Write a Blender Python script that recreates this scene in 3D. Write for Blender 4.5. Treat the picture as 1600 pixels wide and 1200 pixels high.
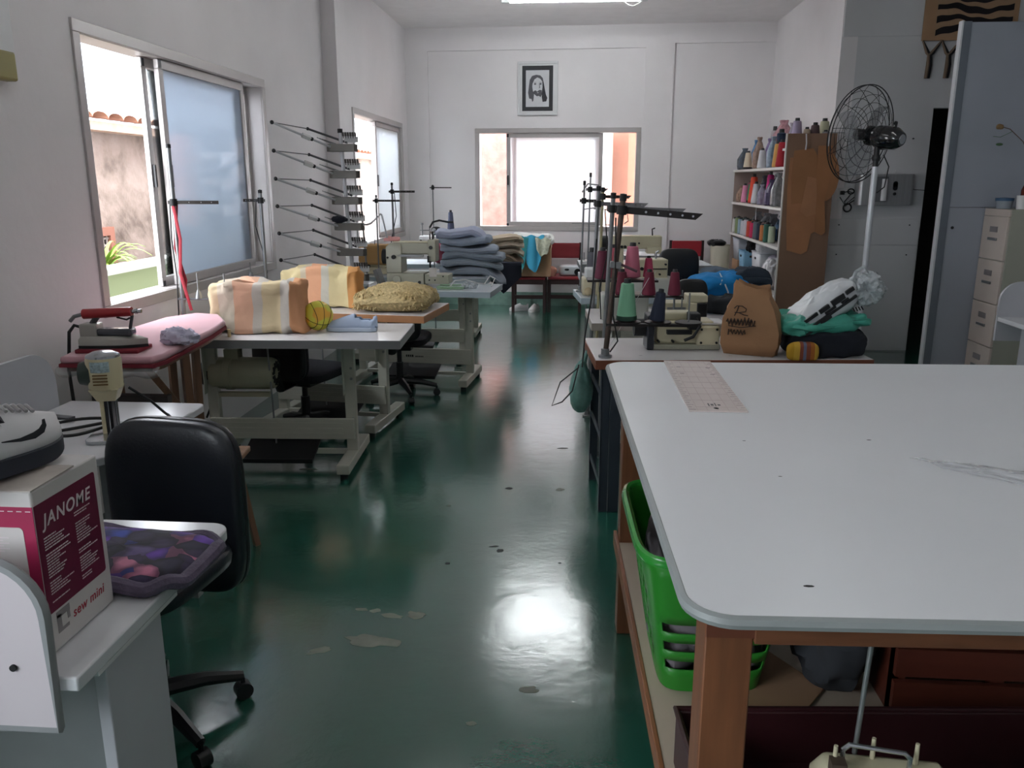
import bpy, math, random
from mathutils import Vector, Matrix, noise
PI = math.pi
sc = bpy.context.scene
C = sc.collection
for o in list(bpy.data.objects): bpy.data.objects.remove(o)

# ------------------------------------------------------------ camera
cam_d = bpy.data.cameras.new('camera')
cam_d.sensor_fit = 'HORIZONTAL'; cam_d.sensor_width = 36.0
cam_d.lens = 36.0 * 1290.0 / 1600.0
cam_d.clip_start = 0.02; cam_d.clip_end = 300
cam = bpy.data.objects.new('camera', cam_d); C.objects.link(cam)
cam.location = (0, 0, 1.56)
cam.rotation_euler = (math.radians(90 - 13.8), 0, math.radians(4.31))
sc.camera = cam

# ------------------------------------------------------------ light and exposure
sc.view_settings.view_transform = 'Standard'
sc.view_settings.look = 'None'
sc.view_settings.gamma = 1.0
sc.view_settings.use_curve_mapping = False
sc.view_settings.exposure = 2.65
w = bpy.data.worlds.new('sky'); sc.world = w; w.use_nodes = True
nt = w.node_tree; bg = nt.nodes['Background']
bg.inputs['Color'].default_value = (0.90, 0.94, 1.0, 1); bg.inputs['Strength'].default_value = 2.3
def sun(name, energy, angle, direction, color):
    d = bpy.data.lights.new(name, 'SUN'); d.energy = energy; d.angle = math.radians(angle); d.color = color
    o = bpy.data.objects.new(name, d); C.objects.link(o)
    o.rotation_euler = Vector(direction).to_track_quat('-Z', 'Y').to_euler()
sun('sun', 0.45, 12, (-0.42, -0.30, -0.85), (1.0, 0.95, 0.88))
def portal(name, loc, look, sx, sy):
    d = bpy.data.lights.new(name, 'AREA'); d.shape = 'RECTANGLE'; d.size = sx; d.size_y = sy
    d.cycles.is_portal = True
    o = bpy.data.objects.new(name, d); C.objects.link(o); o.location = loc
    o.rotation_euler = Vector(look).to_track_quat('-Z', 'Y').to_euler()
portal('portal_a', (-2.45, 4.95, 1.6), (1, 0, 0), 2.35, 1.35)
portal('portal_b', (-2.33, 9.2, 1.56), (1, 0, 0), 2.45, 1.35)
portal('portal_c', (-0.24, 10.95, 1.57), (0, -1, 0), 2.1, 1.25)
portal('portal_d', (-2.45, -0.65, 1.6), (1, 0, 0), 2.35, 1.35)

# ------------------------------------------------------------ helpers: colour and material
def lin(c):
    if isinstance(c, str): c = tuple(int(c[i:i+2], 16) for i in (0, 2, 4))
    r = []
    for v in c:
        v = v / 255.0
        r.append(v / 12.92 if v <= 0.04045 else ((v + 0.055) / 1.055) ** 2.4)
    return (r[0], r[1], r[2], 1.0)
MATS = {}
def mat(name, col='808080', rough=0.5, metal=0.0, var=0.06, vscale=6.0, bump=0.0, bscale=60.0,
        spec=0.5, coat=0.0, trans=0.0, alpha=1.0, emis=None, estr=0.0, aniso=None, sheen=0.0, stretch=None):
    if name in MATS: return MATS[name]
    m = bpy.data.materials.new(name); m.use_nodes = True; MATS[name] = m
    nt = m.node_tree; b = nt.nodes['Principled BSDF']
    b.inputs['Roughness'].default_value = rough; b.inputs['Metallic'].default_value = metal
    b.inputs['Specular IOR Level'].default_value = spec
    if coat: b.inputs['Coat Weight'].default_value = coat; b.inputs['Coat Roughness'].default_value = 0.15
    if trans: b.inputs['Transmission Weight'].default_value = trans
    if sheen: b.inputs['Sheen Weight'].default_value = sheen
    if alpha < 1: b.inputs['Alpha'].default_value = alpha
    c = lin(col); b.inputs['Base Color'].default_value = c
    tc = nt.nodes.new('ShaderNodeTexCoord'); src = tc.outputs['Object']
    if stretch:
        mp = nt.nodes.new('ShaderNodeMapping'); mp.inputs['Scale'].default_value = stretch
        nt.links.new(src, mp.inputs['Vector']); src = mp.outputs['Vector']
    if var:
        n = nt.nodes.new('ShaderNodeTexNoise'); n.inputs['Scale'].default_value = vscale; n.inputs['Detail'].default_value = 4
        nt.links.new(src, n.inputs['Vector'])
        mx = nt.nodes.new('ShaderNodeMix'); mx.data_type = 'RGBA'
        mx.inputs['A'].default_value = tuple(max(0, v * (1 - 2.2 * var)) for v in c[:3]) + (1,)
        mx.inputs['B'].default_value = tuple(min(1, v * (1 + 2.2 * var)) for v in c[:3]) + (1,)
        nt.links.new(n.outputs['Fac'], mx.inputs['Factor']); nt.links.new(mx.outputs['Result'], b.inputs['Base Color'])
    if bump:
        n2 = nt.nodes.new('ShaderNodeTexNoise'); n2.inputs['Scale'].default_value = bscale; n2.inputs['Detail'].default_value = 3
        nt.links.new(src, n2.inputs['Vector'])
        bp = nt.nodes.new('ShaderNodeBump'); bp.inputs['Strength'].default_value = bump; bp.inputs['Distance'].default_value = 0.01
        nt.links.new(n2.outputs['Fac'], bp.inputs['Height']); nt.links.new(bp.outputs['Normal'], b.inputs['Normal'])
    if emis: b.inputs['Emission Color'].default_value = lin(emis); b.inputs['Emission Strength'].default_value = estr
    return m
def ramp_mat(name, stops, axis='X', rough=0.9, scale=1.0, off=0.0, bump=0.0, bscale=80, wob=0.0, mode='CONSTANT'):
    """bands of colour along one object axis; stops = [(position, colour)] over 0..1"""
    if name in MATS: return MATS[name]
    m = bpy.data.materials.new(name); m.use_nodes = True; MATS[name] = m
    nt = m.node_tree; b = nt.nodes['Principled BSDF']; b.inputs['Roughness'].default_value = rough
    b.inputs['Specular IOR Level'].default_value = 0.25
    tc = nt.nodes.new('ShaderNodeTexCoord'); sx = nt.nodes.new('ShaderNodeSeparateXYZ')
    v = tc.outputs['Object']
    if wob:
        n = nt.nodes.new('ShaderNodeTexNoise'); n.inputs['Scale'].default_value = 5
        nt.links.new(v, n.inputs['Vector'])
        ma = nt.nodes.new('ShaderNodeVectorMath'); ma.operation = 'MULTIPLY_ADD'
        ma.inputs[1].default_value = (wob,) * 3
        nt.links.new(n.outputs['Color'], ma.inputs[0]); nt.links.new(v, ma.inputs[2]); v = ma.outputs['Vector']
    nt.links.new(v, sx.inputs[0])
    mm = nt.nodes.new('ShaderNodeMath'); mm.operation = 'MULTIPLY_ADD'
    mm.inputs[1].default_value = scale; mm.inputs[2].default_value = off
    nt.links.new(sx.outputs[axis], mm.inputs[0])
    r = nt.nodes.new('ShaderNodeValToRGB'); r.color_ramp.interpolation = mode
    el = r.color_ramp.elements
    el[0].position = stops[0][0]; el[0].color = lin(stops[0][1])
    el[1].position = stops[1][0]; el[1].color = lin(stops[1][1])
    for p, c in stops[2:]:
        e = el.new(p); e.color = lin(c)
    nt.links.new(mm.outputs[0], r.inputs['Fac']); nt.links.new(r.outputs['Color'], b.inputs['Base Color'])
    if bump:
        n2 = nt.nodes.new('ShaderNodeTexNoise'); n2.inputs['Scale'].default_value = bscale
        nt.links.new(tc.outputs['Object'], n2.inputs['Vector'])
        bp = nt.nodes.new('ShaderNodeBump'); bp.inputs['Strength'].default_value = bump; bp.inputs['Distance'].default_value = 0.01
        nt.links.new(n2.outputs['Fac'], bp.inputs['Height']); nt.links.new(bp.outputs['Normal'], b.inputs['Normal'])
    return m

# ------------------------------------------------------------ helpers: geometry
def RZ(a): return Matrix.Rotation(math.radians(a), 4, 'Z')
def RX(a): return Matrix.Rotation(math.radians(a), 4, 'X')
def RY(a): return Matrix.Rotation(math.radians(a), 4, 'Y')
def TR(x, y, z): return Matrix.Translation((x, y, z))
class MB:
    def __init__(s, M=None): s.V = []; s.F = []; s.M = M
    def add(s, vs, fs, M=None):
        n = len(s.V)
        T = None
        if M is not None: T = M
        if s.M is not None: T = s.M @ T if T is not None else s.M
        for v in vs:
            v = Vector(v)
            s.V.append(tuple(T @ v) if T is not None else tuple(v))
        for f in fs: s.F.append(tuple(i + n for i in f))
        return s
    def box(s, x0, x1, y0, y1, z0, z1, M=None):
        vs = [(x, y, z) for z in (z0, z1) for y in (y0, y1) for x in (x0, x1)]
        return s.add(vs, [(0, 2, 3, 1), (4, 5, 7, 6), (0, 1, 5, 4), (2, 6, 7, 3), (0, 4, 6, 2), (1, 3, 7, 5)], M)
    def cbox(s, cx, cy, cz, sx, sy, sz, M=None):
        return s.box(cx - sx / 2, cx + sx / 2, cy - sy / 2, cy + sy / 2, cz - sz / 2, cz + sz / 2, M)
    def tube(s, pts, r, n=10, closed=False, cap=True, M=None, flat=1.0):
        P = [Vector(p) for p in pts]; m = len(P)
        rs = r if isinstance(r, (list, tuple)) else [r] * m
        vs = []; fs = []; ref = None
        for i in range(m):
            if closed: t = P[(i + 1) % m] - P[i - 1]
            elif i == 0: t = P[1] - P[0]
            elif i == m - 1: t = P[-1] - P[-2]
            else: t = (P[i + 1] - P[i]).normalized() + (P[i] - P[i - 1]).normalized()
            if t.length < 1e-9: t = Vector((0, 0, 1))
            t.normalize()
            if ref is None:
                ref = Vector((0, 0, 1)) if abs(t.z) < 0.9 else Vector((1, 0, 0))
            ref = (ref - t * ref.dot(t))
            if ref.length < 1e-6: ref = t.orthogonal()
            ref.normalize(); b = t.cross(ref)
            for k in range(n):
                a = 2 * PI * k / n
                vs.append(P[i] + ref * (math.cos(a) * rs[i]) + b * (math.sin(a) * rs[i] * flat))
        L = m if closed else m - 1
        for i in range(L):
            for k in range(n):
                a = i * n + k; b2 = i * n + (k + 1) % n; j = (i + 1) % m
                fs.append((a, b2, j * n + (k + 1) % n, j * n + k))
        if cap and not closed:
            fs.append(tuple(range(n - 1, -1, -1))); fs.append(tuple((m - 1) * n + k for k in range(n)))
        return s.add(vs, fs, M)
    def cyl(s, p0, p1, r0, r1=None, n=18, M=None): return s.tube([p0, p1], [r0, r0 if r1 is None else r1], n, M=M)
    def lathe(s, prof, c=(0, 0, 0), n=24, M=None, sx=1.0, sy=1.0):
        vs = []; fs = []
        for r, z in prof:
            for k in range(n):
                a = 2 * PI * k / n
                vs.append((c[0] + r * math.cos(a) * sx, c[1] + r * math.sin(a) * sy, c[2] + z))
        for i in range(len(prof) - 1):
            for k in range(n):
                fs.append((i * n + k, i * n + (k + 1) % n, (i + 1) * n + (k + 1) % n, (i + 1) * n + k))
        if prof[0][0] > 1e-6: fs.append(tuple(range(n - 1, -1, -1)))
        if prof[-1][0] > 1e-6: fs.append(tuple((len(prof) - 1) * n + k for k in range(n)))
        return s.add(vs, fs, M)
    def prism(s, poly, z0, z1, M=None):
        n = len(poly); vs = [(p[0], p[1], z0) for p in poly] + [(p[0], p[1], z1) for p in poly]
        fs = [tuple(range(n - 1, -1, -1)), tuple(range(n, 2 * n))] + [(i, (i + 1) % n, n + (i + 1) % n, n + i) for i in range(n)]
        return s.add(vs, fs, M)
    def loft(s, rings, closed_ring=True, cap=True, M=None):
        n = len(rings[0]); vs = [v for r in rings for v in r]; fs = []
        for i in range(len(rings) - 1):
            for k in range(n if closed_ring else n - 1):
                fs.append((i * n + k, i * n + (k + 1) % n, (i + 1) * n + (k + 1) % n, (i + 1) * n + k))
        if cap and closed_ring:
            fs.append(tuple(range(n - 1, -1, -1))); fs.append(tuple((len(rings) - 1) * n + k for k in range(n)))
        return s.add(vs, fs, M)
    def sheet(s, fn, nu, nv, th=0.0, M=None):
        """surface from fn(u,v) with thickness th along its normal"""
        g = [[Vector(fn(i / nu, j / nv)) for j in range(nv + 1)] for i in range(nu + 1)]
        vs = []; idx = lambda i, j, k=0: k * (nu + 1) * (nv + 1) + i * (nv + 1) + j
        for i in range(nu + 1):
            for j in range(nv + 1): vs.append(g[i][j])
        fs = [(idx(i, j), idx(i + 1, j), idx(i + 1, j + 1), idx(i, j + 1)) for i in range(nu) for j in range(nv)]
        if th:
            for i in range(nu + 1):
                for j in range(nv + 1):
                    du = g[min(nu, i + 1)][j] - g[max(0, i - 1)][j]; dv = g[i][min(nv, j + 1)] - g[i][max(0, j - 1)]
                    nn = du.cross(dv)
                    if nn.length > 1e-12: nn.normalize()
                    vs.append(g[i][j] - nn * th)
            fs += [(idx(i, j, 1), idx(i, j + 1, 1), idx(i + 1, j + 1, 1), idx(i + 1, j, 1)) for i in range(nu) for j in range(nv)]
            for i in range(nu):
                fs.append((idx(i, 0), idx(i, 0, 1), idx(i + 1, 0, 1), idx(i + 1, 0)))
                fs.append((idx(i, nv), idx(i + 1, nv), idx(i + 1, nv, 1), idx(i, nv, 1)))
            for j in range(nv):
                fs.append((idx(0, j), idx(0, j + 1), idx(0, j + 1, 1), idx(0, j, 1)))
                fs.append((idx(nu, j), idx(nu, j, 1), idx(nu, j + 1, 1), idx(nu, j + 1)))
        return s.add(vs, fs, M)
    def blob(s, c, size, e1=0.6, e2=0.6, nu=40, nv=22, amp=0.0, freq=6.0, seed=0, floor=None, M=None, fn=None, ridged=False):
        """superellipsoid with noisy folds; floor = flat bottom height"""
        def sg(v, e): return math.copysign(abs(v) ** e, v)
        vs = []; fs = []
        for j in range(nv + 1):
            ph = -PI / 2 + PI * j / nv
            for i in range(nu):
                th = 2 * PI * i / nu
                d = Vector((sg(math.cos(ph), e1) * sg(math.cos(th), e2), sg(math.cos(ph), e1) * sg(math.sin(th), e2), sg(math.sin(ph), e1)))
                p = Vector((d.x * size[0] / 2, d.y * size[1] / 2, d.z * size[2] / 2))
                if amp:
                    q = (p * freq) + Vector((seed * 7.3, seed * 3.1, seed * 1.7))
                    a = noise.noise(q) + 0.5 * noise.noise(q * 2.1)
                    if ridged: a = 0.5 - abs(a) * 2
                    nrm = d.normalized() if d.length > 1e-6 else Vector((0, 0, 1))
                    p += nrm * (a * amp)
                if fn: p = fn(p)
                p += Vector(c)
                if floor is not None and p.z < floor: p.z = floor
                vs.append(p)
        for j in range(nv):
            for i in range(nu):
                fs.append((j * nu + i, j * nu + (i + 1) % nu, (j + 1) * nu + (i + 1) % nu, (j + 1) * nu + i))
        return s.add(vs, fs, M)
    def mesh(s, name):
        me = bpy.data.meshes.new(name); me.from_pydata(s.V, [], s.F); me.validate(); me.update()
        return me
def rrect(x0, x1, y0, y1, r, n=6, corners=(1, 1, 1, 1)):
    """rounded rectangle, corners order: (x0y0, x1y0, x1y1, x0y1)"""
    out = []
    for (cx, cy, a0, on) in ((x0, y0, 180, corners[0]), (x1, y0, 270, corners[1]), (x1, y1, 0, corners[2]), (x0, y1, 90, corners[3])):
        if not on: out.append((cx, cy)); continue
        ox = cx + r if cx == x0 else cx - r; oy = cy + r if cy == y0 else cy - r
        for k in range(n + 1):
            a = math.radians(a0 + 90 * k / n); out.append((ox + r * math.cos(a), oy + r * math.sin(a)))
    return out
def obj(name, mb, material, parent=None, bevel=0.0, smooth=40, label=None, sub=0, loc=None, rz=None):
    me = mb.mesh(name) if isinstance(mb, MB) else mb
    if material is not None:
        me.materials.clear()
        for m in (material if isinstance(material, (list, tuple)) else [material]): me.materials.append(m)
    if smooth:
        for p in me.polygons: p.use_smooth = True
        me.set_sharp_from_angle(angle=math.radians(smooth))
    o = bpy.data.objects.new(name, me); C.objects.link(o)
    if parent: o.parent = parent
    if loc: o.location = loc
    if rz is not None: o.rotation_euler = (0, 0, math.radians(rz))
    if bevel:
        md = o.modifiers.new('bevel', 'BEVEL'); md.width = bevel; md.segments = 2; md.limit_method = 'ANGLE'; md.angle_limit = math.radians(50)
    if sub:
        md = o.modifiers.new('sub', 'SUBSURF'); md.levels = sub; md.render_levels = sub
    if label: o['label'] = label
    return o
def thing(name, label, cat, loc=(0, 0, 0), rz=0, group=None):
    o = bpy.data.objects.new(name, None); C.objects.link(o); o.empty_display_size = 0.1
    o.location = loc; o.rotation_euler = (0, 0, math.radians(rz)); o['label'] = label; o['category'] = cat
    if group: o['group'] = group
    return o
def tag(o, label, cat, group=None, kind=None):
    o['label'] = label; o['category'] = cat
    if group: o['group'] = group
    if kind: o['kind'] = kind
    return o
def struct(name, mb, m, parent=None, **k):
    o = obj(name, mb, m, parent, **k)
    if not parent: o['kind'] = 'structure'
    return o
def dup(root, loc, rz, label=None, group=None):
    r = root.copy(); C.objects.link(r); r.location = loc; r.rotation_euler = (0, 0, math.radians(rz))
    if label: r['label'] = label
    if group: r['group'] = group
    for ch in list(root.children):
        c = ch.copy(); C.objects.link(c); c.parent = r
        for g in ch.children:
            d = g.copy(); C.objects.link(d); d.parent = c
    return r
def text_mesh(txt, size, extrude=0.0008, shear=0.0, bold=0.0, space=1.0):
    cu = bpy.data.curves.new('t', 'FONT'); cu.body = txt; cu.size = size; cu.extrude = extrude; cu.shear = shear; cu.offset = bold
    cu.space_character = space; cu.align_x = 'LEFT'
    o = bpy.data.objects.new('t', cu); C.objects.link(o)
    dg = bpy.context.evaluated_depsgraph_get()
    me = bpy.data.meshes.new_from_object(o.evaluated_get(dg))
    bpy.data.objects.remove(o); bpy.data.curves.remove(cu)
    return me
def text(name, txt, size, M, m, parent, **k):
    me = text_mesh(txt, size, **k); me.transform(M)
    return obj(name, me, m, parent, smooth=0)
# ------------------------------------------------------------ materials of the place
def wall_mat(name, col, rough=0.75, blotch='00', scale=1.3):
    m = mat(name, col, rough, var=0.05, vscale=scale, bump=0.12, bscale=25)
    return m
M_wall = wall_mat('white_plaster', 'e8e4e5')
M_wall2 = wall_mat('grey_white_panel', 'cfcfd1', 0.6)
M_ceil = mat('ceiling_paint', 'eeeaea', 0.85, var=0.03)
M_alu = mat('window_aluminium', 'b9b4b3', 0.38, 0.35, var=0.03)
M_dark = mat('dark_rubber', '17181b', 0.6, var=0.1)
M_black = mat('black_plastic', '121317', 0.38, var=0.1)

def floor_material():
    m = bpy.data.materials.new('green_floor_paint'); m.use_nodes = True
    nt = m.node_tree; b = nt.nodes['Principled BSDF']; L = nt.links
    tc = nt.nodes.new('ShaderNodeTexCoord')
    def N(scale, detail=4, rough=0.5):
        n = nt.nodes.new('ShaderNodeTexNoise'); n.inputs['Scale'].default_value = scale; n.inputs['Detail'].default_value = detail
        n.inputs['Roughness'].default_value = rough; L.new(tc.outputs['Object'], n.inputs['Vector']); return n
    def ramp(src, stops, mode='LINEAR'):
        r = nt.nodes.new('ShaderNodeValToRGB'); r.color_ramp.interpolation = mode; e = r.color_ramp.elements
        e[0].position, e[0].color = stops[0]; e[1].position, e[1].color = stops[1]
        for p, c in stops[2:]:
            x = e.new(p); x.color = c
        L.new(src, r.inputs['Fac']); return r
    n1 = N(0.9, 5); base = ramp(n1.outputs['Fac'], [(0.3, lin('16503f')), (0.7, lin('236052'))])
    n2 = N(9, 6, 0.7); spots = ramp(n2.outputs['Fac'], [(0.80, (0, 0, 0, 1)), (0.81, (1, 1, 1, 1))])
    n3 = N(9, 5, 0.65); dk = ramp(n3.outputs['Fac'], [(0.74, (0, 0, 0, 1)), (0.77, (1, 1, 1, 1))])
    mx = nt.nodes.new('ShaderNodeMix'); mx.data_type = 'RGBA'
    L.new(spots.outputs['Color'], mx.inputs['Factor']); L.new(base.outputs['Color'], mx.inputs['A']); mx.inputs['B'].default_value = lin('9aa396')
    L.new(mx.outputs['Result'], b.inputs['Base Color'])
    n4 = N(1.1, 3); rr = nt.nodes.new('ShaderNodeMapRange'); rr.inputs['From Min'].default_value = 0.3; rr.inputs['From Max'].default_value = 0.7
    rr.inputs['To Min'].default_value = 0.10; rr.inputs['To Max'].default_value = 0.24
    L.new(n4.outputs['Fac'], rr.inputs['Value']); L.new(rr.outputs['Result'], b.inputs['Roughness'])
    n5 = N(7, 6, 0.6); bp = nt.nodes.new('ShaderNodeBump'); bp.inputs['Strength'].default_value = 0.17; bp.inputs['Distance'].default_value = 0.01
    L.new(n5.outputs['Fac'], bp.inputs['Height']); L.new(bp.outputs['Normal'], b.inputs['Normal'])
    b.inputs['Specular IOR Level'].default_value = 1.0; b.inputs['Coat Weight'].default_value = 1.0; b.inputs['Coat Roughness'].default_value = 0.18
    L.new(bp.outputs['Normal'], b.inputs['Coat Normal'])
    return m
M_floor = floor_material()

# ------------------------------------------------------------ room shell
CEIL = 3.36
struct('floor', MB().box(-2.45, 5.2, -3.3, 11.2, -0.12, 0), M_floor)
_fl = bpy.data.objects['floor']; M_peel = mat('bare_screed', '74786c', 0.5, var=0.2, vscale=20)
def peel(cx, cy, sx, sy, rz, seed, m=None):
    pts = []
    for k in range(22):
        a = 2 * PI * k / 22; q = 1 + 0.5 * noise.noise(Vector((math.cos(a) * 1.7 + seed, math.sin(a) * 1.7, seed * 3)))
        pts.append((math.cos(a) * sx * q, math.sin(a) * sy * q))
    obj('peeled_patch', MB(TR(cx, cy, 0) @ RZ(rz)).prism(pts, 0.0, 0.0008), m or M_peel, _fl, smooth=0)
for a_ in ((-0.68, 2.545, 0.105, 0.035, -8, 1), (-0.845, 2.47, 0.045, 0.018, 30, 2), (-0.77, 2.755, 0.022, 0.012, 0, 3), (-0.72, 2.75, 0.022, 0.014, 10, 4), (-0.645, 2.715, 0.040, 0.016, -10, 5), (-0.56, 2.73, 0.034, 0.024, -20, 6),
           (-0.12, 2.30, 0.03, 0.018, 0, 7), (-0.28, 2.12, 0.016, 0.012, 0, 8), (-1.46, 4.26, 0.05, 0.015, 5, 9), (-0.055, 4.05, 0.022, 0.02, 0, 10), (-0.6, 3.79, 0.012, 0.01, 0, 11), (-0.9, 6.9, 0.10, 0.03, 0, 12)): peel(*a_)
for a_ in ((-0.30, 3.30, 0.018, 0.016, 0, 15), (-0.33, 3.34, 0.02, 0.008, 20, 16), (-0.51, 3.16, 0.010, 0.009, 0, 17), (-0.05, 4.74, 0.03, 0.008, 5, 18), (-0.32, 4.05, 0.02, 0.012, 0, 19), (-0.04, 3.2, 0.007, 0.006, 0, 20)): peel(*a_, m=M_dark)
struct('ceiling', MB().box(-2.45, 5.2, -3.3, 11.2, CEIL, CEIL + 0.15), M_ceil)
def wall_x(name, X, th, y0, y1, holes, m, z1=CEIL):
    """wall in the plane x = X, thickness th towards -x; holes = (ya, yb, za, zb)"""
    b = MB(); ys = [y0]
    for ya, yb, za, zb in holes:
        b.box(X - th, X, ys[-1], ya, 0, z1); b.box(X - th, X, ya, yb, 0, za); b.box(X - th, X, ya, yb, zb, z1); ys.append(yb)
    b.box(X - th, X, ys[-1], y1, 0, z1)
    return struct(name, b, m)
wall_x('wall_left', -2.25, 0.2, -3.0, 7.6, [(-1.80, 0.48, 0.95, 2.235), (3.80, 6.08, 0.95, 2.235)], M_wall)
wall_x('wall_left_back', -2.12, 0.2, 7.6, 11.0, [(8.06, 10.30, 0.93, 2.21)], M_wall)
# end wall, turned slightly; local x along the wall
EW = TR(0, 10.60, 0) @ RZ(-2.2)
b = MB(EW)
b.box(-2.3, -1.235, 0, 0.2, 0, CEIL); b.box(0.75, 2.6, 0, 0.2, 0, CEIL)
b.box(-1.235, 0.75, 0, 0.2, 0, 0.98); b.box(-1.235, 0.75, 0, 0.2, 2.165, CEIL)
b.box(-2.3, -1.84, -0.03, 0, 0, CEIL); b.box(0.80, 1.14, -0.03, 0, 0, CEIL)
b.box(-1.84, 0.80, -0.03, 0, 3.10, CEIL); b.box(1.14, 2.6, -0.03, 0, 3.14, CEIL)
struct('wall_end', b, M_wall, smooth=0)
struct('trim_green_band', MB(EW).box(-1.84, 0.80, -0.012, 0.0, 0.0, 0.17), mat('green_band', '7c9c90', 0.5, var=0.3, vscale=9), smooth=0)
struct('wall_right', MB().box(2.3, 2.44, 7.95, 10.9, 0, CEIL), M_wall)
b = MB()
b.box(2.44, 3.15, 7.95, 8.05, 0, CEIL); b.box(3.15, 4.05, 7.95, 8.05, 2.19, CEIL); b.box(4.05, 5.2, 7.95, 8.05, 0, CEIL)
struct('wall_right_front', b, M_wall2, smooth=0)
b = MB(); b.box(2.31, 3.15, 7.935, 7.952, 2.79, CEIL); b.box(3.15, 5.0, 7.935, 7.952, 2.79, CEIL)
struct('trim_1', b, M_wall2)
b = MB(); b.box(2.31, 3.14, 7.938, 7.952, 0.02, 0.985); b.box(2.31, 3.14, 7.938, 7.952, 0.99, 1.225)
tr2 = struct('trim_2', b, M_wall2, bevel=0.002)
for x in (2.42, 3.05):
    for z in (0.9, 1.17): obj('screw', MB().cyl((x, 7.93, z), (x, 7.94, z), 0.006, n=8), M_dark, tr2)
obj('screw', MB().cyl((3.0, 7.93, 1.93), (3.0, 7.952, 1.93), 0.006, n=8), M_dark, tr2)
struct('wall_right_side', MB().box(5.0, 5.2, -3.0, 11.0, 0, CEIL), M_wall2)
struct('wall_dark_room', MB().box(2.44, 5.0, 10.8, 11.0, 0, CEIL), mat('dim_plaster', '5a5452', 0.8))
struct('wall_back', MB().box(-2.45, 5.2, -3.2, -3.0, 0, CEIL), M_wall)

# the free standing partition sheet on the right
p = thing('partition_panel', 'tall blue-grey partition sheet with a pale metal edge, right of the dark doorway', 'partition', (2.72, 6.55, 0))
M_part = mat('blue_grey_board', '9a9fa9', 0.45, var=0.04, vscale=2)
obj('lower_sheet', MB().box(0.035, 2.28, 0, 0.03, 0.0, 1.368), M_part, p)
obj('upper_sheet', MB().box(0.035, 2.28, 0, 0.03, 1.372, 2.66), M_part, p)
b = MB(); b.box(0.0, 0.012, -0.012, 0.045, 0, 2.67)
obj('metal_edge', b, mat('edge_white', 'd0d2d6', 0.4, 0.2), p)
obj('post', MB().box(0.012, 0.07, -0.008, 0.0, 0.0, 2.665), mat('edge_grey', '6f7680', 0.4, 0.2), p)
obj('bolt', MB().cyl((0.11, -0.006, 1.22), (0.11, 0.004, 1.22), 0.011, n=10), M_dark, p)

# ------------------------------------------------------------ windows
M_frost = bpy.data.materials.new('frosted_glass'); M_frost.use_nodes = True
nt = M_frost.node_tree; nt.nodes.clear()
out = nt.nodes.new('ShaderNodeOutputMaterial'); tl = nt.nodes.new('ShaderNodeBsdfTranslucent'); tl.inputs['Color'].default_value = (0.93, 0.95, 0.97, 1)
df = nt.nodes.new('ShaderNodeBsdfDiffuse'); df.inputs['Color'].default_value = (0.6, 0.64, 0.68, 1)
gl = nt.nodes.new('ShaderNodeBsdfGlossy'); gl.inputs['Roughness'].default_value = 0.06
mx1 = nt.nodes.new('ShaderNodeMixShader'); mx1.inputs[0].default_value = 0.08
mx2 = nt.nodes.new('ShaderNodeMixShader'); fr = nt.nodes.new('ShaderNodeFresnel'); fr.inputs['IOR'].default_value = 1.4
nt.links.new(tl.outputs[0], mx1.inputs[1]); nt.links.new(df.outputs[0], mx1.inputs[2])
nt.links.new(fr.outputs[0], mx2.inputs[0]); nt.links.new(mx1.outputs[0], mx2.inputs[1]); nt.links.new(gl.outputs[0], mx2.inputs[2])
nt.links.new(mx2.outputs[0], out.inputs[0])
M_frost_dim = M_frost.copy(); M_frost_dim.name = 'frosted_glass_dimmed'  # copy with a darker tint that stands in for the weaker alley light
for n_ in M_frost_dim.node_tree.nodes:
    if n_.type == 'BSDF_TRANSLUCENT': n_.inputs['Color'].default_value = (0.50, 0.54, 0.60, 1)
M_glass = bpy.data.materials.new('clear_glass'); M_glass.use_nodes = True
nt = M_glass.node_tree; nt.nodes.clear()
out = nt.nodes.new('ShaderNodeOutputMaterial'); tp = nt.nodes.new('ShaderNodeBsdfTransparent'); tp.inputs['Color'].default_value = (0.93, 0.95, 0.95, 1)
gl = nt.nodes.new('ShaderNodeBsdfGlossy'); gl.inputs['Roughness'].default_value = 0.02
mx = nt.nodes.new('ShaderNodeMixShader'); fr = nt.nodes.new('ShaderNodeFresnel'); fr.inputs['IOR'].default_value = 1.12
nt.links.new(fr.outputs[0], mx.inputs[0]); nt.links.new(tp.outputs[0], mx.inputs[1]); nt.links.new(gl.outputs[0], mx.inputs[2]); nt.links.new(mx.outputs[0], out.inputs[0])

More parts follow.
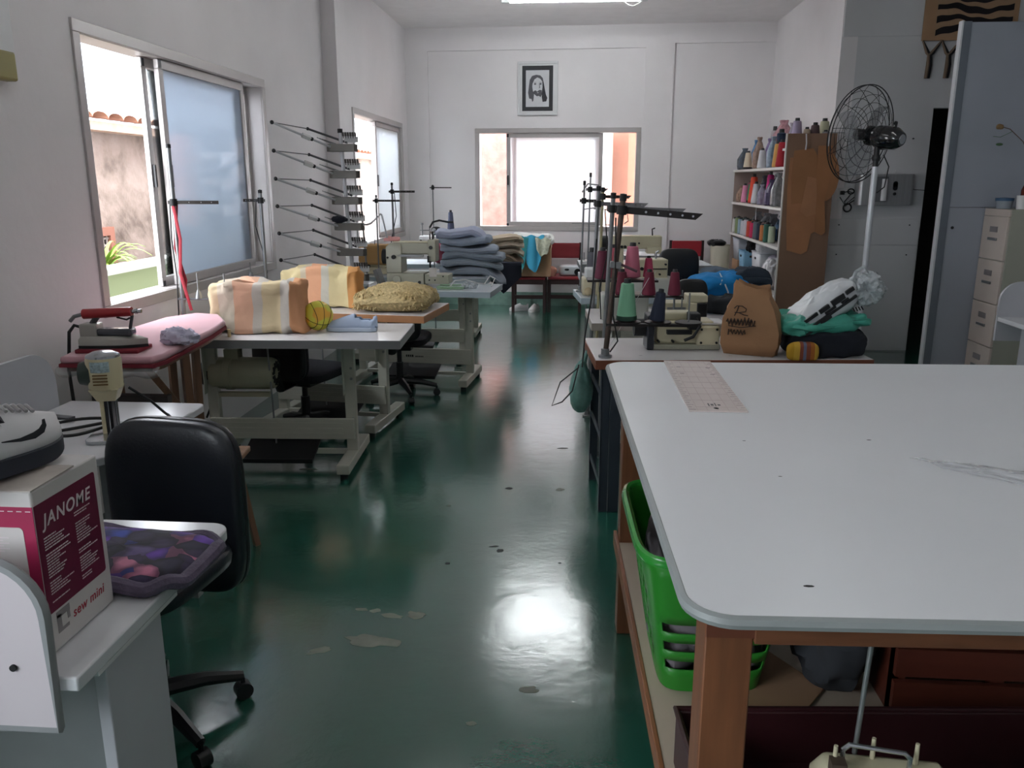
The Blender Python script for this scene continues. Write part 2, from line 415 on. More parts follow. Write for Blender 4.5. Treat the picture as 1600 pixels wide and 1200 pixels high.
def frame_rect(b, x0, x1, z0, z1, y0, y1, w):
    b.box(x0, x1, y0, y1, z0, z0 + w); b.box(x0, x1, y0, y1, z1 - w, z1)
    b.box(x0, x0 + w, y0, y1, z0 + w, z1 - w); b.box(x1 - w, x1, y0, y1, z0 + w, z1 - w)
def window(name, M, W, H, sashes, track=0.05):
    """window in local coords: x along wall 0..W, y depth outward, z 0..H. sashes = (x0, x1, depth, glass or None)"""
    b = MB(M)
    frame_rect(b, -0.03, W + 0.03, -0.03, H + 0.03, -0.012, 0.012, 0.055)
    frame_rect(b, 0, W, 0, H, 0.0, 0.14, 0.028)
    fr = struct(name, b, M_alu, bevel=0.003)
    for (x0, x1, d, g) in sashes:
        b = MB(M); frame_rect(b, x0, x1, 0.03, H - 0.03, d, d + 0.028, 0.05)
        s = obj('sash', b, M_alu, fr, bevel=0.003)
        obj('pane', MB(M).box(x0 + 0.045, x1 - 0.045, d + 0.011, d + 0.017, 0.075, H - 0.075), g, s)
        obj('latch', MB(M).box(x0 + 0.012, x0 + 0.03, d - 0.014, d, H * 0.45, H * 0.45 + 0.12), M_black, s)
        b = MB(M); b.box(x0 + 0.002, x0 + 0.03, d - 0.003, d, 0.032, 0.06); b.box(x0 + 0.002, x0 + 0.03, d - 0.003, d, H - 0.075, H - 0.035)
        obj('roller_cap', b, M_black, s)
    return fr
# local x along +Y for left walls: outward = -X
def leftM(X, y0, z0): return Matrix(((0, -1, 0, X), (1, 0, 0, y0), (0, 0, 1, z0), (0, 0, 0, 1)))
window('window_1', leftM(-2.25, 3.80, 0.95), 2.28, 1.285, [(0.80, 1.98, 0.02, M_frost_dim), (0.72, 1.86, 0.075, M_glass), (1.86, 2.26, 0.105, M_frost)])
window('window_added', leftM(-2.25, -1.80, 0.95), 2.28, 1.285, [(1.15, 2.26, 0.02, M_glass), (0.02, 1.15, 0.075, M_glass)])  # unseen window behind the camera, added to light the near room
window('window_2', leftM(-2.12, 8.06, 0.93), 2.24, 1.28, [(0.98, 2.22, 0.02, M_frost), (1.10, 2.20, 0.075, M_glass)])
window('window_3', EW @ TR(-1.235, 0, 0.98), 1.985, 1.185, [(0.36, 1.56, 0.02, M_frost), (0.44, 1.50, 0.075, M_glass)])

# ------------------------------------------------------------ outside
M_stucco = bpy.data.materials.new('rough_stucco'); M_stucco.use_nodes = True
nt = M_stucco.node_tree; bb = nt.nodes['Principled BSDF']; bb.inputs['Roughness'].default_value = 0.95
tc = nt.nodes.new('ShaderNodeTexCoord'); n = nt.nodes.new('ShaderNodeTexNoise'); n.inputs['Scale'].default_value = 2.2; n.inputs['Detail'].default_value = 9; n.inputs['Roughness'].default_value = 0.62
r = nt.nodes.new('ShaderNodeValToRGB'); e = r.color_ramp.elements
e[0].position = 0.32; e[0].color = lin('544840'); e[1].position = 0.52; e[1].color = lin('85776e'); x = e.new(0.75); x.color = lin('978a83')
nt.links.new(tc.outputs['Object'], n.inputs['Vector']); nt.links.new(n.outputs['Fac'], r.inputs['Fac']); nt.links.new(r.outputs['Color'], bb.inputs['Base Color'])
bp = nt.nodes.new('ShaderNodeBump'); bp.inputs['Strength'].default_value = 0.6; bp.inputs['Distance'].default_value = 0.03
n2 = nt.nodes.new('ShaderNodeTexNoise'); n2.inputs['Scale'].default_value = 9; n2.inputs['Detail'].default_value = 6
nt.links.new(tc.outputs['Object'], n2.inputs['Vector']); nt.links.new(n2.outputs['Fac'], bp.inputs['Height']); nt.links.new(bp.outputs['Normal'], bb.inputs['Normal'])
# neighbour's house seen through window 1 and 2
h = thing('neighbour_house', 'rough plaster house with clay tile eave across the alley, seen through the left windows', 'house', (-4.0, 8.0, 0))
b = MB(); b.box(-0.4, 0, -4.5, 16, -1.0, 2.02)
obj('house_wall', b, M_stucco, h)
b = MB()
for k in range(90):
    y = -4.6 + k * 0.23
    prof = [(0.115 * math.cos(a), 0.05 * math.sin(a)) for a in [PI * j / 8 for j in range(9)]]
    for s0 in range(5):
        x0 = 0.22 - s0 * 0.36; z0 = 2.03 + s0 * 0.05
        r0 = [(x0, y + p[0], z0 + p[1] + 0.02) for p in prof]; r1 = [(x0 - 0.40, y + p[0] * 0.85, z0 + 0.06 + p[1]) for p in prof]
        b.loft([r0, r1], closed_ring=False)
obj('roof_tiles', b, mat('clay_tile', 'a87c68', 0.9, var=0.25, vscale=4), h)
b = MB(); b.box(-3.2, 0.16, -4.6, 16, 1.96, 2.03)
obj('eave_board', b, mat('old_wood_pale', 'b59a88', 0.9, var=0.2), h)
b = MB(); frame_rect(b, -1.62, -1.05, 0.35, 1.18, 0, 0.06, 0.07)
lat = obj('lattice_window', MB(Matrix(((0, -1, 0, 0.04), (1, 0, 0, 0), (0, 0, 1, 0), (0, 0, 0, 1)))).add(b.V, b.F), mat('brown_wood_frame', '8a5a4a', 0.8), h)
b = MB()
for k in range(12):
    z = 0.44 + k * 0.058; b.box(0.01, 0.02, -1.55, -1.12, z, z + 0.018)
for k in range(8):
    y = -1.55 + k * 0.056; b.box(0.012, 0.022, y, y + 0.016, 0.42, 1.12)
obj('lattice', b, mat('lattice_grey', '9a8f8a', 0.8), lat)
obj('dark_opening', MB().box(-0.02, 0.006, -1.56, -1.1, 0.42, 1.12), M_dark, lat)
pl = thing('planter_ledge', 'pale green stained planter ledge just outside the open left window', 'ledge', (-2.95, 5.2, 0))
obj('planter_wall', MB().box(-0.10, 0.0, -1.5, 2.6, -0.5, 1.0), ramp_mat('mossy_side', [(0, '7f8a55'), (0.5, '8f9f70'), (1, '98a27c')], 'Z', scale=1.0, off=0.0, wob=0.4, mode='LINEAR'), pl)
obj('capping', MB().box(-0.13, 0.02, -1.5, 2.6, 0.98, 1.02), mat('pale_cap', 'cfcfc6', 0.8), pl)
g = thing('spider_plant', 'bright green strappy plant behind the ledge outside the left window', 'plant', (-3.32, 5.62, 0.93))
random.seed(5); b = MB()
for k in range(34):
    a = random.uniform(0, 2 * PI); L = random.uniform(0.22, 0.42); d = Vector((math.cos(a), math.sin(a), 0)); up0 = random.uniform(0.9, 1.6)
    sd = Vector((-d.y, d.x, 0)) * 0.016
    rings = []
    for j in range(7):
        t = j / 6; p = d * (L * t * 0.8) + Vector((0, 0, L * (up0 * t - 1.0 * t * t))); wv = (1 - t) ** 0.6 * 1.0 if t < 1 else 0.02
        rings.append([p - sd * wv, p + sd * wv + Vector((0, 0, 0.003)), p + Vector((0, 0, -0.004)) * wv])
    b.loft(rings)
obj('foliage', b, mat('leaf_green', '7c9c3c', 0.6, var=0.15), g, smooth=0)
obj('pot', MB().lathe([(0.07, -0.17), (0.1, 0.0), (0.105, 0.0), (0.08, -0.02)]), mat('terracotta', 'a0634a', 0.9), g)
obj('soil_bed', MB().box(-3.55, -3.07, 3.7, 7.8, -0.5, 0.68), mat('soil', '6b5a4a', 0.95)); s_ = bpy.data.objects['soil_bed']; s_['kind'] = 'structure'; s_.name = 'trim_soil_bed'
# houses further off above the eave
h2 = thing('distant_house', 'grey and white two storey house far beyond the tile eave', 'house', (-9.5, 14.0, 0))
obj('house_wall', MB().box(-3, 0, -7, 4, 1.0, 6.2), mat('far_white', '8b90a0', 0.9), h2)
obj('side_tower', MB().box(-3, 0.4, 0.0, 2.2, 1.0, 7.4), mat('far_white2', 'b0b6c0', 0.9), h2)
for y in (-5.2, -3.2, 0.9):
    obj('far_window', MB().box(0.0, 0.45 if y > 0 else 0.03, y, y + 0.5, 3.9, 4.9), mat('far_glass', '7d93a0', 0.2), h2)
obj('old_roof', MB().box(-0.2, 0.5, -2.0, -0.3, 3.2, 5.6), mat('far_brown', '8d7672', 0.95, var=0.35, vscale=2), h2)
# courtyard behind the end window
cw = thing('courtyard_wall', 'peach painted courtyard wall outside the end window', 'wall', (0.0, 12.2, 0))
obj('painted_face', MB(RZ(0)).box(0.46, 0.66, -1.2, 1.5, -0.5, 3.6), mat('peach_paint', 'cf9c88', 0.8, var=0.03), cw)
obj('back_face', MB().box(0.66, 1.6, -0.4, 0.0, -0.5, 3.6), mat('peach_paint', 'cf9c88', 0.8), cw)
cw2 = thing('courtyard_stucco_wall', 'pinkish rough stucco wall outside the end window at its left', 'wall', (-1.2, 12.6, 0))
M_pink = mat('pink_stucco', 'b98d84', 0.95, var=0.22, vscale=7, bump=0.8, bscale=18)
obj('stucco_face', MB(RZ(8)).box(-1.6, 0.32, 0, 0.2, -0.5, 4.2), M_pink, cw2)
struct('ground', MB().box(-30, 14, -8, 40, -1.3, -1.0), mat('pale_concrete', 'b0aca6', 0.9))
struct('trim_alley_paving', MB().box(-4.0, 14, 11.2, 20, -1.0, -0.3), mat('pale_concrete', 'b0aca6', 0.9))

# ------------------------------------------------------------ ceiling lamps
M_tube = mat('tube_light', 'ffffff', 0.5, var=0, emis='eef2f4', estr=10.0)
M_lampw = mat('lamp_body', 'd5dad8', 0.4, var=0.02)
M_tube_fill = mat('tube_light_fill', 'ffffff', 0.5, var=0, emis='f2f2f2', estr=4.2)
def batten(loc, rz, label, grp=None, L=1.36, tm=None):
    t = thing('fluorescent_lamp', label, 'ceiling lamp', loc, rz, grp)
    obj('housing', MB().box(-L / 2, L / 2, -0.035, 0.035, 0.0, 0.045), M_lampw, t, bevel=0.004)
    for sx in (-1, 1):
        obj('end_cap', MB().box(sx * L / 2 - 0.04, sx * L / 2 + 0.04, -0.03, 0.03, -0.035, 0.0), M_lampw, t, bevel=0.003)
    obj('tube', MB().cyl((-L / 2 + 0.04, 0, -0.02), (L / 2 - 0.04, 0, -0.02), 0.014), tm or M_tube, t)
    return t
batten((-0.05, 8.85, CEIL - 0.045), 0, 'lit fluorescent lamp at the top of the picture with a dangling white wire')
batten((-0.15, 8.25, CEIL - 0.045), 0, 'lit fluorescent lamp nearer the camera than the wired one, mostly cut off by the frame')
NL = ('left row, nearest the end room', 'left row, middle', 'left row, behind the camera', 'right row, nearest the end room', 'right row, middle', 'right row, behind the camera')
k_ = 0
for x in (-0.9, 1.6):
    for y in (4.9, 2.2, -0.9):
        batten((x, y, CEIL - 0.045), 90, 'added unseen fluorescent fill lamp of the near ceiling, ' + NL[k_], 'added near ceiling lamps', tm=M_tube_fill); k_ += 1  # out of view lamps added to brighten the near room
wr = obj('ceiling_wire', MB().tube([(0.40 + 0.24 * t, 8.80, 3.30 - 0.07 * math.sin(PI * t)) for t in [k / 14 for k in range(15)]], 0.004, 6), mat('white_wire', 'dddcda', 0.5))
tag(wr, 'thin white wire looping below the ceiling lamp', 'wire')
# ------------------------------------------------------------ shared materials
M_lam = mat('white_laminate', 'd3d4d8', 0.22, var=0.02)
M_lamedge = mat('grey_edge_band', '8f9193', 0.5, var=0.05)
M_panelgrey = mat('grey_board', 'b9bac0', 0.4, var=0.03)
M_vinyl = mat('black_vinyl', '1b1f28', 0.33, var=0.08, bump=0.08, bscale=120, spec=0.6)
M_wood = mat('varnished_wood', '84604a', 0.38, var=0.22, vscale=3, stretch=(12, 12, 1.2))
M_chrome = mat('chrome', 'b9bcc0', 0.22, 0.9, var=0.04)
M_steel = mat('dull_steel', '8e9092', 0.4, 0.7, var=0.08)
M_cord = mat('black_cord', '0e0f11', 0.5, var=0)
M_white = mat('white_plastic', 'd9d9da', 0.4, var=0.02)

# ------------------------------------------------------------ near left desk (seen from behind its panel)
d = thing('desk', 'grey and white school desk with a rounded front panel, nearest on the left', 'desk', (-1.5, 1.5, 0))
obj('desktop', MB().prism(rrect(-0.75, 0.68, -0.33, 0.32, 0.05, corners=(0, 0, 1, 0)), 0.722, 0.75), M_lam, d, bevel=0.004)
poly = rrect(-0.75, 0.645, 0.66, 0.965, 0.10, n=8, corners=(0, 0, 1, 1))
P = Matrix(((1, 0, 0, 0), (0, 0, -1, -0.33), (0, 1, 0, 0), (0, 0, 0, 1)))
obj('front_panel', MB(P).prism(poly, 0.0, 0.018), mat('pinkish_white_board', 'cfc6cb', 0.35, var=0.02), d)
edge = [(p[0], -0.339, p[1]) for p in poly]
obj('panel_trim', MB().tube(edge, 0.0105, 6, closed=True, flat=1.0), M_lamedge, d)
obj('screw_cap', MB().cyl((0.585, -0.352, 0.777), (0.585, -0.347, 0.777), 0.006, n=12), M_dark, d)
obj('end_panel', MB().box(0.615, 0.64, -0.19, 0.02, 0.03, 0.722), M_panelgrey, d, bevel=0.002)
obj('end_panel', MB().box(-0.70, -0.675, -0.19, 0.02, 0.03, 0.722), M_panelgrey, d, bevel=0.002)
obj('modesty_panel', MB().box(-0.675, 0.615, -0.05, -0.03, 0.20, 0.722), mat('grey_green_board', '8f9494', 0.5), d)
obj('foot_rail', MB().box(0.60, 0.65, -0.30, 0.26, 0, 0.05), M_lamedge, d, bevel=0.004)
obj('foot_rail', MB().box(-0.72, -0.67, -0.30, 0.26, 0, 0.05), M_lamedge, d, bevel=0.004)
obj('cable_rail', MB().box(0.645, 0.665, -0.25, 0.05, 0.70, 0.722), M_white, d)

# ------------------------------------------------------------ far left desk against the wall
d = thing('desk', 'grey and white school desk against the left wall, holding the cutting machine', 'desk', (-1.66, 2.5, 0))
obj('desktop', MB().prism(rrect(-0.24, 0.29, -0.32, 0.14, 0.22, corners=(0, 1, 0, 0)), 0.722, 0.75), M_lam, d, bevel=0.004)
obj('desktop_leaf', MB().prism(rrect(-0.24, 0.29, 0.145, 0.40, 0.03, corners=(0, 0, 1, 0)), 0.722, 0.75), M_lam, d, bevel=0.004)
poly = rrect(-0.42, 0.33, 0.55, 0.965, 0.13, n=8, corners=(0, 0, 1, 1))
P = Matrix(((0, 0, 1, -0.26), (1, 0, 0, 0), (0, 1, 0, 0), (0, 0, 0, 1)))
obj('back_panel', MB(P).prism(poly, 0.0, 0.018), M_panelgrey, d)
obj('end_panel', MB().box(-0.10, 0.16, 0.30, 0.325, 0.03, 0.722), M_panelgrey, d)
obj('end_panel', MB().box(-0.10, 0.16, -0.26, -0.235, 0.03, 0.722), M_panelgrey, d)
obj('foot_rail', MB().box(-0.22, 0.24, 0.29, 0.335, 0, 0.04), M_lamedge, d)
obj('foot_rail', MB().box(-0.22, 0.24, -0.27, -0.225, 0, 0.04), M_lamedge, d)

# ------------------------------------------------------------ carton
bx = thing('carton', 'white and wine red carton with bold white lettering, standing on the nearest left desk', 'box', (-1.09, 1.33, 0.751))
M_card = mat('carton_white', 'cfcac8', 0.5, var=0.05); M_wine = mat('wine_print', '6d1238', 0.45, var=0.05)
M_lwine = mat('wine_print_light', 'a3224f', 0.45, var=0.05)
HX, HY, HZ = 0.19, 0.098, 0.305
obj('body', MB().box(-HX, HX, -HY, HY, 0, HZ), M_card, bx, bevel=0.004)
obj('lid_flap', MB().add([(-HX, -HY, HZ + .001), (HX, -HY, HZ + .001), (HX + .004, 0.02, HZ + .006), (-HX, 0.02, HZ + .004), (-HX, -HY, HZ - .001), (HX, -HY, HZ - .001), (HX + .004, 0.02, HZ + .003), (-HX, 0.02, HZ + .001)], [(0, 1, 2, 3), (7, 6, 5, 4), (0, 4, 5, 1), (1, 5, 6, 2), (2, 6, 7, 3), (3, 7, 4, 0)]), mat('worn_card', 'b9afa8', 0.8, var=0.2, vscale=18), bx)
# side face printing (faces +x): local u along y, v up
S = Matrix(((0, 0, 1, HX), (1, 0, 0, 0), (0, 1, 0, 0), (0, 0, 0, 1)))
obj('wine_panel', MB(S).prism(rrect(-HY + 0.001, HY - 0.016, 0.075, HZ - 0.028, 0.006, corners=(0, 1, 1, 0)), 0, 0.0008), M_wine, bx)
M_prt = mat('white_print', 'd9cfd2', 0.5, var=0)
text('lettering', 'JANOME', 0.033, S @ TR(-0.079, 0.232, 0.0009), M_prt, bx, shear=0.2, bold=0.0005, space=1.16, extrude=0.0003)
random.seed(2)
for col in (0, 1):
    b = MB(S); x = -0.083 + col * 0.09; y = 0.222
    while y > 0.088:
        if random.random() < 0.82:
            L = random.uniform(0.03, 0.066) if col else random.uniform(0.03, 0.074)
            xx = x
            while xx < x + L:
                ww = random.uniform(0.003, 0.011); b.box(xx, min(xx + ww, x + L), y, y + 0.0021, 0.0008, 0.0012); xx += ww + 0.0015
        y -= 0.0052
    obj('small_print', b, M_prt, bx)
text('lettering', 'sew mini', 0.026, S @ TR(-0.032, 0.036, 0.0002), mat('red_print', 'a5283c', 0.5), bx, shear=0.15, bold=0.0003, space=1.08, extrude=0.0003)
b = MB(S)
b.box(-0.078, -0.046, 0.03, 0.036, 0, 0.0009); b.box(-0.078, -0.066, 0.036, 0.064, 0, 0.0009); b.box(-0.078, -0.040, 0.058, 0.070, 0, 0.0009); b.box(-0.048, -0.041, 0.044, 0.058, 0, 0.0009)
obj('machine_picture', b, mat('grey_print', '8b8587', 0.5), bx)
Fm = Matrix(((1, 0, 0, 0), (0, 0, -1, -HY), (0, 1, 0, 0), (0, 0, 0, 1)))
obj('front_wine_panel', MB(Fm).box(-HX + 0.001, HX - 0.001, 0.10, HZ - 0.028, 0, 0.0008), M_lwine, bx)
obj('front_label', MB(Fm).prism(rrect(0.02, HX - 0.022, 0.10, 0.24, 0.008), 0.0008, 0.0014), M_card, bx)
obj('red_mark', MB(Fm).prism(rrect(0.055, 0.075, 0.15, 0.20, 0.009), 0.0014, 0.0018), mat('red_print', 'a5283c', 0.5), bx)
b = MB(Fm)
for k in range(24): b.box(-0.18 + k * 0.0155, -0.18 + k * 0.0155 + 0.009, 0.2685, 0.270, 0.0008, 0.0012)
for k in range(6): b.box(0.10, 0.10 + 0.03 + 0.01 * (k % 2), 0.195 + k * 0.005, 0.197 + k * 0.005, 0.0014, 0.0017)
obj('stitch_print', b, M_prt, bx)

# ------------------------------------------------------------ sneaker on the carton (toe to +x)
def shoe(name, label, loc, rz, L, mats, kind='lace', scale=1.0, group=None):
    t = thing(name, label, 'shoe', loc, rz, group)
    def hw(u):     # half width of the outline at 0 heel .. 1 toe
        if kind == 'slip': return 0.036 * (0.55 + 0.45 * min(1, u / 0.08)) * (1 + 0.22 * math.exp(-((u - 0.68) / 0.2) ** 2)) * (1 if u < 0.8 else math.sqrt(max(0.0, 1 - ((u - 0.8) / 0.205) ** 2)))
        return 0.037 * (0.6 + 0.4 * min(1, u / 0.08)) * (1 + 0.28 * math.exp(-((u - 0.68) / 0.2) ** 2)) * (1 if u < 0.78 else math.sqrt(max(0.0, 1 - ((u - 0.78) / 0.225) ** 2)))
    def top(u):
        if kind == 'slip':
            return 0.030 + (0.052 * (1 - (u / 0.5)) + 0.004 if u < 0.12 else 0.048 if u < 0.30 else 0.062 - 0.0 * u if u < 0.42 else 0.062 * (1 - ((u - 0.42) / 0.62) ** 1.2) + 0.004)
        u = u / 1.2
        return 0.045 + (0.050 - 0.03 * u if u < 0.2 else 0.044 if u < 0.34 else 0.058 if u < 0.44 else 0.058 * (1 - ((u - 0.44) / 0.60) ** 1.15) + 0.006)
    sole_h = 0.022 if kind == 'slip' else 0.034
    N = 34
    us = [k / N for k in range(N + 1)]
    rings = []
    for u in us:
        h_ = max(0.004, hw(u)) * 1.05; x = (u - 0.5) * L; toe = 0.010 * max(0, (u - 0.75) / 0.25) ** 2 if kind != 'slip' else 0
        rings.append([(x, -h_, toe), (x, h_, toe), (x, h_ * 1.02, sole_h + toe * 0.3), (x, -h_ * 1.02, sole_h + toe * 0.3)])
    obj('sole', MB().loft(rings), mats[1], t, bevel=0.003)
    # upper: open collar between u=.10 and .42
    nk = 17; rings = []
    for u in us:
        h_ = max(0.003, hw(u)); x = (u - 0.5) * L; tp = top(u)
        r = []
        for k in range(nk):
            a = PI * k / (nk - 1); c_, s_ = math.cos(a), math.sin(a)
            lean = 1 - 0.30 * (s_ ** 2)
            r.append((x, c_ * h_ * lean if True else 0, sole_h - 0.004 + (tp - sole_h + 0.004) * (abs(s_) ** 0.75)))
        rings.append(r)
    V = [v for r in rings for v in r]; F = []
    for i in range(N):
        for k in range(nk - 1):
            u = us[i] + 0.5 / N
            if 0.07 < u < (0.49 if kind == 'lace' else 0.40) and 4 <= k <= nk - 6: continue
            F.append((i * nk + k, i * nk + k + 1, (i + 1) * nk + k + 1, (i + 1) * nk + k))
    F.append(tuple(range(nk)))
    up = obj('upper', MB().add(V, F), mats[0], t, smooth=60)
    md = up.modifiers.new('solid', 'SOLIDIFY'); md.thickness = 0.004; md.offset = -1
    obj('insole', MB().blob(((0.24 - 0.5) * L, 0, sole_h + 0.002), (L * 0.42, 0.052, 0.008), 0.7, 0.8, 20, 8), mats[2], t)
    return t
M_shw = mat('shoe_white', 'd8d6d8', 0.5, var=0.05); M_blk = mat('shoe_black', '1d1f26', 0.5, var=0.05)
s1 = shoe('sneaker', 'white sneaker with thick dark sole and black curved tick, on top of the carton', (-0.998, 1.293, 1.066), 78, 0.27, (M_shw, mat('sole_dark', '2b2f3a', 0.6), mat('shoe_inside', '2a2422', 0.9)))
def side_pts(L, pts, y):   # mark on the camera side of the shoe
    return [((u - 0.5) * L, y, z) for u, z in pts]
b = MB(); L = 0.27
sw = [(0.93, 0.053), (0.80, 0.046), (0.66, 0.047), (0.50, 0.060), (0.49, 0.066)]
sw2 = [(0.93, 0.055), (0.80, 0.054), (0.68, 0.062), (0.66, 0.074), (0.60, 0.076)]
poly = [(0.62, 0.080), (0.60, 0.066), (0.64, 0.056), (0.72, 0.052), (0.86, 0.054), (0.96, 0.060)][::-1]
upper_c = [(0.96, 0.061), (0.86, 0.058), (0.74, 0.060), (0.68, 0.066), (0.655, 0.082)]
def ycurve(u, z):
    h_ = 0.037 * (1 + 0.28 * math.exp(-((u - 0.68) / 0.2) ** 2)) * (1 if u < 0.78 else math.sqrt(max(0, 1 - ((u - 0.78) / 0.225) ** 2)))
    return -h_ * 0.985 * (1 - 0.22 * max(0, (z - 0.04) / 0.05)) - 0.0015
tick_lo = [(0.775, 0.080), (0.775, 0.068), (0.74, 0.058), (0.66, 0.053), (0.56, 0.055), (0.44, 0.062)]
tick_hi = [(0.755, 0.080), (0.745, 0.073), (0.71, 0.067), (0.66, 0.064), (0.56, 0.061), (0.44, 0.0635)]
rings = [[((u - .5) * L, ycurve(u, z) - dy, z) for (u, z), dy in ((lo, 0), (hi, 0), (hi, .0015), (lo, .0015))] for lo, hi in zip(tick_lo, tick_hi)]
obj('tick_mark', MB(TR(0, 0, 0)).loft(rings), M_blk, s1)
b = MB()
for k in range(5):
    u = 0.56 + k * 0.05; z = 0.045 + 0.058 * (1 - ((u / 1.2 - 0.44) / 0.60) ** 1.15) + 0.010
    b.tube([((u - .5) * L, -0.020, z - 0.004), ((u - .5) * L + 0.006, 0, z + 0.004), ((u - .5) * L, 0.020, z - 0.004)], 0.0035, 6)
obj('laces', b, mat('grey_lace', 'a7a3a4', 0.9), s1)
obj('tongue', MB().sheet(lambda u, v: ((0.46 + 0.12 * u - .5) * L, (v - .5) * 0.05, 0.126 - 0.03 * u - 0.02 * (2 * v - 1) ** 2), 6, 6, 0.006), M_blk, s1)
obj('collar_lining', MB().tube([((0.28 + 0.21 * math.cos(a) - .5) * L, 0.028 * math.sin(a), 0.094 + 0.008 * math.cos(a * 2)) for a in [2 * PI * k / 20 for k in range(20)]], 0.006, 8, closed=True), M_shw, s1)

# ------------------------------------------------------------ purple cushion
M_pur = bpy.data.materials.new('purple_floral_cloth'); M_pur.use_nodes = True
nt = M_pur.node_tree; bb = nt.nodes['Principled BSDF']; bb.inputs['Roughness'].default_value = 0.8; bb.inputs['Sheen Weight'].default_value = 0.2
tc = nt.nodes.new('ShaderNodeTexCoord'); vo = nt.nodes.new('ShaderNodeTexVoronoi'); vo.inputs['Scale'].default_value = 19; vo.inputs['Randomness'].default_value = 1
ns = nt.nodes.new('ShaderNodeTexNoise'); ns.inputs['Scale'].default_value = 14
ad = nt.nodes.new('ShaderNodeVectorMath'); ad.operation = 'MULTIPLY_ADD'; ad.inputs[1].default_value = (0.07,) * 3
nt.links.new(tc.outputs['Object'], ns.inputs['Vector']); nt.links.new(ns.outputs['Color'], ad.inputs[0]); nt.links.new(tc.outputs['Object'], ad.inputs[2]); nt.links.new(ad.outputs[0], vo.inputs['Vector'])
hs = nt.nodes.new('ShaderNodeSeparateColor'); nt.links.new(vo.outputs['Color'], hs.inputs[0])
r = nt.nodes.new('ShaderNodeValToRGB'); r.color_ramp.interpolation = 'CONSTANT'; e = r.color_ramp.elements
e[0].position = 0; e[0].color = lin('3a3050'); e[1].position = 0.30; e[1].color = lin('6a3cb0')
for p_, c_ in ((0.52, '2a2740'), (0.66, '5e4c80'), (0.80, '3048b0'), (0.87, '7c48b8'), (0.94, 'c87a98')): x = e.new(p_); x.color = lin(c_)
nt.links.new(hs.outputs[0], r.inputs['Fac'])
r2 = nt.nodes.new('ShaderNodeValToRGB'); e = r2.color_ramp.elements; e[0].position = 0.28; e[0].color = (1, 1, 1, 1); e[1].position = 0.6; e[1].color = (0.25, 0.22, 0.3, 1)
nt.links.new(vo.outputs['Distance'], r2.inputs['Fac'])
mu = nt.nodes.new('ShaderNodeMix'); mu.data_type = 'RGBA'; mu.blend_type = 'MULTIPLY'; mu.inputs['Factor'].default_value = 1
nt.links.new(r.outputs['Color'], mu.inputs['A']); nt.links.new(r2.outputs['Color'], mu.inputs['B']); nt.links.new(mu.outputs['Result'], bb.inputs['Base Color'])
q = thing('cushion', 'purple floral quilted cushion with a grey border on the nearest left desk', 'cushion', (-0.965, 1.575, 0.752), -6)
obj('cover', MB().blob((0, 0, 0.022), (0.36, 0.24, 0.052), 0.75, 0.42, 48, 16, amp=0.005, freq=22, seed=4, floor=0.0), M_pur, q)
pts = [(0.19 * math.copysign(abs(math.cos(a)) ** 0.45, math.cos(a)), 0.122 * math.copysign(abs(math.sin(a)) ** 0.45, math.sin(a)), 0.020 + 0.006 * math.sin(7 * a)) for a in [2 * PI * k / 60 for k in range(60)]]
obj('border', MB().tube(pts, 0.016, 8, closed=True), mat('grey_purple_satin', '5d5268', 0.6, var=0.2, vscale=40, bump=0.3, bscale=120), q)

# ------------------------------------------------------------ office chair
def office_chair(name, label, loc, rz, back_h=0.46, back_w=0.42, seat_z=0.46, back_top=0.93, group=None, m=None):
    m = m or M_vinyl
    t = thing(name, label, 'chair', loc, rz, group)
    obj('seat', MB().blob((0, 0, seat_z), (0.46, 0.44, 0.085), 0.55, 0.5, 40, 14), m, t)
    bz = back_top - back_h / 2
    def bend(p): return Vector((p.x, p.y - 0.30 * (p.x ** 2), p.z))
    obj('backrest', MB().blob((0, 0.23, bz), (back_w, 0.075, back_h), 0.45, 0.55, 44, 26, fn=bend, M=TR(0, 0, 0)), m, t)
    obj('back_shell', MB().blob((0, 0.255, bz), (back_w * 1.01, 0.05, back_h * 1.01), 0.45, 0.6, 40, 20, fn=bend), M_black, t)
    obj('back_bar', MB().tube([(0, 0.10, seat_z - 0.05), (0, 0.25, seat_z - 0.06), (0, 0.29, seat_z + 0.04), (0, 0.275, bz)], 0.018, 8, flat=1.8), M_black, t)
    obj('seat_pan', MB().box(-0.11, 0.11, -0.11, 0.11, seat_z - 0.075, seat_z - 0.035), M_black, t, bevel=0.008)
    obj('gas_column', MB().lathe([(0.028, 0.10), (0.028, 0.26), (0.018, 0.261), (0.018, seat_z - 0.07)], n=16), M_black, t)
    for k in range(5):
        a = math.radians(72 * k + 46); dx, dy = math.cos(a), math.sin(a)
        lg = obj('leg', MB().tube([(dx * 0.02, dy * 0.02, 0.12), (dx * 0.16, dy * 0.16, 0.105), (dx * 0.27, dy * 0.27, 0.075)], [0.028, 0.022, 0.016], 8), M_black, t)
        obj('caster', MB().cyl((dx * 0.27 - dy * 0.018, dy * 0.27 + dx * 0.018, 0.027), (dx * 0.27 + dy * 0.018, dy * 0.27 - dx * 0.018, 0.027), 0.027, n=14).tube([(dx * 0.27, dy * 0.27, 0.075), (dx * 0.27, dy * 0.27, 0.03)], 0.008, 6), M_black, lg)
    return t
office_chair('office_chair', 'black vinyl office chair facing the camera behind the nearest left desk', (-1.215, 2.03, 0), -8, back_h=0.54, back_w=0.44, back_top=0.875, seat_z=0.50)

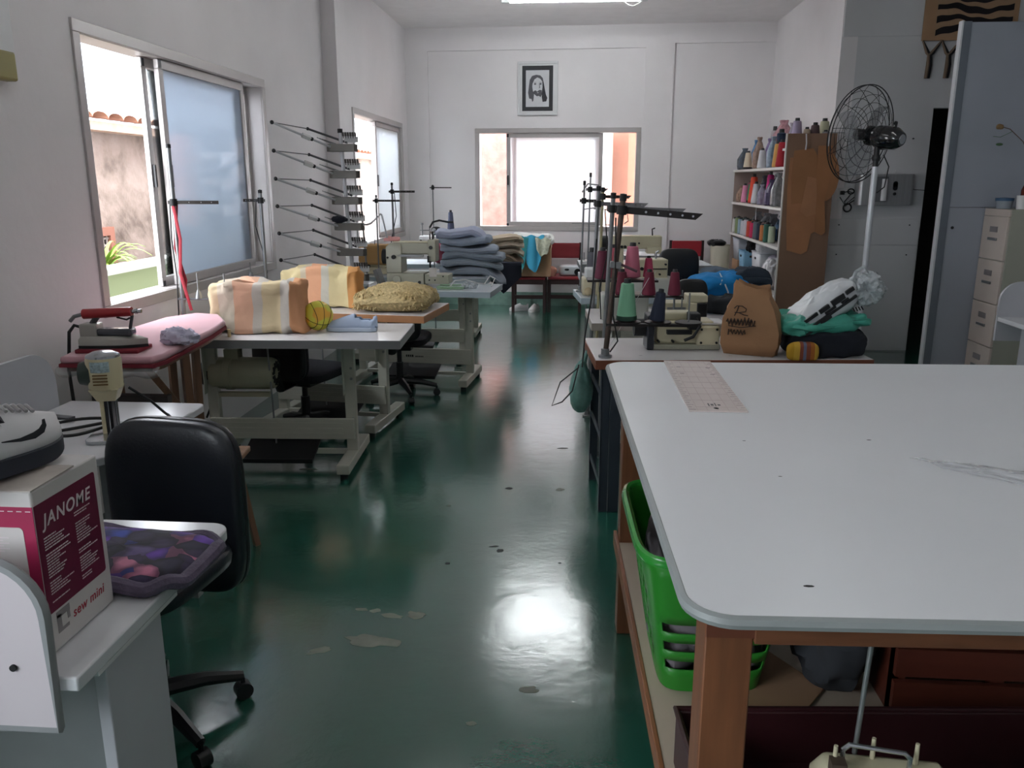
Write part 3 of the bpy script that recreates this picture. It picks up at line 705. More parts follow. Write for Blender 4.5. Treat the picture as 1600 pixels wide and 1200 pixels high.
# wooden stool behind it
t = thing('stool', 'worn wooden stool behind the black office chair', 'stool', (-1.53, 3.12, 0), 6)
M_oldwood = mat('worn_wood', '94735c', 0.6, var=0.3, vscale=6, stretch=(2, 14, 14))
obj('seat', MB().box(-0.17, 0.17, -0.13, 0.16, 0.43, 0.455), M_oldwood, t, bevel=0.006)
for sx in (-1, 1):
    for sy in (-1, 1):
        obj('leg', MB().tube([(sx * 0.12, sy * 0.10, 0.43), (sx * 0.17, sy * 0.14, 0)], 0.017, 4), M_wood, t)
obj('stretcher', MB().box(-0.14, 0.14, -0.12, -0.10, 0.13, 0.16), M_wood, t)
obj('stretcher', MB().box(-0.14, 0.14, 0.10, 0.12, 0.13, 0.16), M_wood, t)

# ------------------------------------------------------------ cloth cutting machine on the far left desk
M_cream = mat('cream_enamel', 'cfc4a0', 0.35, var=0.05, coat=0.2)
t = thing('cloth_cutting_machine', 'cream upright cloth cutting machine with a green side cap on the left desk', 'cutting machine', (-1.50, 2.48, 0.751), 15)
obj('base_plate', MB().prism(rrect(-0.06, 0.05, -0.10, 0.09, 0.03), 0.0, 0.012), M_chrome, t, bevel=0.002)
obj('standard', MB().box(-0.012, 0.012, -0.01, 0.035, 0.012, 0.13), M_black, t, bevel=0.003)
obj('blade', MB().box(0.002, 0.005, -0.018, -0.008, 0.01, 0.12), M_chrome, t)
obj('blade_guide', MB().box(-0.022, -0.010, -0.015, 0.01, 0.012, 0.12), M_cream, t)
obj('presser_rod', MB().cyl((0.024, 0.0, 0.03), (0.024, 0.0, 0.15), 0.005), M_chrome, t)
obj('gear_neck', MB().loft([[(-0.028, -0.02, 0.12), (0.028, -0.02, 0.12), (0.028, 0.04, 0.12), (-0.028, 0.04, 0.12)], [(-0.045, -0.045, 0.165), (0.045, -0.045, 0.165), (0.045, 0.05, 0.165), (-0.045, 0.05, 0.165)]]), M_cream, t, bevel=0.004)
m_ = obj('motor_housing', MB().lathe([(0.040, 0.155), (0.052, 0.165), (0.054, 0.255), (0.048, 0.270), (0.030, 0.276), (0.0, 0.277)], n=28), M_cream, t)
obj('motor_cap', MB().lathe([(0.0, 0.283), (0.03, 0.281), (0.050, 0.271), (0.051, 0.264), (0.045, 0.262)], n=28), M_chrome, t)
b = MB()
for k in range(4): b.box(-0.022, 0.022, -0.0565, -0.0535, 0.182 + k * 0.010, 0.186 + k * 0.010)
obj('vent_slots', b, mat('vent_brown', '6e5326', 0.7), t)
obj('rating_label', MB().sheet(lambda u, v: (0.0548 * math.sin((u - .5) * 1.1), -0.0548 * math.cos((u - .5) * 1.1), 0.222 + 0.034 * v), 8, 1, 0.0005), mat('label_blue_white', '9fb2c4', 0.5, var=0.5, vscale=120), t)
obj('side_cap', MB().cyl((-0.035, 0, 0.212), (-0.072, 0, 0.212), 0.044, 0.036, n=24), mat('dark_green_cap', '26352f', 0.4), t)
obj('handle', MB().tube([(0.0, 0.05, 0.15), (0.0, 0.095, 0.17), (0.0, 0.11, 0.22), (0, 0.10, 0.25)], 0.013, 10), M_black, t)
cord = MB()
pts = []
for k in range(60):
    a = k / 59
    pts.append((-1.56 - 0.14 * math.sin(a * 7.5) - 0.16 * a, 2.50 + 0.11 * math.cos(a * 9) - 0.05 * a, 0.758 + 0.010 * (1 + math.sin(a * 13)) + 0.03 * math.exp(-((a - 0.35) / 0.08) ** 2)))
cord.tube(pts, 0.0055, 8)
tag(obj('power_cord', cord, M_cord), 'black power cord coiled loosely on the left desk beside the cutting machine', 'cord')
cord = MB().tube([(-1.46, 2.54, 0.90), (-1.40, 2.56, 0.85), (-1.38, 2.60, 0.80), (-1.40, 2.68, 0.759), (-1.43, 2.72, 0.757)], 0.0045, 8)
tag(obj('power_cord', cord, M_cord), 'short black cord dropping from the right of the cutting machine motor', 'cord')
tag(obj('paper_strip', MB(TR(-1.80, 2.60, 0.752) @ RZ(20)).box(-0.09, 0.09, -0.012, 0.012, 0, 0.004), M_white), 'white strip of card on the left desk among the cords', 'paper')
tag(obj('hand_shears', MB(TR(-1.80, 2.66, 0.752) @ RZ(-12)).box(-0.10, 0.06, -0.016, 0.016, 0, 0.008).box(-0.16, -0.10, -0.012, 0.012, 0, 0.014), mat('greyblack', '4b4c50', 0.5)), 'grey strip tool lying on the left desk near the wall panel', 'tool')

# ------------------------------------------------------------ ironing board and steam iron
M_pinkc = mat('pink_pad', 'c99aa3', 0.9, var=0.06, sheen=0.3); M_redc = mat('red_underlay', '7e2230', 0.85, var=0.1)
t = thing('ironing_board', 'pink padded ironing board with wooden trestle legs along the left wall', 'ironing board', (-1.88, 3.6, 0))
outl = [(-0.18, -0.50), (0.20, -0.48), (0.215, -0.40), (0.165, 0.15), (0.12, 0.42), (0.0, 0.62), (-0.14, 0.66), (-0.24, 0.50), (-0.26, 0.0)]
obj('pad', MB().prism(outl, 0.845, 0.875), M_pinkc, t, bevel=0.012)
obj('underlay', MB().prism([(x * 1.0 + (0.006 if x > 0 else 0), y - 0.006) for x, y in outl], 0.832, 0.846), M_redc, t)
obj('board', MB().prism([(x * 0.9, y * 0.94) for x, y in outl], 0.808, 0.832), M_wood, t)
obj('plastic_wrap', MB().sheet(lambda u, v: (-0.20 + 0.42 * u, -0.46 - 0.045 * math.sin(PI * v) + 0.006 * math.sin(17 * u), 0.835 - 0.05 * v + 0.006 * math.sin(23 * u + 4 * v)), 24, 5, 0.001), mat('clear_film', 'c8cacb', 0.15, alpha=0.28, var=0), t)
obj('leg', MB().tube([(0.125, -0.06, 0.81), (0.125, -0.04, 0.0)], 0.024, 4), M_wood, t)
obj('leg', MB().tube([(-0.20, -0.06, 0.81), (-0.20, -0.04, 0.0)], 0.024, 4), M_wood, t)
obj('leg', MB().tube([(-0.17, 0.40, 0.81), (-0.18, 0.40, 0.0)], 0.024, 4), M_wood, t)
obj('leg', MB().tube([(-0.04, 0.40, 0.81), (-0.06, 0.40, 0.0)], 0.024, 4), M_wood, t)
obj('brace', MB().tube([(0.115, -0.38, 0.81), (0.12, -0.08, 0.52)], 0.020, 4), M_wood, t)
obj('cross_rail', MB().box(-0.20, 0.14, -0.28, -0.24, 0.60, 0.66), mat('dark_rail', '3b3432', 0.6), t)

t = thing('steam_iron', 'industrial steam iron with a red handle resting on the ironing board', 'iron', (-1.90, 3.24, 0.893), 4)
M_alum = mat('cast_aluminium', 'b5b3ac', 0.3, 0.6, var=0.05)
def iron_out(s, z, x0=-0.125, x1=0.14):
    p = []
    for k in range(17):
        u = k / 16; p.append((x0 + (x1 - x0) * u, -0.052 * s * (1 - (max(0, u - 0.35) / 0.65) ** 2.2)))
    return [(x, y, z) for x, y in p] + [(x, -y, z) for x, y in reversed(p[:-1])]
obj('soleplate', MB().loft([iron_out(1.0, 0.0), iron_out(1.0, 0.012)]), M_dark, t)
obj('body', MB().loft([iron_out(0.98, 0.012), iron_out(0.95, 0.035), iron_out(0.72, 0.048, -0.120, 0.10)]), M_alum, t)
obj('rear_box', MB().box(-0.125, -0.055, -0.035, 0.035, 0.03, 0.098), M_alum, t, bevel=0.006)
obj('top_cover', MB().box(-0.06, 0.085, -0.03, 0.03, 0.045, 0.078), mat('dark_cover', '3f424b', 0.15, 0.3, coat=1.0), t, bevel=0.01)
obj('handle_post', MB().tube([(-0.085, 0, 0.095), (-0.06, 0, 0.125)], 0.012, 8).tube([(0.07, 0, 0.07), (0.085, 0, 0.13)], 0.007, 8), mat('grey_post', '55565a', 0.4, 0.5), t)
obj('handle', MB().cyl((-0.115, 0, 0.135), (0.085, 0, 0.146), 0.021, 0.019, n=20), mat('red_handle', 'a51f28', 0.28, coat=0.5), t)
obj('steam_fitting', MB().cyl((0.085, 0, 0.146), (0.125, 0, 0.148), 0.008).cyl((0.098, 0, 0.147), (0.108, 0, 0.148), 0.012, n=8), M_chrome, t)
obj('trigger', MB().tube([(0.02, 0, 0.122), (0.06, 0, 0.112), (0.075, 0, 0.12)], 0.004, 6), M_black, t)
obj('hose', MB().tube([(-0.115, 0, 0.135), (-0.155, 0, 0.125), (-0.175, 0, 0.105)], 0.008, 8), mat('grey_hose', '7b7c7f', 0.5), t)
obj('power_cable', MB().tube([(-0.125, 0, 0.078), (-0.16, 0, 0.088), (-0.182, -0.005, 0.06), (-0.187, -0.01, 0.0), (-0.19, -0.03, -0.10), (-0.17, -0.06, -0.22), (-0.15, -0.08, -0.35)], 0.007, 8), M_cord, t)
t2 = thing('iron_rest', 'red felt rest under the steam iron', 'pad', (-1.90, 3.24, 0.876), 4)
obj('felt', MB().box(-0.135, 0.125, -0.07, 0.07, 0, 0.016), M_redc, t2, bevel=0.004)
tag(obj('crumpled_cloth', MB().blob((-1.70, 3.40, 0.905), (0.16, 0.11, 0.075), 0.9, 0.9, 36, 18, amp=0.022, freq=26, seed=9, floor=0.877, ridged=True), mat('pale_lilac_cloth', 'cfcbe0', 0.9), smooth=30), 'crumpled pale lilac cloth scrap on the ironing board by the iron', 'cloth')
# ------------------------------------------------------------ sewing tables
M_beige = mat('beige_steel', 'bcbbaf', 0.4, 0.1, var=0.04)
M_top = mat('table_laminate', 'dcdadb', 0.25, var=0.03)
M_topblue = mat('table_laminate_cool', 'd2dadf', 0.22, var=0.03)
M_edgeg = mat('grey_table_edge', '8b8b8d', 0.45, var=0.06)
M_edgel = mat('pale_table_edge', 'aebcc4', 0.4, var=0.05)
M_edgeb = mat('beech_edge', 'c08a62', 0.4, var=0.12, vscale=5)
M_edged = mat('dark_wood_edge', '7a4734', 0.4, var=0.12, vscale=5)
def sewing_table(label, loc, rz, W, D, top, edge, H=0.76, th=0.045, leg=M_beige, cols=(0.12, 0.80), marks=True, drawer=False, low=True, side_edge=None, group=None, bar=True, foot=0.58):
    """x 0..W to the right, y 0..D away from the camera; front right corner at x = W"""
    t = thing('sewing_table', label, 'table', loc, rz, group)
    obj('tabletop', MB().box(0.004, W - 0.004, 0.004, D - 0.004, H - th, H), top, t, bevel=0.002)
    b = MB(); b.box(0, W, 0, 0.004, H - th, H - 0.002); b.box(0, W, D - 0.004, D, H - th, H - 0.002); b.box(0, 0.004, 0.004, D - 0.004, H - th, H - 0.002); b.box(W - 0.004, W, 0.004, D - 0.004, H - th, H - 0.002)
    obj('edge_band', b, edge, t)
    for c in cols:
        x = c * W
        lg = obj('leg', MB().box(x - 0.03, x + 0.03, D * 0.44, D * 0.44 + 0.045, 0.06, H - th).box(x - 0.03, x - 0.024, D * 0.36, D * 0.44, H - th - 0.30, H - th), leg, t, bevel=0.003)
        y0 = D / 2 - foot / 2
        obj('foot', MB().box(x - 0.035, x + 0.035, y0, y0 + foot, 0.03, 0.085), leg, lg, bevel=0.006)
        b = MB()
        for yy in (y0 + 0.03, y0 + foot - 0.03): b.cyl((x, yy, 0.0), (x, yy, 0.03), 0.022, n=12)
        obj('rubber_pad', b, M_dark, lg)
        b = MB()
        for zz in (0.19, 0.27, 0.5, 0.56): b.cyl((x + 0.012, D * 0.44 - 0.004, zz), (x + 0.012, D * 0.44 + 0.001, zz), 0.008, n=10)
        obj('bolts', b, M_steel, lg)
    x0, x1 = cols[0] * W + 0.03, cols[1] * W - 0.03
    if bar:
        cb = obj('crossbar', MB().box(x0 - 0.05, x1 + 0.05, D * 0.40, D * 0.44 - 0.001, 0.155, 0.275), leg, t, bevel=0.004)
        b = MB(); L = x1 - x0
        for a0, a1 in ((0.02, 0.98),):
            for zz in (0.185, 0.215, 0.245): b.box(x0 + a0 * L, x0 + a1 * L, D * 0.40 - 0.003, D * 0.40, zz, zz + 0.006)
        obj('pressed_ribs', b, leg, cb)
    if low:
        obj('lower_rail', MB().box(x0, x1, D * 0.46, D * 0.46 + 0.03, 0.06, 0.085), leg, t)
        obj('treadle', MB(TR((x0 + x1) / 2, D * 0.30, 0.10) @ RX(18)).box(-0.20, 0.20, -0.10, 0.13, -0.008, 0.008).box(-0.20, 0.20, -0.10, -0.09, 0.008, 0.02), M_dark, t, bevel=0.003)
        obj('pitman_rod', MB().cyl((x0 + 0.44 * (x1 - x0), D * 0.42, 0.12), (x0 + 0.42 * (x1 - x0), D * 0.42, H - th), 0.005), M_steel, t)
    if marks:
        b = MB(); random.seed(int(loc[0] * 100) + 7)
        for k in range(7):
            mx, my = random.uniform(0.2, W - 0.2), random.uniform(0.04, D * 0.35); b.lathe([(0.0, H + 0.0004), (0.009, H + 0.0006)], (mx, my, 0), 12)
        obj('hole_caps', b, M_steel, t)
    if drawer: obj('drawer', MB().box(W * 0.25, W * 0.42, 0.05, 0.40, H - th - 0.09, H - th), M_dark, t, bevel=0.004)
    return t
def clutch_motor(parent, x, y, z, L=0.36, r=0.09):
    mo = obj('motor', MB(TR(x, y, z) @ RY(90)).lathe([(0.0, -L / 2), (r * 0.86, -L / 2), (r, -L / 2 + 0.02), (r, -L / 2 + 0.08), (r * 1.05, -L / 2 + 0.085), (r * 1.05, -L / 2 + 0.12), (r, -L / 2 + 0.125), (r, L / 2 - 0.03), (r * 0.9, L / 2 - 0.005), (r * 0.7, L / 2), (0, L / 2)], n=32), mat('motor_cream', 'b5b199', 0.35, 0.1, var=0.04), parent)
    b = MB(TR(x + L / 2, y, z) @ RY(90))
    for k in range(14):
        a = 2 * PI * k / 14; b.cbox(math.cos(a) * r * 0.55, math.sin(a) * r * 0.55, 0.001, 0.008 + 0.03 * abs(math.cos(a)), 0.008 + 0.03 * abs(math.sin(a)), 0.004)
    obj('vent_slots', b, M_dark, mo)
    obj('mounting_bracket', MB().box(x - 0.10, x - 0.02, y - 0.03, y + 0.05, z + r * 0.8, z + r + 0.05), mo.data.materials[0], mo, bevel=0.004)
    obj('clutch_plate', MB().cyl((x - L / 2 - 0.05, y, z), (x - L / 2, y, z), r * 0.75, n=24), M_dark, mo)
    obj('lower_arm', MB().box(x - L / 2, x + L / 2 - 0.03, y - 0.05, y - 0.02, z - r - 0.035, z - r - 0.01), mo.data.materials[0], mo)
    obj('cable', MB().tube([(x - L / 2 - 0.02, y - 0.03, z - 0.06), (x - L / 2 + 0.0, y - 0.04, z - 0.16), (x - L / 2 - 0.04, y - 0.04, z - 0.25)], 0.006, 6), M_cord, mo)
T1 = sewing_table('white sewing table nearest on the left, a cream motor under it', (-2.08, 4.075, 0), 3, 1.19, 0.54, M_top, M_edgeg, cols=(0.08, 0.725))
clutch_motor(T1, 0.26, 0.30, 0.515)
T2 = sewing_table('sewing table with a beech brown edge carrying the shaggy cushion', (-2.10, 4.965, 0), -7, 1.22, 0.56, M_top, M_edgeb, H=0.78, cols=(0.12, 0.70))
T3 = sewing_table('pale blue-grey topped sewing table with a printed crossbar, carrying the big grey machine', (-1.86, 6.19, 0), -5, 1.245, 0.52, M_topblue, M_edgel, cols=(0.12, 0.828))
b = MB(); x = 0.52
for wd in (0.010, 0.012, 0.010, 0.014, 0.0, 0.010, 0.008, 0.009, 0.008, 0.008):
    if wd: b.box(x, x + wd, 0.2045, 0.2065, 0.205, 0.222 if x < 0.585 else 0.215)
    x += wd + 0.005 if wd else 0.012
obj('dark_print', b, M_dark, T3)
T4 = sewing_table('farthest sewing table in the left row, under the folded garments', (-2.08, 7.02, 0), -2, 1.35, 0.6, M_topblue, M_edgel, cols=(0.12, 0.80))
T5 = sewing_table('sewing table at the back left, half hidden behind the garment pile', (-2.04, 8.15, 0), 0, 1.25, 0.55, M_topblue, M_edgel, cols=(0.12, 0.82), low=False)
R1 = sewing_table('dark wood edged sewing table just beyond the cutting table, on a dark steel stand', (0.104, 3.735, 0), 5, 1.29, 0.56, M_top, M_edged, leg=M_steel, cols=(0.5, 0.93), low=False, bar=False)
M_slate = mat('slate_steel', '3e4550', 0.45, 0.3, var=0.1)
for y in (0.03, 0.47):
    obj('leg', MB().box(0.035, 0.075, y, y + 0.006, 0.0, 0.715).box(0.035, 0.041, y, y + 0.035, 0.0, 0.715), M_slate, R1)
obj('leg', MB().box(0.078, 0.13, 0.028, 0.06, 0.0, 0.715), M_slate, R1, bevel=0.002)
b = MB()
for z in (0.12, 0.36, 0.56): b.box(0.037, 0.043, 0.03, 0.50, z, z + 0.03)
obj('side_rungs', b, M_slate, R1)
obj('back_apron', MB().box(0.05, 1.2, 0.50, 0.52, 0.60, 0.715), M_slate, R1)
R2 = sewing_table('grey edged sewing table second from the cutting table in the right row', (0.105, 4.76, 0), 3, 1.2, 0.57, M_top, mat('taupe_edge', 'a59b93', 0.5), cols=(0.14, 0.86))
R3 = sewing_table('white sewing table third in the right row, with the blue bundle at its right end', (0.05, 5.82, 0), 7, 1.32, 0.48, M_topblue, M_edgel, cols=(0.14, 0.86))
R4 = sewing_table('white sewing table in the right row under the white cup', (0.06, 7.02, 0), 3, 1.17, 0.55, M_top, M_edgel, cols=(0.14, 0.86))
R5 = sewing_table('white topped sewing table second from the end wall in the right row', (0.055, 8.15, 0), 3, 1.30, 0.58, M_topblue, M_edgeg, cols=(0.14, 0.86), low=False)
R6 = sewing_table('small white topped sewing table nearest the end wall in the right row', (0.55, 9.30, 0), 2, 0.80, 0.55, M_top, M_edgeg, cols=(0.14, 0.86), low=False)

# ------------------------------------------------------------ covered machines (covers hide the machine itself)
def cover(label, loc, rz, W, D, H, seed, stops, lean=0.0):
    m = ramp_mat('striped_cover_%d' % seed, stops, 'X', rough=0.92, scale=1.0 / W, off=0.5, bump=0.45, bscale=24, wob=0.03)
    def f(p):
        x, y, z = p; u = x / (W / 2)
        # tall at the left end, a dip, then the machine head
        sag = 0.03 * H * math.sin(u * 5 + seed) if z > 0 else 0
        flare = 1 + 0.10 * max(0, -z / (H / 2))
        return Vector((x * flare + lean * z, y * flare * (1.0 + 0.12 * math.sin(x * 22 + seed) * (1 if z < 0 else 0.4)), z + sag))
    b = MB(); b.blob((0, 0, H / 2), (W, D, H), 0.22, 0.30, 120, 56, amp=0.026, freq=8.0, seed=seed, floor=0.0, fn=f, ridged=True)
    t = obj('machine_cover', b, m, loc=loc, rz=rz, smooth=50)
    return tag(t, label, 'cover')
c1 = cover('cream and peach striped machine cover on the nearest left table, touching the ball', (-1.705, 4.36, 0.762), 5, 0.50, 0.20, 0.275, 3,
      [(0, 'cfbd9c'), (0.14, 'c6baa8'), (0.30, 'd2a68c'), (0.50, 'bfb7ad'), (0.60, 'cdbb97'), (0.80, 'b9b2a9'), (0.90, 'cd9770')])
c2 = cover('cream and peach striped cloth cover on the second left table behind the first one', (-1.60, 5.16, 0.782), 0, 0.50, 0.17, 0.255, 8,
      [(0, 'd9c79a'), (0.30, 'cdbfa6'), (0.37, 'e0a784'), (0.56, 'c9c4b6'), (0.66, 'd9c99c'), (0.90, 'c9925c')])
def thread_stand(label, loc, rz, H, arms, trays=(), straps=False, r=0.011, mt=None, pins=(), cap=True):
    mt = mt or M_steel
    t = thing('thread_stand', label, 'thread stand', loc, rz)
    obj('pole', MB().cyl((0, 0, 0), (0, 0, H), r, n=12), mt, t)
    obj('base_nut', MB().lathe([(0.03, 0), (0.03, 0.008), (0.018, 0.012), (0.018, 0.03), (r, 0.031)], n=12), M_dark, t)
    for (z, L, ang, wd) in arms:
        a = obj('guide_arm', MB(TR(0, 0, z) @ RZ(ang)).add(*(lambda B: (B.V, B.F))(MB().prism([(-0.03, -0.002), (L, -0.002), (L, 0.002), (-0.03, 0.002)], -wd / 2, wd / 2))), mat('dark_arm', '34312f', 0.4, 0.5) if mt is not M_chrome else M_steel, t)
        b = MB(TR(0, 0, z) @ RZ(ang))
        for f in (0.35, 0.62, 0.85): b.cyl((L * f, -0.004, 0), (L * f, 0.004, 0), wd * 0.16, n=10)
        obj('eyelets', b, M_chrome, a)
        obj('clamp', MB().lathe([(r + 0.008, z - 0.018), (r + 0.008, z + 0.018)], n=12), M_dark, t)
    for (z, L, ang) in trays:
        a = obj('spool_arm', MB(TR(0, 0, z) @ RZ(ang)).box(-0.02, L, -0.012, 0.012, -0.004, 0.004), mat('grey_arm', '6d6e72', 0.4, 0.4), t)
        for f in pins:
            b = MB(TR(0, 0, z) @ RZ(ang)); b.cyl((L * f, 0, 0), (L * f, 0, 0.14), 0.004, n=8).lathe([(0.020, 0.004), (0.014, 0.03), (0.006, 0.05)], (L * f, 0, 0), 12)
            obj('spool_pin', b, M_steel, a)
    if cap: obj('pole_cap', MB().lathe([(r + 0.002, H - 0.015), (r + 0.002, H + 0.004), (0.0, H + 0.008)], n=12), M_dark, t)
    return t
ts = thread_stand('grey thread stand wound with red straps, before the open left window', (-2.11, 4.30, 0.762), 0, 0.98, [(0.69, 0.24, 2, 0.018)], [(0.18, 0.26, 0)], pins=(0.35, 0.92), mt=M_steel)
obj('red_strap', MB().tube([(0.0, -0.012, 0.69), (0.025, -0.014, 0.5), (0.008, -0.016, 0.32), (0.05, -0.014, 0.12)], 0.009, 6, flat=0.3).tube([(0.01, 0.012, 0.69), (-0.02, 0.012, 0.45), (0.02, 0.014, 0.28), (-0.03, 0.012, 0.0)], 0.009, 6, flat=0.3), mat('red_strap', 'a02a38', 0.7), ts)
obj('cable', MB().tube([(-0.02, 0.0, 0.7), (-0.03, 0, 0.5), (-0.02, 0, 0.3), (-0.03, 0, 0.1), (-0.045, 0, 0.0)], 0.004, 6), M_cord, ts)
ts = thread_stand('grey thread stand with a short left arm in front of the frosted window', (-1.99, 5.22, 0.782), 0, 0.72, [(0.66, 0.12, 172, 0.018)], mt=M_steel)
obj('spool_plate', MB().lathe([(0.0, 0.165), (0.085, 0.165), (0.085, 0.172), (0.0, 0.174)], (-0.10, 0, 0), 28).cyl((-0.10, 0, 0.17), (0, 0, 0.17), 0.007), M_white, ts)
obj('spool_pin', MB().lathe([(0.018, 0.174), (0.013, 0.205), (0.004, 0.21), (0.003, 0.27)], (-0.10, 0, 0), 12), M_steel, ts)
obj('cable', MB().tube([(-0.03, 0, 0.66), (-0.045, 0, 0.5), (0.0, 0, 0.3), (0.01, 0, 0.2)], 0.0035, 6), M_cord, ts)

# ball
M_ball = bpy.data.materials.new('ball_rubber'); M_ball.use_nodes = True
nt = M_ball.node_tree; bb = nt.nodes['Principled BSDF']; bb.inputs['Roughness'].default_value = 0.5
tc = nt.nodes.new('ShaderNodeTexCoord'); n = nt.nodes.new('ShaderNodeTexNoise'); n.inputs['Scale'].default_value = 9
r = nt.nodes.new('ShaderNodeValToRGB'); r.color_ramp.interpolation = 'EASE'; e = r.color_ramp.elements; e[0].position = 0.53; e[0].color = lin('e2da50'); e[1].position = 0.60; e[1].color = lin('f2b646')
nt.links.new(tc.outputs['Object'], n.inputs['Vector']); nt.links.new(n.outputs['Fac'], r.inputs['Fac']); nt.links.new(r.outputs['Color'], bb.inputs['Base Color'])
t = thing('toy_basketball', 'small yellow and orange toy basketball beside the striped cover', 'ball', (-1.40, 4.40, 0.762 + 0.081))
obj('shell', MB().blob((0, 0, 0), (0.162, 0.162, 0.162), 1, 1, 40, 24), M_ball, t)
R_ = 0.0812; b = MB()
Mq = RX(20) @ RY(25) @ RZ(35)
b.tube([Mq @ Vector((R_ * math.cos(a), R_ * math.sin(a), 0)) for a in [2 * PI * k / 48 for k in range(48)]], 0.0016, 6, closed=True)
b.tube([Mq @ Vector((0, R_ * math.cos(a), R_ * math.sin(a))) for a in [2 * PI * k / 48 for k in range(48)]], 0.0016, 6, closed=True)
for s_ in (-1, 1):
    pts = []
    for k in range(48):
        a = 2 * PI * k / 48; v = Vector((s_ * (0.62 - 0.25 * abs(math.cos(a)) ** 2), math.cos(a) * 0.9, math.sin(a) * 0.75)).normalized() * R_
        pts.append(Mq @ v)
    b.tube(pts, 0.0016, 6, closed=True)
obj('seams', b, M_dark, t)
# slip-on shoe, toe to the left
M_sky = mat('pale_blue_canvas', 'b3c3dc', 0.8, var=0.03)
s2 = shoe('slip_on_shoe', 'pale blue canvas slip-on shoe beside the small ball', (-1.215, 4.40, 0.762), 181, 0.28, (M_sky, mat('pale_sole', 'c3cfe0', 0.6), mat('blue_lining', '8fa0bd', 0.8)), kind='slip')
obj('wooden_peg', MB().cyl((0.27, 0.09, 0.76), (0.27, 0.09, 0.80), 0.009), mat('peg_wood', 'c9b588', 0.7), T1)

# shaggy cushion
M_shag = mat('straw_shag', 'c9b384', 0.95, var=0.25, vscale=60, bump=0.8, bscale=90)
t = thing('shaggy_cushion', 'straw coloured shaggy cushion on the beech edged table', 'cushion', (-1.115, 5.135, 0.782), -4)
def pil(p):
    k = 1 - 0.35 * (abs(p.x) / 0.25) ** 2.5 - 0.35 * (abs(p.y) / 0.22) ** 2.5
    return Vector((p.x, p.y, p.z * max(0.15, k)))
obj('body', MB().blob((0, 0, 0.060), (0.47, 0.50, 0.19), 0.75, 0.40, 90, 44, amp=0.010, freq=45, seed=2, floor=0.0, fn=pil), M_shag, t, smooth=80)
random.seed(11); b = MB()
for k in range(900):
    a = random.uniform(0, 2 * PI); rr = random.random() ** 0.4
    x = 0.235 * math.copysign(abs(math.cos(a)) ** 0.4, math.cos(a)) * rr; y = 0.25 * math.copysign(abs(math.sin(a)) ** 0.4, math.sin(a)) * rr
    zt = 0.060 + 0.088 * max(0.0, 1 - (abs(x) / 0.245) ** 2.6 * 0.75) * max(0.0, 1 - (abs(y) / 0.255) ** 2.6 * 0.75)
    if rr > 0.93: zt = random.uniform(0.02, 0.06)
    dx, dy = random.uniform(-.012, .012), random.uniform(-.012, .012)
    b.tube([(x, y, zt - 0.01), (x + dx, y + dy, zt + 0.006), (x + 2 * dx, y + 2 * dy, zt - 0.012)], 0.0042, 4, cap=False)
sg_ = obj('shag_loops', b, M_shag, t, smooth=0); sg_['kind'] = 'stuff'
# ------------------------------------------------------------ machines
M_mach = mat('machine_grey', 'a7a594', 0.38, 0.1, var=0.06)
M_machc = mat('machine_cream', 'cdc5a8', 0.35, 0.05, var=0.05)
t = thing('industrial_sewing_machine', 'large grey industrial machine with an open window arm behind the shaggy cushion', 'sewing machine', (-1.47, 6.40, 0.762), -3)
obj('base', MB().box(0, 0.30, 0, 0.18, 0, 0.10), M_mach, t, bevel=0.006)
obj('column', MB().loft([[(0, 0, .10), (0.125, 0, .10), (0.125, .17, .10), (0, .17, .10)], [(0, 0, .30), (0.125, 0, .30), (0.125, .17, .30), (0, .17, .30)], [(0.03, 0.02, .33), (0.12, 0.02, .33), (0.12, .15, .33), (0.03, .15, .33)]]), M_mach, t, bevel=0.006)
obj('arm', MB().box(0.06, 0.385, 0.02, 0.15, 0.245, 0.335), M_mach, t, bevel=0.008)
obj('oil_cover', MB().box(0.05, 0.35, 0.025, 0.145, 0.335, 0.342), M_machc, t)
obj('arm_link', MB().box(0.09, 0.30, 0.0, 0.02, 0.225, 0.245), M_steel, t, bevel=0.003)
hd = obj('head', MB().box(0.335, 0.40, 0.0, 0.12, 0.19, 0.36), M_mach, t, bevel=0.008)
obj('tension_post', MB().cyl((0.36, -0.01, 0.30), (0.36, 0.0, 0.30), 0.014).cyl((0.37, 0.03, 0.36), (0.37, 0.03, 0.42), 0.006).cyl((0.345, 0.04, 0.36), (0.345, 0.04, 0.40), 0.004), M_dark, hd)
obj('needle_bar', MB().cyl((0.345, 0.03, 0.12), (0.345, 0.03, 0.20), 0.007).box(0.33, 0.36, 0.0, 0.05, 0.185, 0.235), M_dark, t)
obj('face_plate', MB().box(0.345, 0.405, -0.012, 0.0, 0.075, 0.145), mat('plate_pale', 'c9c5c0', 0.35, 0.2), t, bevel=0.003)
obj('hook_base', MB().box(0.31, 0.50, -0.01, 0.14, 0.02, 0.095), M_mach, t, bevel=0.006)
b = MB()
for x, z in ((0.345, 0.05), (0.39, 0.05), (0.455, 0.08)): b.cyl((x, -0.014, z), (x, -0.009, z), 0.006)
obj('screws', b, M_dark, t)
obj('dial', MB().cyl((0.085, -0.022, 0.05), (0.085, 0.0, 0.05), 0.034, n=28), M_mach, t, bevel=0.003)
obj('side_button', MB().cyl((0.265, -0.008, 0.03), (0.265, 0.0, 0.03), 0.012), M_dark, t)
obj('tension_knob', MB().cyl((0.065, -0.02, 0.225), (0.065, 0.0, 0.225), 0.016).cyl((0.015, -0.012, 0.22), (0.015, 0.0, 0.22), 0.008), M_dark, t)
obj('hand_wheel', MB().cyl((-0.045, 0.09, 0.22), (-0.01, 0.09, 0.22), 0.06, n=28), M_dark, t)
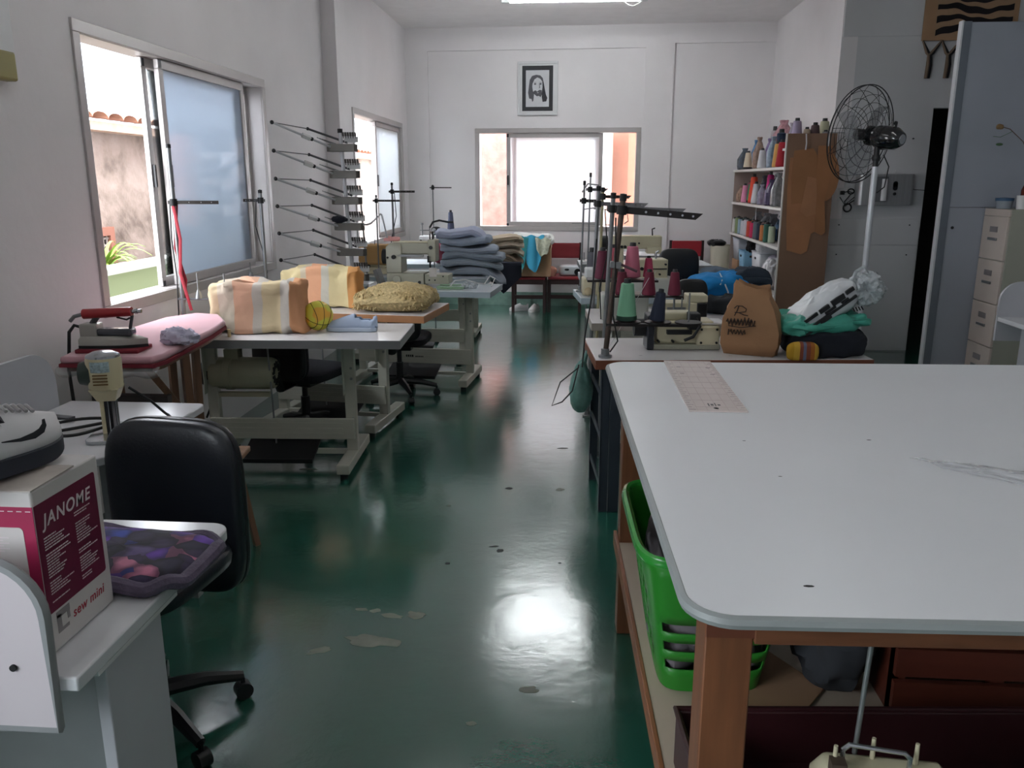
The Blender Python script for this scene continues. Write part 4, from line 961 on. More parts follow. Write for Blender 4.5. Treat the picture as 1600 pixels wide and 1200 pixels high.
obj('belt_guard', MB(TR(-0.05, 0.03, 0.0) @ RY(-18)).box(-0.03, 0.0, 0, 0.12, 0.0, 0.13), mat('guard_grey', '6c6c6a', 0.5), t)
pk = tag(obj('pink_cloth', MB().blob((-1.43, 6.47, 1.115), (0.13, 0.09, 0.05), 0.9, 0.9, 30, 14, amp=0.014, freq=24, seed=3, floor=1.106), mat('salmon_cloth', 'dc9d98', 0.9)), 'small salmon pink cloth on top of the large grey machine', 'cloth')
# things on T3 right and left
tag(obj('clear_tray', MB(TR(-0.93, 6.28, 0.762)).box(-0.11, 0.09, -0.07, 0.07, 0, 0.006).tube([(-0.11, -0.07, .016), (0.09, -0.07, .016), (0.09, .07, .016), (-0.11, .07, .016)], 0.006, 6, closed=True), mat('green_tray', '8aa888', 0.4)), 'shallow green tray at the right of the large grey machine', 'tray')
tag(obj('crumpled_film', MB().blob((-0.80, 6.30, 0.785), (0.12, 0.12, 0.05), 0.9, 0.9, 30, 16, amp=0.018, freq=30, seed=6, floor=0.763, ridged=True), mat('milky_film', 'cdd3d8', 0.25, alpha=0.6), smooth=20), 'crumpled clear film beside the green tray', 'plastic film')
tag(obj('white_cable', MB().tube([(-0.95, 6.22, .775), (-0.90, 6.20, .83), (-0.82, 6.22, .835), (-0.74, 6.30, .80), (-0.70, 6.42, .78), (-0.66, 6.46, 0.84), (-0.62, 6.44, 0.82), (-0.64, 6.36, 0.77)], 0.005, 8), M_white), 'white cable looping over the table end right of the grey machine', 'cable')
t = thing('pattern_box', 'pale grey low box left of the large grey machine', 'box', (-1.72, 6.30, 0.762), 0)
obj('body', MB().box(-0.12, 0.11, -0.06, 0.06, 0, 0.035), mat('pale_grey_green', 'b5bfb9', 0.5), t, bevel=0.004)
obj('lid_sheet', MB(TR(0, 0, 0.04) @ RY(4)).box(-0.12, 0.16, -0.07, 0.07, 0, 0.004), M_white, t)
# machine under brown cover on T4
t = thing('covered_sewing_machine', 'cream sewing machine under a folded sand and peach cloth, left behind the grey machine', 'sewing machine', (-1.86, 7.20, 0.762), 0)
obj('base', MB().box(-0.02, 0.32, 0, 0.16, 0, 0.06), M_machc, t, bevel=0.006)
obj('body', MB().box(0.0, 0.19, 0.02, 0.14, 0.06, 0.12), M_machc, t, bevel=0.006)
obj('dark_hook', MB().box(0.02, 0.06, 0.0, 0.02, 0.05, 0.10), M_dark, t)
obj('spool_pin', MB().cyl((0.10, 0.05, 0.2), (0.10, 0.05, 0.33), 0.003), M_dark, t)
obj('cover_cloth', MB().blob((0.14, 0.08, 0.17), (0.36, 0.20, 0.17), 0.3, 0.3, 50, 24, amp=0.014, freq=11, seed=14, ridged=True), ramp_mat('sand_cover', [(0, 'b58f5e'), (0.72, 'd98a62')], 'X', rough=0.95, scale=2.5, off=0.1, bump=0.2), t)
# box-like machine with spool behind, near window 2
t = thing('small_overlock', 'white and cream small overlock with a tall slate thread cone near the corner', 'sewing machine', (-1.50, 8.50, 0.762), 0)
obj('body', MB().box(0, 0.30, 0, 0.2, 0, 0.22), mat('warm_white', 'd8ccc2', 0.4), t, bevel=0.012)
obj('top_deck', MB().box(-0.10, 0.26, 0.02, 0.17, 0.22, 0.25), M_white, t, bevel=0.004)
obj('front_seam', MB().box(0.12, 0.125, -0.002, 0.0, 0.02, 0.21).box(0.20, 0.204, -0.002, 0, 0.02, 0.21), M_dark, t)
obj('spool_holder', MB().box(-0.10, 0.30, 0.08, 0.095, 0.30, 0.31).cyl((-0.08, 0.09, 0.24), (-0.08, 0.09, 0.36), 0.008).cyl((-0.08, 0.09, 0.36), (-0.08, 0.09, 0.38), 0.014), M_steel, t)
obj('knob', MB().cyl((-0.08, -0.01, 0.2), (-0.08, 0.0, 0.2), 0.014), M_dark, t)
def cone(name, label, loc, h, r, col, core='2b2b2d', group=None, taper=0.62, dark_base=None, tilt=None, band=None):
    m = mat('thread_' + col, col, 0.75, var=0.05, bump=0.25, bscale=260)
    t = thing(name, label, 'thread spool', loc, 0, group)
    if tilt: t.rotation_euler = tilt
    obj('thread', MB().lathe([(r * 0.9, 0.02 * h), (r, 0.05 * h), (r * (1 - 0.02), 0.12 * h), (r * taper, 0.88 * h), (r * taper * 0.82, 0.90 * h)], n=20), m, t)
    obj('core', MB().lathe([(r * 0.72, 0.0), (r * 0.72, 0.02 * h), (r * 0.25, 0.025 * h), (r * 0.25, 0.885 * h), (r * taper * 0.62, 0.89 * h), (r * taper * 0.55, h), (r * taper * 0.35, h), (r * taper * 0.35, 0.93 * h)], n=16), mat('core_' + core, core, 0.5), t)
    if dark_base: obj('wound_tail', MB().lathe([(r * 0.98, 0.02 * h), (r * 1.03, 0.04 * h), (r * 1.01, 0.12 * h), (r * 0.97, 0.13 * h)], n=20), mat('thread_' + dark_base, dark_base, 0.75), t)
    return t
cone('thread_cone', 'slate blue thread cone standing on the small overlock near the corner', (-1.28, 8.587, 1.072), 0.20, 0.036, '4a5069')
t = thing('headphones', 'black and silver headphones hanging above the garment pile', 'headphones', (-1.23, 7.55, 1.10), 0)
obj('band', MB().tube([(-0.09, 0, 0.05), (-0.06, 0, 0.10), (0.0, 0, 0.115), (0.08, 0, 0.10), (0.13, 0, 0.10)], 0.009, 8), M_black, t)
obj('ear_pad', MB().blob((-0.03, 0, 0.02), (0.10, 0.05, 0.08), 0.8, 0.8, 20, 10), M_black, t)
obj('ear_shell', MB().blob((-0.055, -0.02, 0.02), (0.06, 0.03, 0.06), 0.8, 0.8, 20, 10), M_chrome, t)
obj('stem', MB().cyl((-0.09, 0.0, -0.34), (-0.09, 0.0, 0.05), 0.006), M_steel, t)

# ------------------------------------------------------------ tall multi-thread rack
t = thing('thread_rack', 'tall rack of thread guide arms rising beside the left wall windows', 'thread rack', (-1.745, 6.45, 0.762))
lean = lambda z: -0.055 * (z / 1.16)
obj('pole', MB().tube([(0, 0, 0), (lean(1.16), 0, 1.16)], 0.016, 12), mat('rack_white', 'c9cacd', 0.35, 0.3), t)
obj('pole', MB().tube([(0.10, 0.05, 0), (0.10 + lean(0.62), 0.05, 0.62)], 0.007, 8), M_steel, t)
obj('pole_cap', MB().lathe([(0.02, 0), (0.02, 0.03), (0, 0.032)], (lean(1.16), 0, 1.155), 12), M_dark, t)
obj('foot', MB().lathe([(0.06, 0), (0.06, 0.01), (0.02, 0.02)], n=16), M_dark, t)
M_armd = mat('arm_grey', '5d5e60', 0.4, 0.5); M_wc = mat('clamp_white', 'd5d5d3', 0.4); M_grn = mat('plate_grey_olive', '6f6c66', 0.45, 0.5)
for k in range(6):
    z = 1.045 - 0.197 * k; lx = lean(z)
    hub = obj('tier', MB().prism([(lx - 0.11, -0.02), (lx - 0.08, -0.05), (lx + 0.11, -0.05), (lx + 0.13, -0.01), (lx + 0.11, 0.03), (lx - 0.08, 0.04)], z - 0.028, z + 0.028), M_grn, t, bevel=0.003)
    tip = Vector((-0.445, -0.38, z + 0.165)); jn = Vector((-0.375, 0.22, z + 0.155)); h0 = Vector((lx - 0.06, -0.03, z + 0.0)); h1 = Vector((lx + 0.04, 0.02, z + 0.04))
    obj('front_rod', MB().cyl(tip, h0, 0.0085), mat('rod_white', 'c4c5c8', 0.3, 0.4), hub)
    obj('rear_rod', MB().cyl(jn, h1, 0.0085), M_armd, hub)
    obj('link', MB().cyl(tip, jn, 0.004), M_armd, hub)
    obj('joint', MB().blob(tip, (0.030, 0.030, 0.030), 1, 1, 10, 6), M_dark, hub); obj('joint', MB().blob(jn, (0.026, 0.026, 0.026), 1, 1, 10, 6), M_dark, hub)
    c_ = tip.lerp(h0, 0.55); b = MB(); dr = (h0 - tip).normalized()
    b.tube([c_ - dr * 0.035, c_ + dr * 0.035], 0.020, 4)
    obj('clamp_block', b, M_wc, hub); b = MB(); b.tube([c_ + dr * 0.035, c_ + dr * 0.055], 0.014, 8); obj('clamp_ring', b, M_dark, hub)
    b = MB()
    for j in range(4): b.tube([(lx - 0.07 + 0.012 * j, -0.03, z + 0.03), (lx - 0.17 + 0.02 * j, -0.06, z + 0.075 - 0.006 * j)], 0.0028, 5)
    obj('wire_guides', b, M_steel, hub)
    obj('card_plate', MB().box(lx + 0.02, lx + 0.125, 0.02, 0.03, z + 0.04, z + 0.085), M_wc, hub)
    b = MB()
    for j in range(6): b.cyl((lx + 0.018 + 0.019 * j, 0.0, z + 0.085), (lx + 0.014 + 0.019 * j, 0.0, z + 0.115), 0.0085, n=8).cyl((lx + 0.018 + 0.019 * j, 0, z + 0.07), (lx + 0.018 + 0.019 * j, 0, z + 0.085), 0.003, n=6)
    obj('tension_discs', b, mat('disc_dark', '54504d', 0.4, 0.4), hub)
obj('bent_arm', MB().tube([(-0.02, -0.02, 0.47), (0.13, -0.02, 0.47), (0.16, -0.02, 0.48), (0.24, -0.02, 0.55), (0.25, -0.02, 0.545), (0.285, -0.02, 0.37)], 0.007, 8), mat('rod_white', 'c4c5c8'), t)
obj('rag', MB().blob((-0.08, -0.05, 0.51), (0.12, 0.07, 0.05), 0.9, 0.9, 24, 12, amp=0.012, freq=30, seed=4), mat('navy_rag', '20242f', 0.9), t)
obj('cable', MB().tube([(-0.19, -0.1, 0.16), (-0.21, -0.1, 0.12), (-0.20, -0.1, 0.0)], 0.004, 6).tube([(-0.17, -0.1, 0.17), (-0.12, -0.1, 0.13), (-0.11, -0.1, 0.0)], 0.004, 6), M_cord, t)

# stands in front of window 2
ts = thread_stand('slim thread stand in front of the far left window, short arm to the right', (-1.60, 7.30, 0.762), 0, 0.78, [(0.71, 0.20, 0, 0.018)], r=0.009)
obj('cable', MB().tube([(0.02, 0, 0.70), (0.03, 0, 0.5), (-0.02, 0, 0.3), (-0.04, 0, 0.1)], 0.0035, 6), M_cord, ts)
ts = thread_stand('thin wire thread stand standing near the far left corner', (-1.36, 8.00, 0.0), 0, 1.52, [(1.50, 0.18, 0, 0.010)], r=0.006)
ts = thread_stand('thread stand with a short dark arm across the far left window frame', (-1.66, 6.95, 0.762), 0, 0.68, [(0.64, 0.20, 0, 0.016)], r=0.006)

# ------------------------------------------------------------ garments
def garment(label, loc, rz, W, D, H, col, seed, amp=0.016, freq=9, fall=0.0, name='folded_garment', group=None, e=0.35, m=None, floor=None):
    m = m or mat('cloth_' + col, col, 0.92, var=0.05, vscale=8, bump=0.2, bscale=140)
    def f(p):
        z = p.z + 0.012 * math.sin(p.x * 14 + seed) + 0.008 * math.sin(p.y * 20 + seed * 2)
        if fall and p.x > W * 0.22: z -= fall * ((p.x - W * 0.22) / (W * 0.28)) ** 1.6
        return Vector((p.x, p.y, z))
    b = MB(); b.blob((0, 0, H / 2), (W, D, H), e, 0.35, 72, 26, amp=amp, freq=freq, seed=seed, fn=f, ridged=True, floor=floor)
    # a folded inner layer peeking out of the front edge
    b.blob((0.01, -0.012, H / 2), (W * 0.96, D * 1.02, H * 0.30), 0.3, 0.35, 60, 14, amp=amp * 0.5, freq=freq, seed=seed + 3, fn=f, ridged=True, floor=floor)
    return tag(obj(name, b, m, loc=loc, rz=rz, smooth=50), label, 'clothes', group)
cols = ['9aa5b2', 'a3afbb', '95a0ae', 'a6b0bf', '9eaabc', 'b0b7cd']
names_ = ['lowest grey-blue garment of the left pile, its corner hanging over the table end', 'second grey-blue garment from the bottom of the left pile', 'third grey-blue garment from the bottom of the left pile',
          'fourth grey-blue garment from the bottom of the left pile', 'thick pale blue garment second from the top of the left pile', 'lavender blue garment at the very top of the left pile']
zz = 0.765
for k in range(6):
    H = (0.070, 0.062, 0.060, 0.060, 0.062, 0.070)[k]
    garment(names_[k], ((-0.90, -0.91, -0.89, -0.93, -0.97, -1.0)[k], 7.34 + 0.02 * (k % 2), zz), (-3, 2, -2, 3, -4, 2)[k], (0.56, 0.54, 0.54, 0.50, 0.46, 0.44)[k], 0.40, H, cols[k], 20 + k, fall=(0.10, 0.05, 0.03, 0.02, 0.0, 0.06)[k], amp=0.014)
    zz += H * 1.0
zz = 0.765
bc = ['b5a795', 'a5937e', 'c0b2a0', 'c9bba8', 'b9a993', 'cdc8bc']
bn = ['bottom beige garment of the middle pile', 'brown-beige garment second from the bottom of the middle pile', 'sand garment in the middle of the middle pile', 'pale sand garment fourth from the bottom of the middle pile',
      'rumpled beige garment near the top of the middle pile', 'off-white garment topmost of the middle pile']
for k in range(5):
    garment(bn[k], (-0.80 + 0.01 * k, 8.50, zz), (4, -5, 3, -2, 6)[k], (0.52, 0.50, 0.52, 0.48, 0.46)[k], 0.42, 0.055, bc[k], 40 + k, fall=(0.12, 0.10, 0.06, 0.03, 0.0)[k], amp=0.02, freq=11)
    zz += 0.048
tag(obj('dark_garment', MB().sheet(lambda u, v: (-0.98 + 0.46 * u, 8.13 + 0.10 * max(0, 1 - v / 0.3) - 0.012 * math.sin(9 * u) ** 2, 0.776 - (0.30 * max(0, v - 0.3) / 0.7 * (1 - abs(u - .62) * 1.5))), 18, 14, 0.008), mat('navy_cloth', '2b2f3d', 0.9)), 'dark navy garment hanging in a point off the back left table end', 'clothes')
tag(obj('maroon_garment', MB().blob((-1.33, 8.30, 0.86), (0.18, 0.25, 0.19), 0.5, 0.5, 30, 16, amp=0.012, freq=12, seed=3, floor=0.765), mat('maroon_cloth', '7c3145', 0.9)), 'maroon cloth between the grey machine and the pale blue pile', 'cloth')

# ------------------------------------------------------------ end wall seats
M_dkwood = mat('dark_stained_wood', '2e1d1d', 0.4, var=0.1); M_redv = mat('red_vinyl', '8c2f37', 0.4, var=0.05)
def wood_chair(label, loc, rz, red, top=0.82, seat=0.42, w=0.42, back=True, group=None):
    t = thing('wooden_chair', label, 'chair', loc, rz, group)
    obj('seat', MB().box(-w / 2 + 0.01, w / 2 - 0.01, -0.20, 0.19, seat - 0.02, seat + 0.02), red, t, bevel=0.01)
    for sx in (-1, 1):
        obj('leg', MB().box(sx * (w / 2 - 0.02) - 0.018, sx * (w / 2 - 0.02) + 0.018, -0.20, -0.165, 0, seat - 0.02), M_dkwood, t, bevel=0.002)
        obj('rear_leg', MB().box(sx * (w / 2 - 0.02) - 0.018, sx * (w / 2 - 0.02) + 0.018, 0.17, 0.205, 0, top if back else seat - 0.02), M_dkwood, t, bevel=0.002)
    b = MB(); b.box(-w / 2 + 0.03, w / 2 - 0.03, -0.195, -0.175, seat - 0.075, seat - 0.02); obj('front_apron', b, M_dkwood, t)
    b = MB(); b.box(-w / 2 + 0.03, w / 2 - 0.03, -0.195, -0.175, 0.17, 0.215); obj('front_stretcher', b, M_dkwood, t)
    if back: obj('backrest', MB().box(-w / 2 + 0.03, w / 2 - 0.03, 0.165, 0.195, top - 0.19, top - 0.005), red, t, bevel=0.006)
    return t
wood_chair('low red seated wooden seat under the cardboard box at the end wall', (-0.55, 10.18, 0), 0, M_redv, seat=0.42, back=False)
wood_chair('dark wooden chair with a dull red back and seat holding the radio', (-0.12, 10.22, 0), 0, M_redv)
wood_chair('dark framed chair with a bright red back, at the right of the end wall window', (1.36, 10.14, 0), 0, mat('bright_red_vinyl', '9c2530', 0.35), top=0.86)
t = thing('cardboard_box', 'open brown cardboard box of cloth on the low seat by the end wall', 'box', (-0.52, 10.14, 0.442))
M_cb = mat('cardboard', 'a37f62', 0.85, var=0.07)
b = MB(); b.box(-0.235, 0.235, -0.19, 0.17, 0, 0.006); b.box(-0.235, 0.235, -0.19, -0.184, 0, 0.34); b.box(-0.235, 0.235, 0.164, 0.17, 0, 0.34); b.box(-0.235, -0.229, -0.184, 0.164, 0, 0.34); b.box(0.229, 0.235, -0.184, 0.164, 0, 0.34)
obj('walls', b, M_cb, t, smooth=0)
obj('flap', MB(TR(0.235, 0, 0.34) @ RY(-10)).box(0, 0.006, -0.185, 0.165, 0, 0.07), mat('cardboard_light', 'b8967a', 0.85), t)
M_blue = mat('cyan_cloth', '3f9fc0', 0.85, var=0.06); M_strp = ramp_mat('striped_towel', [(0, '3f8f93'), (0.12, 'd8cfc0'), (0.2, 'b5584a'), (0.3, 'd8cfc0'), (0.42, '3f8f93'), (0.55, 'd5c7b5'), (0.66, 'b5584a'), (0.75, '4a9aa8'), (0.9, 'd8cfc0')], 'X', scale=5.0, off=1.4, rough=0.9)
garment('white towel heaped on top of the cardboard box in the window light', (-0.52, 10.14, 0.79), -4, 0.52, 0.34, 0.15, 'dfe0dc', 61, amp=0.03, e=0.6, name='towel')
def drape(label, x0, x1, y, ztop, drop, m, seed, name='towel'):
    f = lambda u, v: (x0 + (x1 - x0) * (u * (1 - 0.25 * v) + 0.1 * v), y - 0.06 * v - 0.012 * math.sin(9 * u + seed), ztop - drop * (v ** 1.1) * (0.65 + 0.35 * math.sin(PI * u) ** 0.7) + 0.012 * math.sin(11 * u + seed))
    return tag(obj(name, MB().sheet(f, 26, 14, 0.008), m), label, 'cloth')
drape('teal, white and red striped towel hanging over the front of the cardboard box', -0.80, -0.55, 9.93, 0.92, 0.44, M_strp, 1)
drape('cyan blue cloth hanging over the middle of the cardboard box front', -0.60, -0.36, 9.935, 0.93, 0.42, M_blue, 4)
drape('greyish pattern cloth hanging between the cyan cloth and the box corner', -0.47, -0.28, 9.91, 0.90, 0.20, mat('cloth_pattern', 'b5b8a4', 0.9, var=0.3, vscale=30), 7)
t = thing('radio', 'silver and black portable radio on the red chair seat', 'radio', (-0.05, 10.15, 0.442))
obj('body', MB().blob((0, 0, 0.065), (0.28, 0.20, 0.13), 0.45, 0.5, 32, 14, floor=0.0), mat('radio_silver', 'c3c8cc', 0.3, 0.3), t)
obj('speaker', MB().cyl((0.085, -0.06, 0.05), (0.09, -0.108, 0.05), 0.042, n=20), M_black, t)
obj('display', MB().blob((-0.04, -0.088, 0.078), (0.08, 0.03, 0.035), 0.8, 1, 20, 10), M_black, t)
tag(obj('pink_doll_cloth', MB().blob((-0.27, 10.10, 0.475), (0.11, 0.12, 0.17), 0.8, 0.8, 24, 14, amp=0.02, freq=20, seed=8, floor=0.442), mat('skin_pink_cloth', 'c9907e', 0.85)), 'crumpled salmon cloth left of the radio', 'cloth')
M_wsh = mat('white_canvas', 'd6d3d3', 0.7); M_ws2 = mat('white_rubber', 'dad8d8', 0.5)
shoe('white_shoe', 'left shoe of the white pair on the floor under the low seat', (-0.68, 10.14, 0.0), 200, 0.24, (M_wsh, M_ws2, mat('shoe_inside_grey', '77787a', 0.9)), kind='slip')
shoe('white_shoe', 'right shoe of the white pair on the floor under the low seat', (-0.49, 10.10, 0.0), 250, 0.24, (M_wsh, M_ws2, mat('shoe_inside_grey')), kind='slip')
# chairs tucked between left tables
office_chair('office_chair', 'dark fabric chair whose rounded seat shows under the nearest left table', (-1.66, 4.87, 0), 165, back_top=0.70, back_h=0.28, back_w=0.36, seat_z=0.42, m=mat('dark_fabric', '191b22', 0.9, bump=0.3))
office_chair('office_chair', 'dark fabric chair under the beech edged table, mostly hidden by it', (-1.28, 5.90, 0), 180, back_top=0.74, back_h=0.28, seat_z=0.44, m=mat('dark_fabric'))

# ------------------------------------------------------------ picture on the end wall
t = thing('framed_picture', 'framed black and white drawing of a long haired bearded man on the end wall', 'picture', (0, 0, 0))
t.matrix_world = EW @ TR(-0.485, -0.008, 2.655)
FR = Matrix(((1, 0, 0, 0), (0, 0, -1, 0), (0, 1, 0, 0), (0, 0, 0, 1)))
b = MB(); frame_rect(b, -0.245, 0.245, -0.31, 0.31, -0.022, 0.006, 0.028)
obj('frame', b, M_white, t, bevel=0.003)
obj('white_mat', MB(FR).box(-0.22, 0.22, -0.285, 0.285, 0.0, 0.004), M_white, t)
obj('black_mount', MB(FR).box(-0.19, 0.185, -0.26, 0.262, 0.004, 0.006), mat('mount_black', '25262b', 0.6), t)
obj('paper', MB(FR).box(-0.145, 0.138, -0.212, 0.21, 0.006, 0.0075), mat('paper_grey', 'cfd0d3', 0.7), t)
M_ink = mat('ink_dark', '303035', 0.8, var=0.2, vscale=60); M_ink2 = mat('ink_mid', '77777c', 0.8, var=0.25, vscale=60)
Mh = mat('graphite', '58585d', 0.85, var=0.3, vscale=90, stretch=(3, 3, 0.5)); Mh2 = mat('graphite_dark', '38383d', 0.85, var=0.2, vscale=60)
crown = [(-0.105, 0.045), (-0.098, 0.10), (-0.07, 0.145), (-0.02, 0.158), (0.03, 0.150), (0.06, 0.12), (0.072, 0.07), (0.055, 0.08), (0.03, 0.112), (-0.005, 0.128), (-0.04, 0.105), (-0.062, 0.06), (-0.068, 0.02)]
obj('hair', MB(FR).prism(crown, 0.0075, 0.0082), Mh, t)
obj('hair_lock', MB(FR).prism([(-0.105, 0.05), (-0.068, 0.03), (-0.058, -0.03), (-0.045, -0.07), (-0.052, -0.14), (-0.066, -0.155), (-0.075, -0.12), (-0.105, -0.115), (-0.118, -0.05)], 0.0075, 0.0083), Mh, t)
obj('hair_lock', MB(FR).prism([(0.055, 0.08), (0.072, 0.07), (0.085, 0.0), (0.10, -0.07), (0.118, -0.11), (0.105, -0.15), (0.06, -0.155), (0.05, -0.10), (0.052, -0.04), (0.058, 0.02)], 0.0075, 0.0083), Mh2, t)
obj('beard', MB(FR).prism([(-0.055, -0.035), (-0.03, -0.02), (-0.005, -0.035), (0.02, -0.015), (0.05, -0.02), (0.052, -0.07), (0.035, -0.10), (0.015, -0.085), (-0.01, -0.09), (-0.03, -0.075), (-0.05, -0.06)], 0.0078, 0.0086), Mh, t)
obj('mouth', MB(FR).box(-0.008, 0.012, -0.052, -0.046, 0.0086, 0.009), mat('paper_grey'), t)
obj('nose', MB(FR).prism([(0.016, 0.06), (0.022, 0.06), (0.030, 0.005), (0.010, 0.0), (0.018, 0.012)], 0.0078, 0.0084), M_ink2, t)
for x in (-0.032, 0.034):
    obj('eye', MB(FR).prism([(x - 0.017, 0.052), (x, 0.066), (x + 0.017, 0.052), (x, 0.040)], 0.0078, 0.0084), Mh, t)
    obj('eyebrow', MB(FR).box(x - 0.018, x + 0.016, 0.070, 0.074, 0.0078, 0.0084), M_ink2, t)

# air freshener / plastic box high on the near left wall
t = thing('wall_box', 'pale plastic box with a yellowish lower window, high on the near left wall', 'wall box', (-2.25, 3.18, 2.0))
obj('body', MB().box(0.0, 0.05, -0.12, 0.12, 0.02, 0.25), M_white, t, bevel=0.01)
obj('lower_window', MB().box(0.0, 0.055, -0.10, 0.11, -0.06, 0.05), mat('yellow_clear', '9a9152', 0.3), t, bevel=0.01)
cd = tag(obj('wall_conduit', MB().tube([(-2.243, 2.55, 3.3), (-2.243, 2.56, 1.6), (-2.243, 2.58, 0.6)], 0.006, 6), M_wall), 'thin white cable running down the near left wall behind the desk panel', 'cable')
def cloth_cone_set(): pass
# ------------------------------------------------------------ right row: thread stands
M_rust = mat('rusty_steel', '5a4c45', 0.5, 0.5, var=0.25, vscale=20)
M_galv = mat('galvanised', '85878a', 0.4, 0.6, var=0.15, vscale=15)
def stand(label, loc, rz, H, arms, lean=0.0, r=0.013, mt=None, parts=()):
    t = thing('thread_stand', label, 'thread stand', loc, rz)
    M0 = RY(lean)
    obj('pole', MB(M0).cyl((0, 0, 0), (0, 0, H), r, n=12), mt or M_galv, t)
    obj('pole_top', MB(M0).lathe([(r + 0.003, H - 0.03), (r + 0.003, H), (0, H + 0.003)], n=12), M_dark, t)
    obj('base_nut', MB().lathe([(0.032, 0), (0.032, 0.01), (0.02, 0.014), (0.02, 0.04), (r, 0.041)], n=12), M_galv, t)
    for (z, L, ang, wd, mm) in arms:
        a = obj('guide_arm', MB(M0 @ TR(0, 0, z) @ RZ(ang) @ RX(90)).prism([(-0.03, -wd / 2), (L - wd, -wd / 2), (L, wd / 2), (-0.03, wd / 2)], -0.016, -0.012), mm, t, bevel=0.001)
        b = MB(M0 @ TR(0, 0, z) @ RZ(ang))
        for f in (0.30, 0.45, 0.60, 0.75, 0.88): b.cyl((L * f, 0.005, 0), (L * f, 0.018, 0), wd * 0.17, n=10)
        obj('eyelets', b, M_chrome, a)
        obj('clamp', MB(M0).lathe([(r + 0.010, z - 0.02), (r + 0.010, z + 0.02)], n=14), M_dark, t)
    return t
dA = mat('arm_black', '2e2a2a', 0.4, 0.4); gA = mat('arm_steel', '7d7d80', 0.4, 0.5)
s1_ = stand('rusty thread stand nearest the cutting table with the lowest long black arm', (0.150, 3.80, 0.762), 0, 0.745, [(0.675, 0.36, -2, 0.030, dA)], lean=4.8, r=0.0125, mt=M_rust)
obj('mid_clamp', MB(RY(4.8)).cbox(0, 0, 0.43, 0.05, 0.04, 0.03), M_steel, s1_, bevel=0.003)
obj('mid_arm', MB(RY(4.8)).tube([(0.02, 0, 0.435), (0.10, -0.01, 0.41)], 0.006, 6), mat('maroon_arm', '55303a', 0.5), s1_)
obj('spool_tray_arm', MB().box(0, 0.42, -0.014, 0.014, 0.148, 0.160), dA, s1_)
obj('spool_plate', MB().lathe([(0.0, 0.160), (0.062, 0.160), (0.062, 0.166), (0, 0.166)], (0.10, 0.03, 0), 24).lathe([(0.0, 0.160), (0.062, 0.160), (0.062, 0.166), (0, 0.166)], (0.24, 0.03, 0), 24).lathe([(0.0, 0.160), (0.062, 0.160), (0.062, 0.166), (0, 0.166)], (0.38, 0.03, 0), 24), dA, s1_)
obj('spool_pin', MB().cyl((0.38, 0.03, 0.166), (0.38, 0.03, 0.30), 0.004), M_steel, s1_); obj('spool_pin', MB().cyl((0.24, 0.03, 0.166), (0.24, 0.03, 0.2), 0.004), M_steel, s1_)
obj('cable', MB().tube([(0.03, -0.01, 0.64), (0.035, -0.02, 0.4), (0.03, -0.02, 0.2), (0.055, -0.02, 0.08), (0.02, -0.03, 0.03)], 0.0035, 6), M_cord, s1_)
s2_ = stand('grey thread stand second from the cutting table, with a long grey arm', (0.150, 4.60, 0.0), 0, 1.50, [(1.415, 0.40, 3, 0.030, gA)], lean=2.0, r=0.0125)
s3_ = stand('galvanised thread stand behind the grey one, with a shorter arm', (0.105, 5.45, 0.0), 0, 1.53, [(1.42, 0.32, -8, 0.026, gA)], lean=1.5, r=0.012)
s4_ = stand('thin pale yellow-grey thread stand in the right row cluster', (0.155, 5.70, 0.0), 0, 1.52, [(1.46, 0.20, 10, 0.02, dA)], lean=1.0, r=0.010, mt=mat('straw_pole', 'a39a78', 0.5))
s5_ = stand('thin thread stand leftmost of the right row cluster with crossed wire arms', (0.045, 6.15, 0.762), 0, 0.80, [(0.66, 0.12, 0, 0.022, dA)], lean=1.2, r=0.007)
obj('wire_arm', MB().tube([(-0.07, 0, 0.50), (0.20, 0, 0.49), (0.22, 0, 0.40), (0.21, 0.0, 0.38)], 0.003, 6).tube([(0.0, 0, 0.72), (0.04, 0, 0.78), (0.12, 0, 0.77)], 0.005, 6).tube([(0.02, 0.01, 0.60), (0.16, 0, 0.62)], 0.004, 6), M_steel, s5_)
s6_ = stand('second thin thread stand close beside the leftmost one', (0.085, 6.35, 0.0), 0, 1.62, [(1.50, 0.14, 6, 0.02, gA)], lean=0.8, r=0.006)
obj('wire_hoop', MB().tube([(0.05, 0, 1.36), (0.22, 0, 1.35), (0.30, 0, 1.33), (0.31, 0, 1.27), (0.28, 0, 1.25)], 0.004, 6), M_steel, s6_)
# cords hanging by the cluster
for k, (pts, lb) in enumerate((
    ([(0.10, 3.9, 1.30), (0.085, 3.88, 1.05), (0.055, 3.86, 0.85), (0.045, 3.85, 0.70)], 'dark cord falling in front of the right row stands toward the dark table corner'),
    ([(0.17, 4.9, 1.40), (0.19, 4.88, 1.15), (0.15, 4.86, 0.95), (0.16, 4.84, 0.77)], 'dark cord running down between the grey stands of the right row'),
    ([(0.03, 4.0, 0.68), (0.00, 3.98, 0.55), (-0.05, 3.95, 0.50), (-0.10, 3.95, 0.48), (-0.06, 3.95, 0.60), (0.03, 3.98, 0.67)], 'thin black cord looping out into the aisle at the dark table corner'),
    )):
    tag(obj('cord', MB().tube(pts, 0.0035, 6), M_cord), lb, 'cord')
for k, (p0, p1) in enumerate((((0.35, 3.92, 1.12), (0.17, 3.85, 0.80)), ((0.47, 4.83, 1.06), (0.32, 4.80, 0.80)))):
    tag(obj('loose_thread', MB().tube([p0, tuple(0.5 * (a + b_) for a, b_ in zip(p0, p1)), p1], 0.0012, 5), M_white), ('fine white thread slanting beside the green cone', 'fine white thread slanting behind the dark blue cone')[k], 'thread')

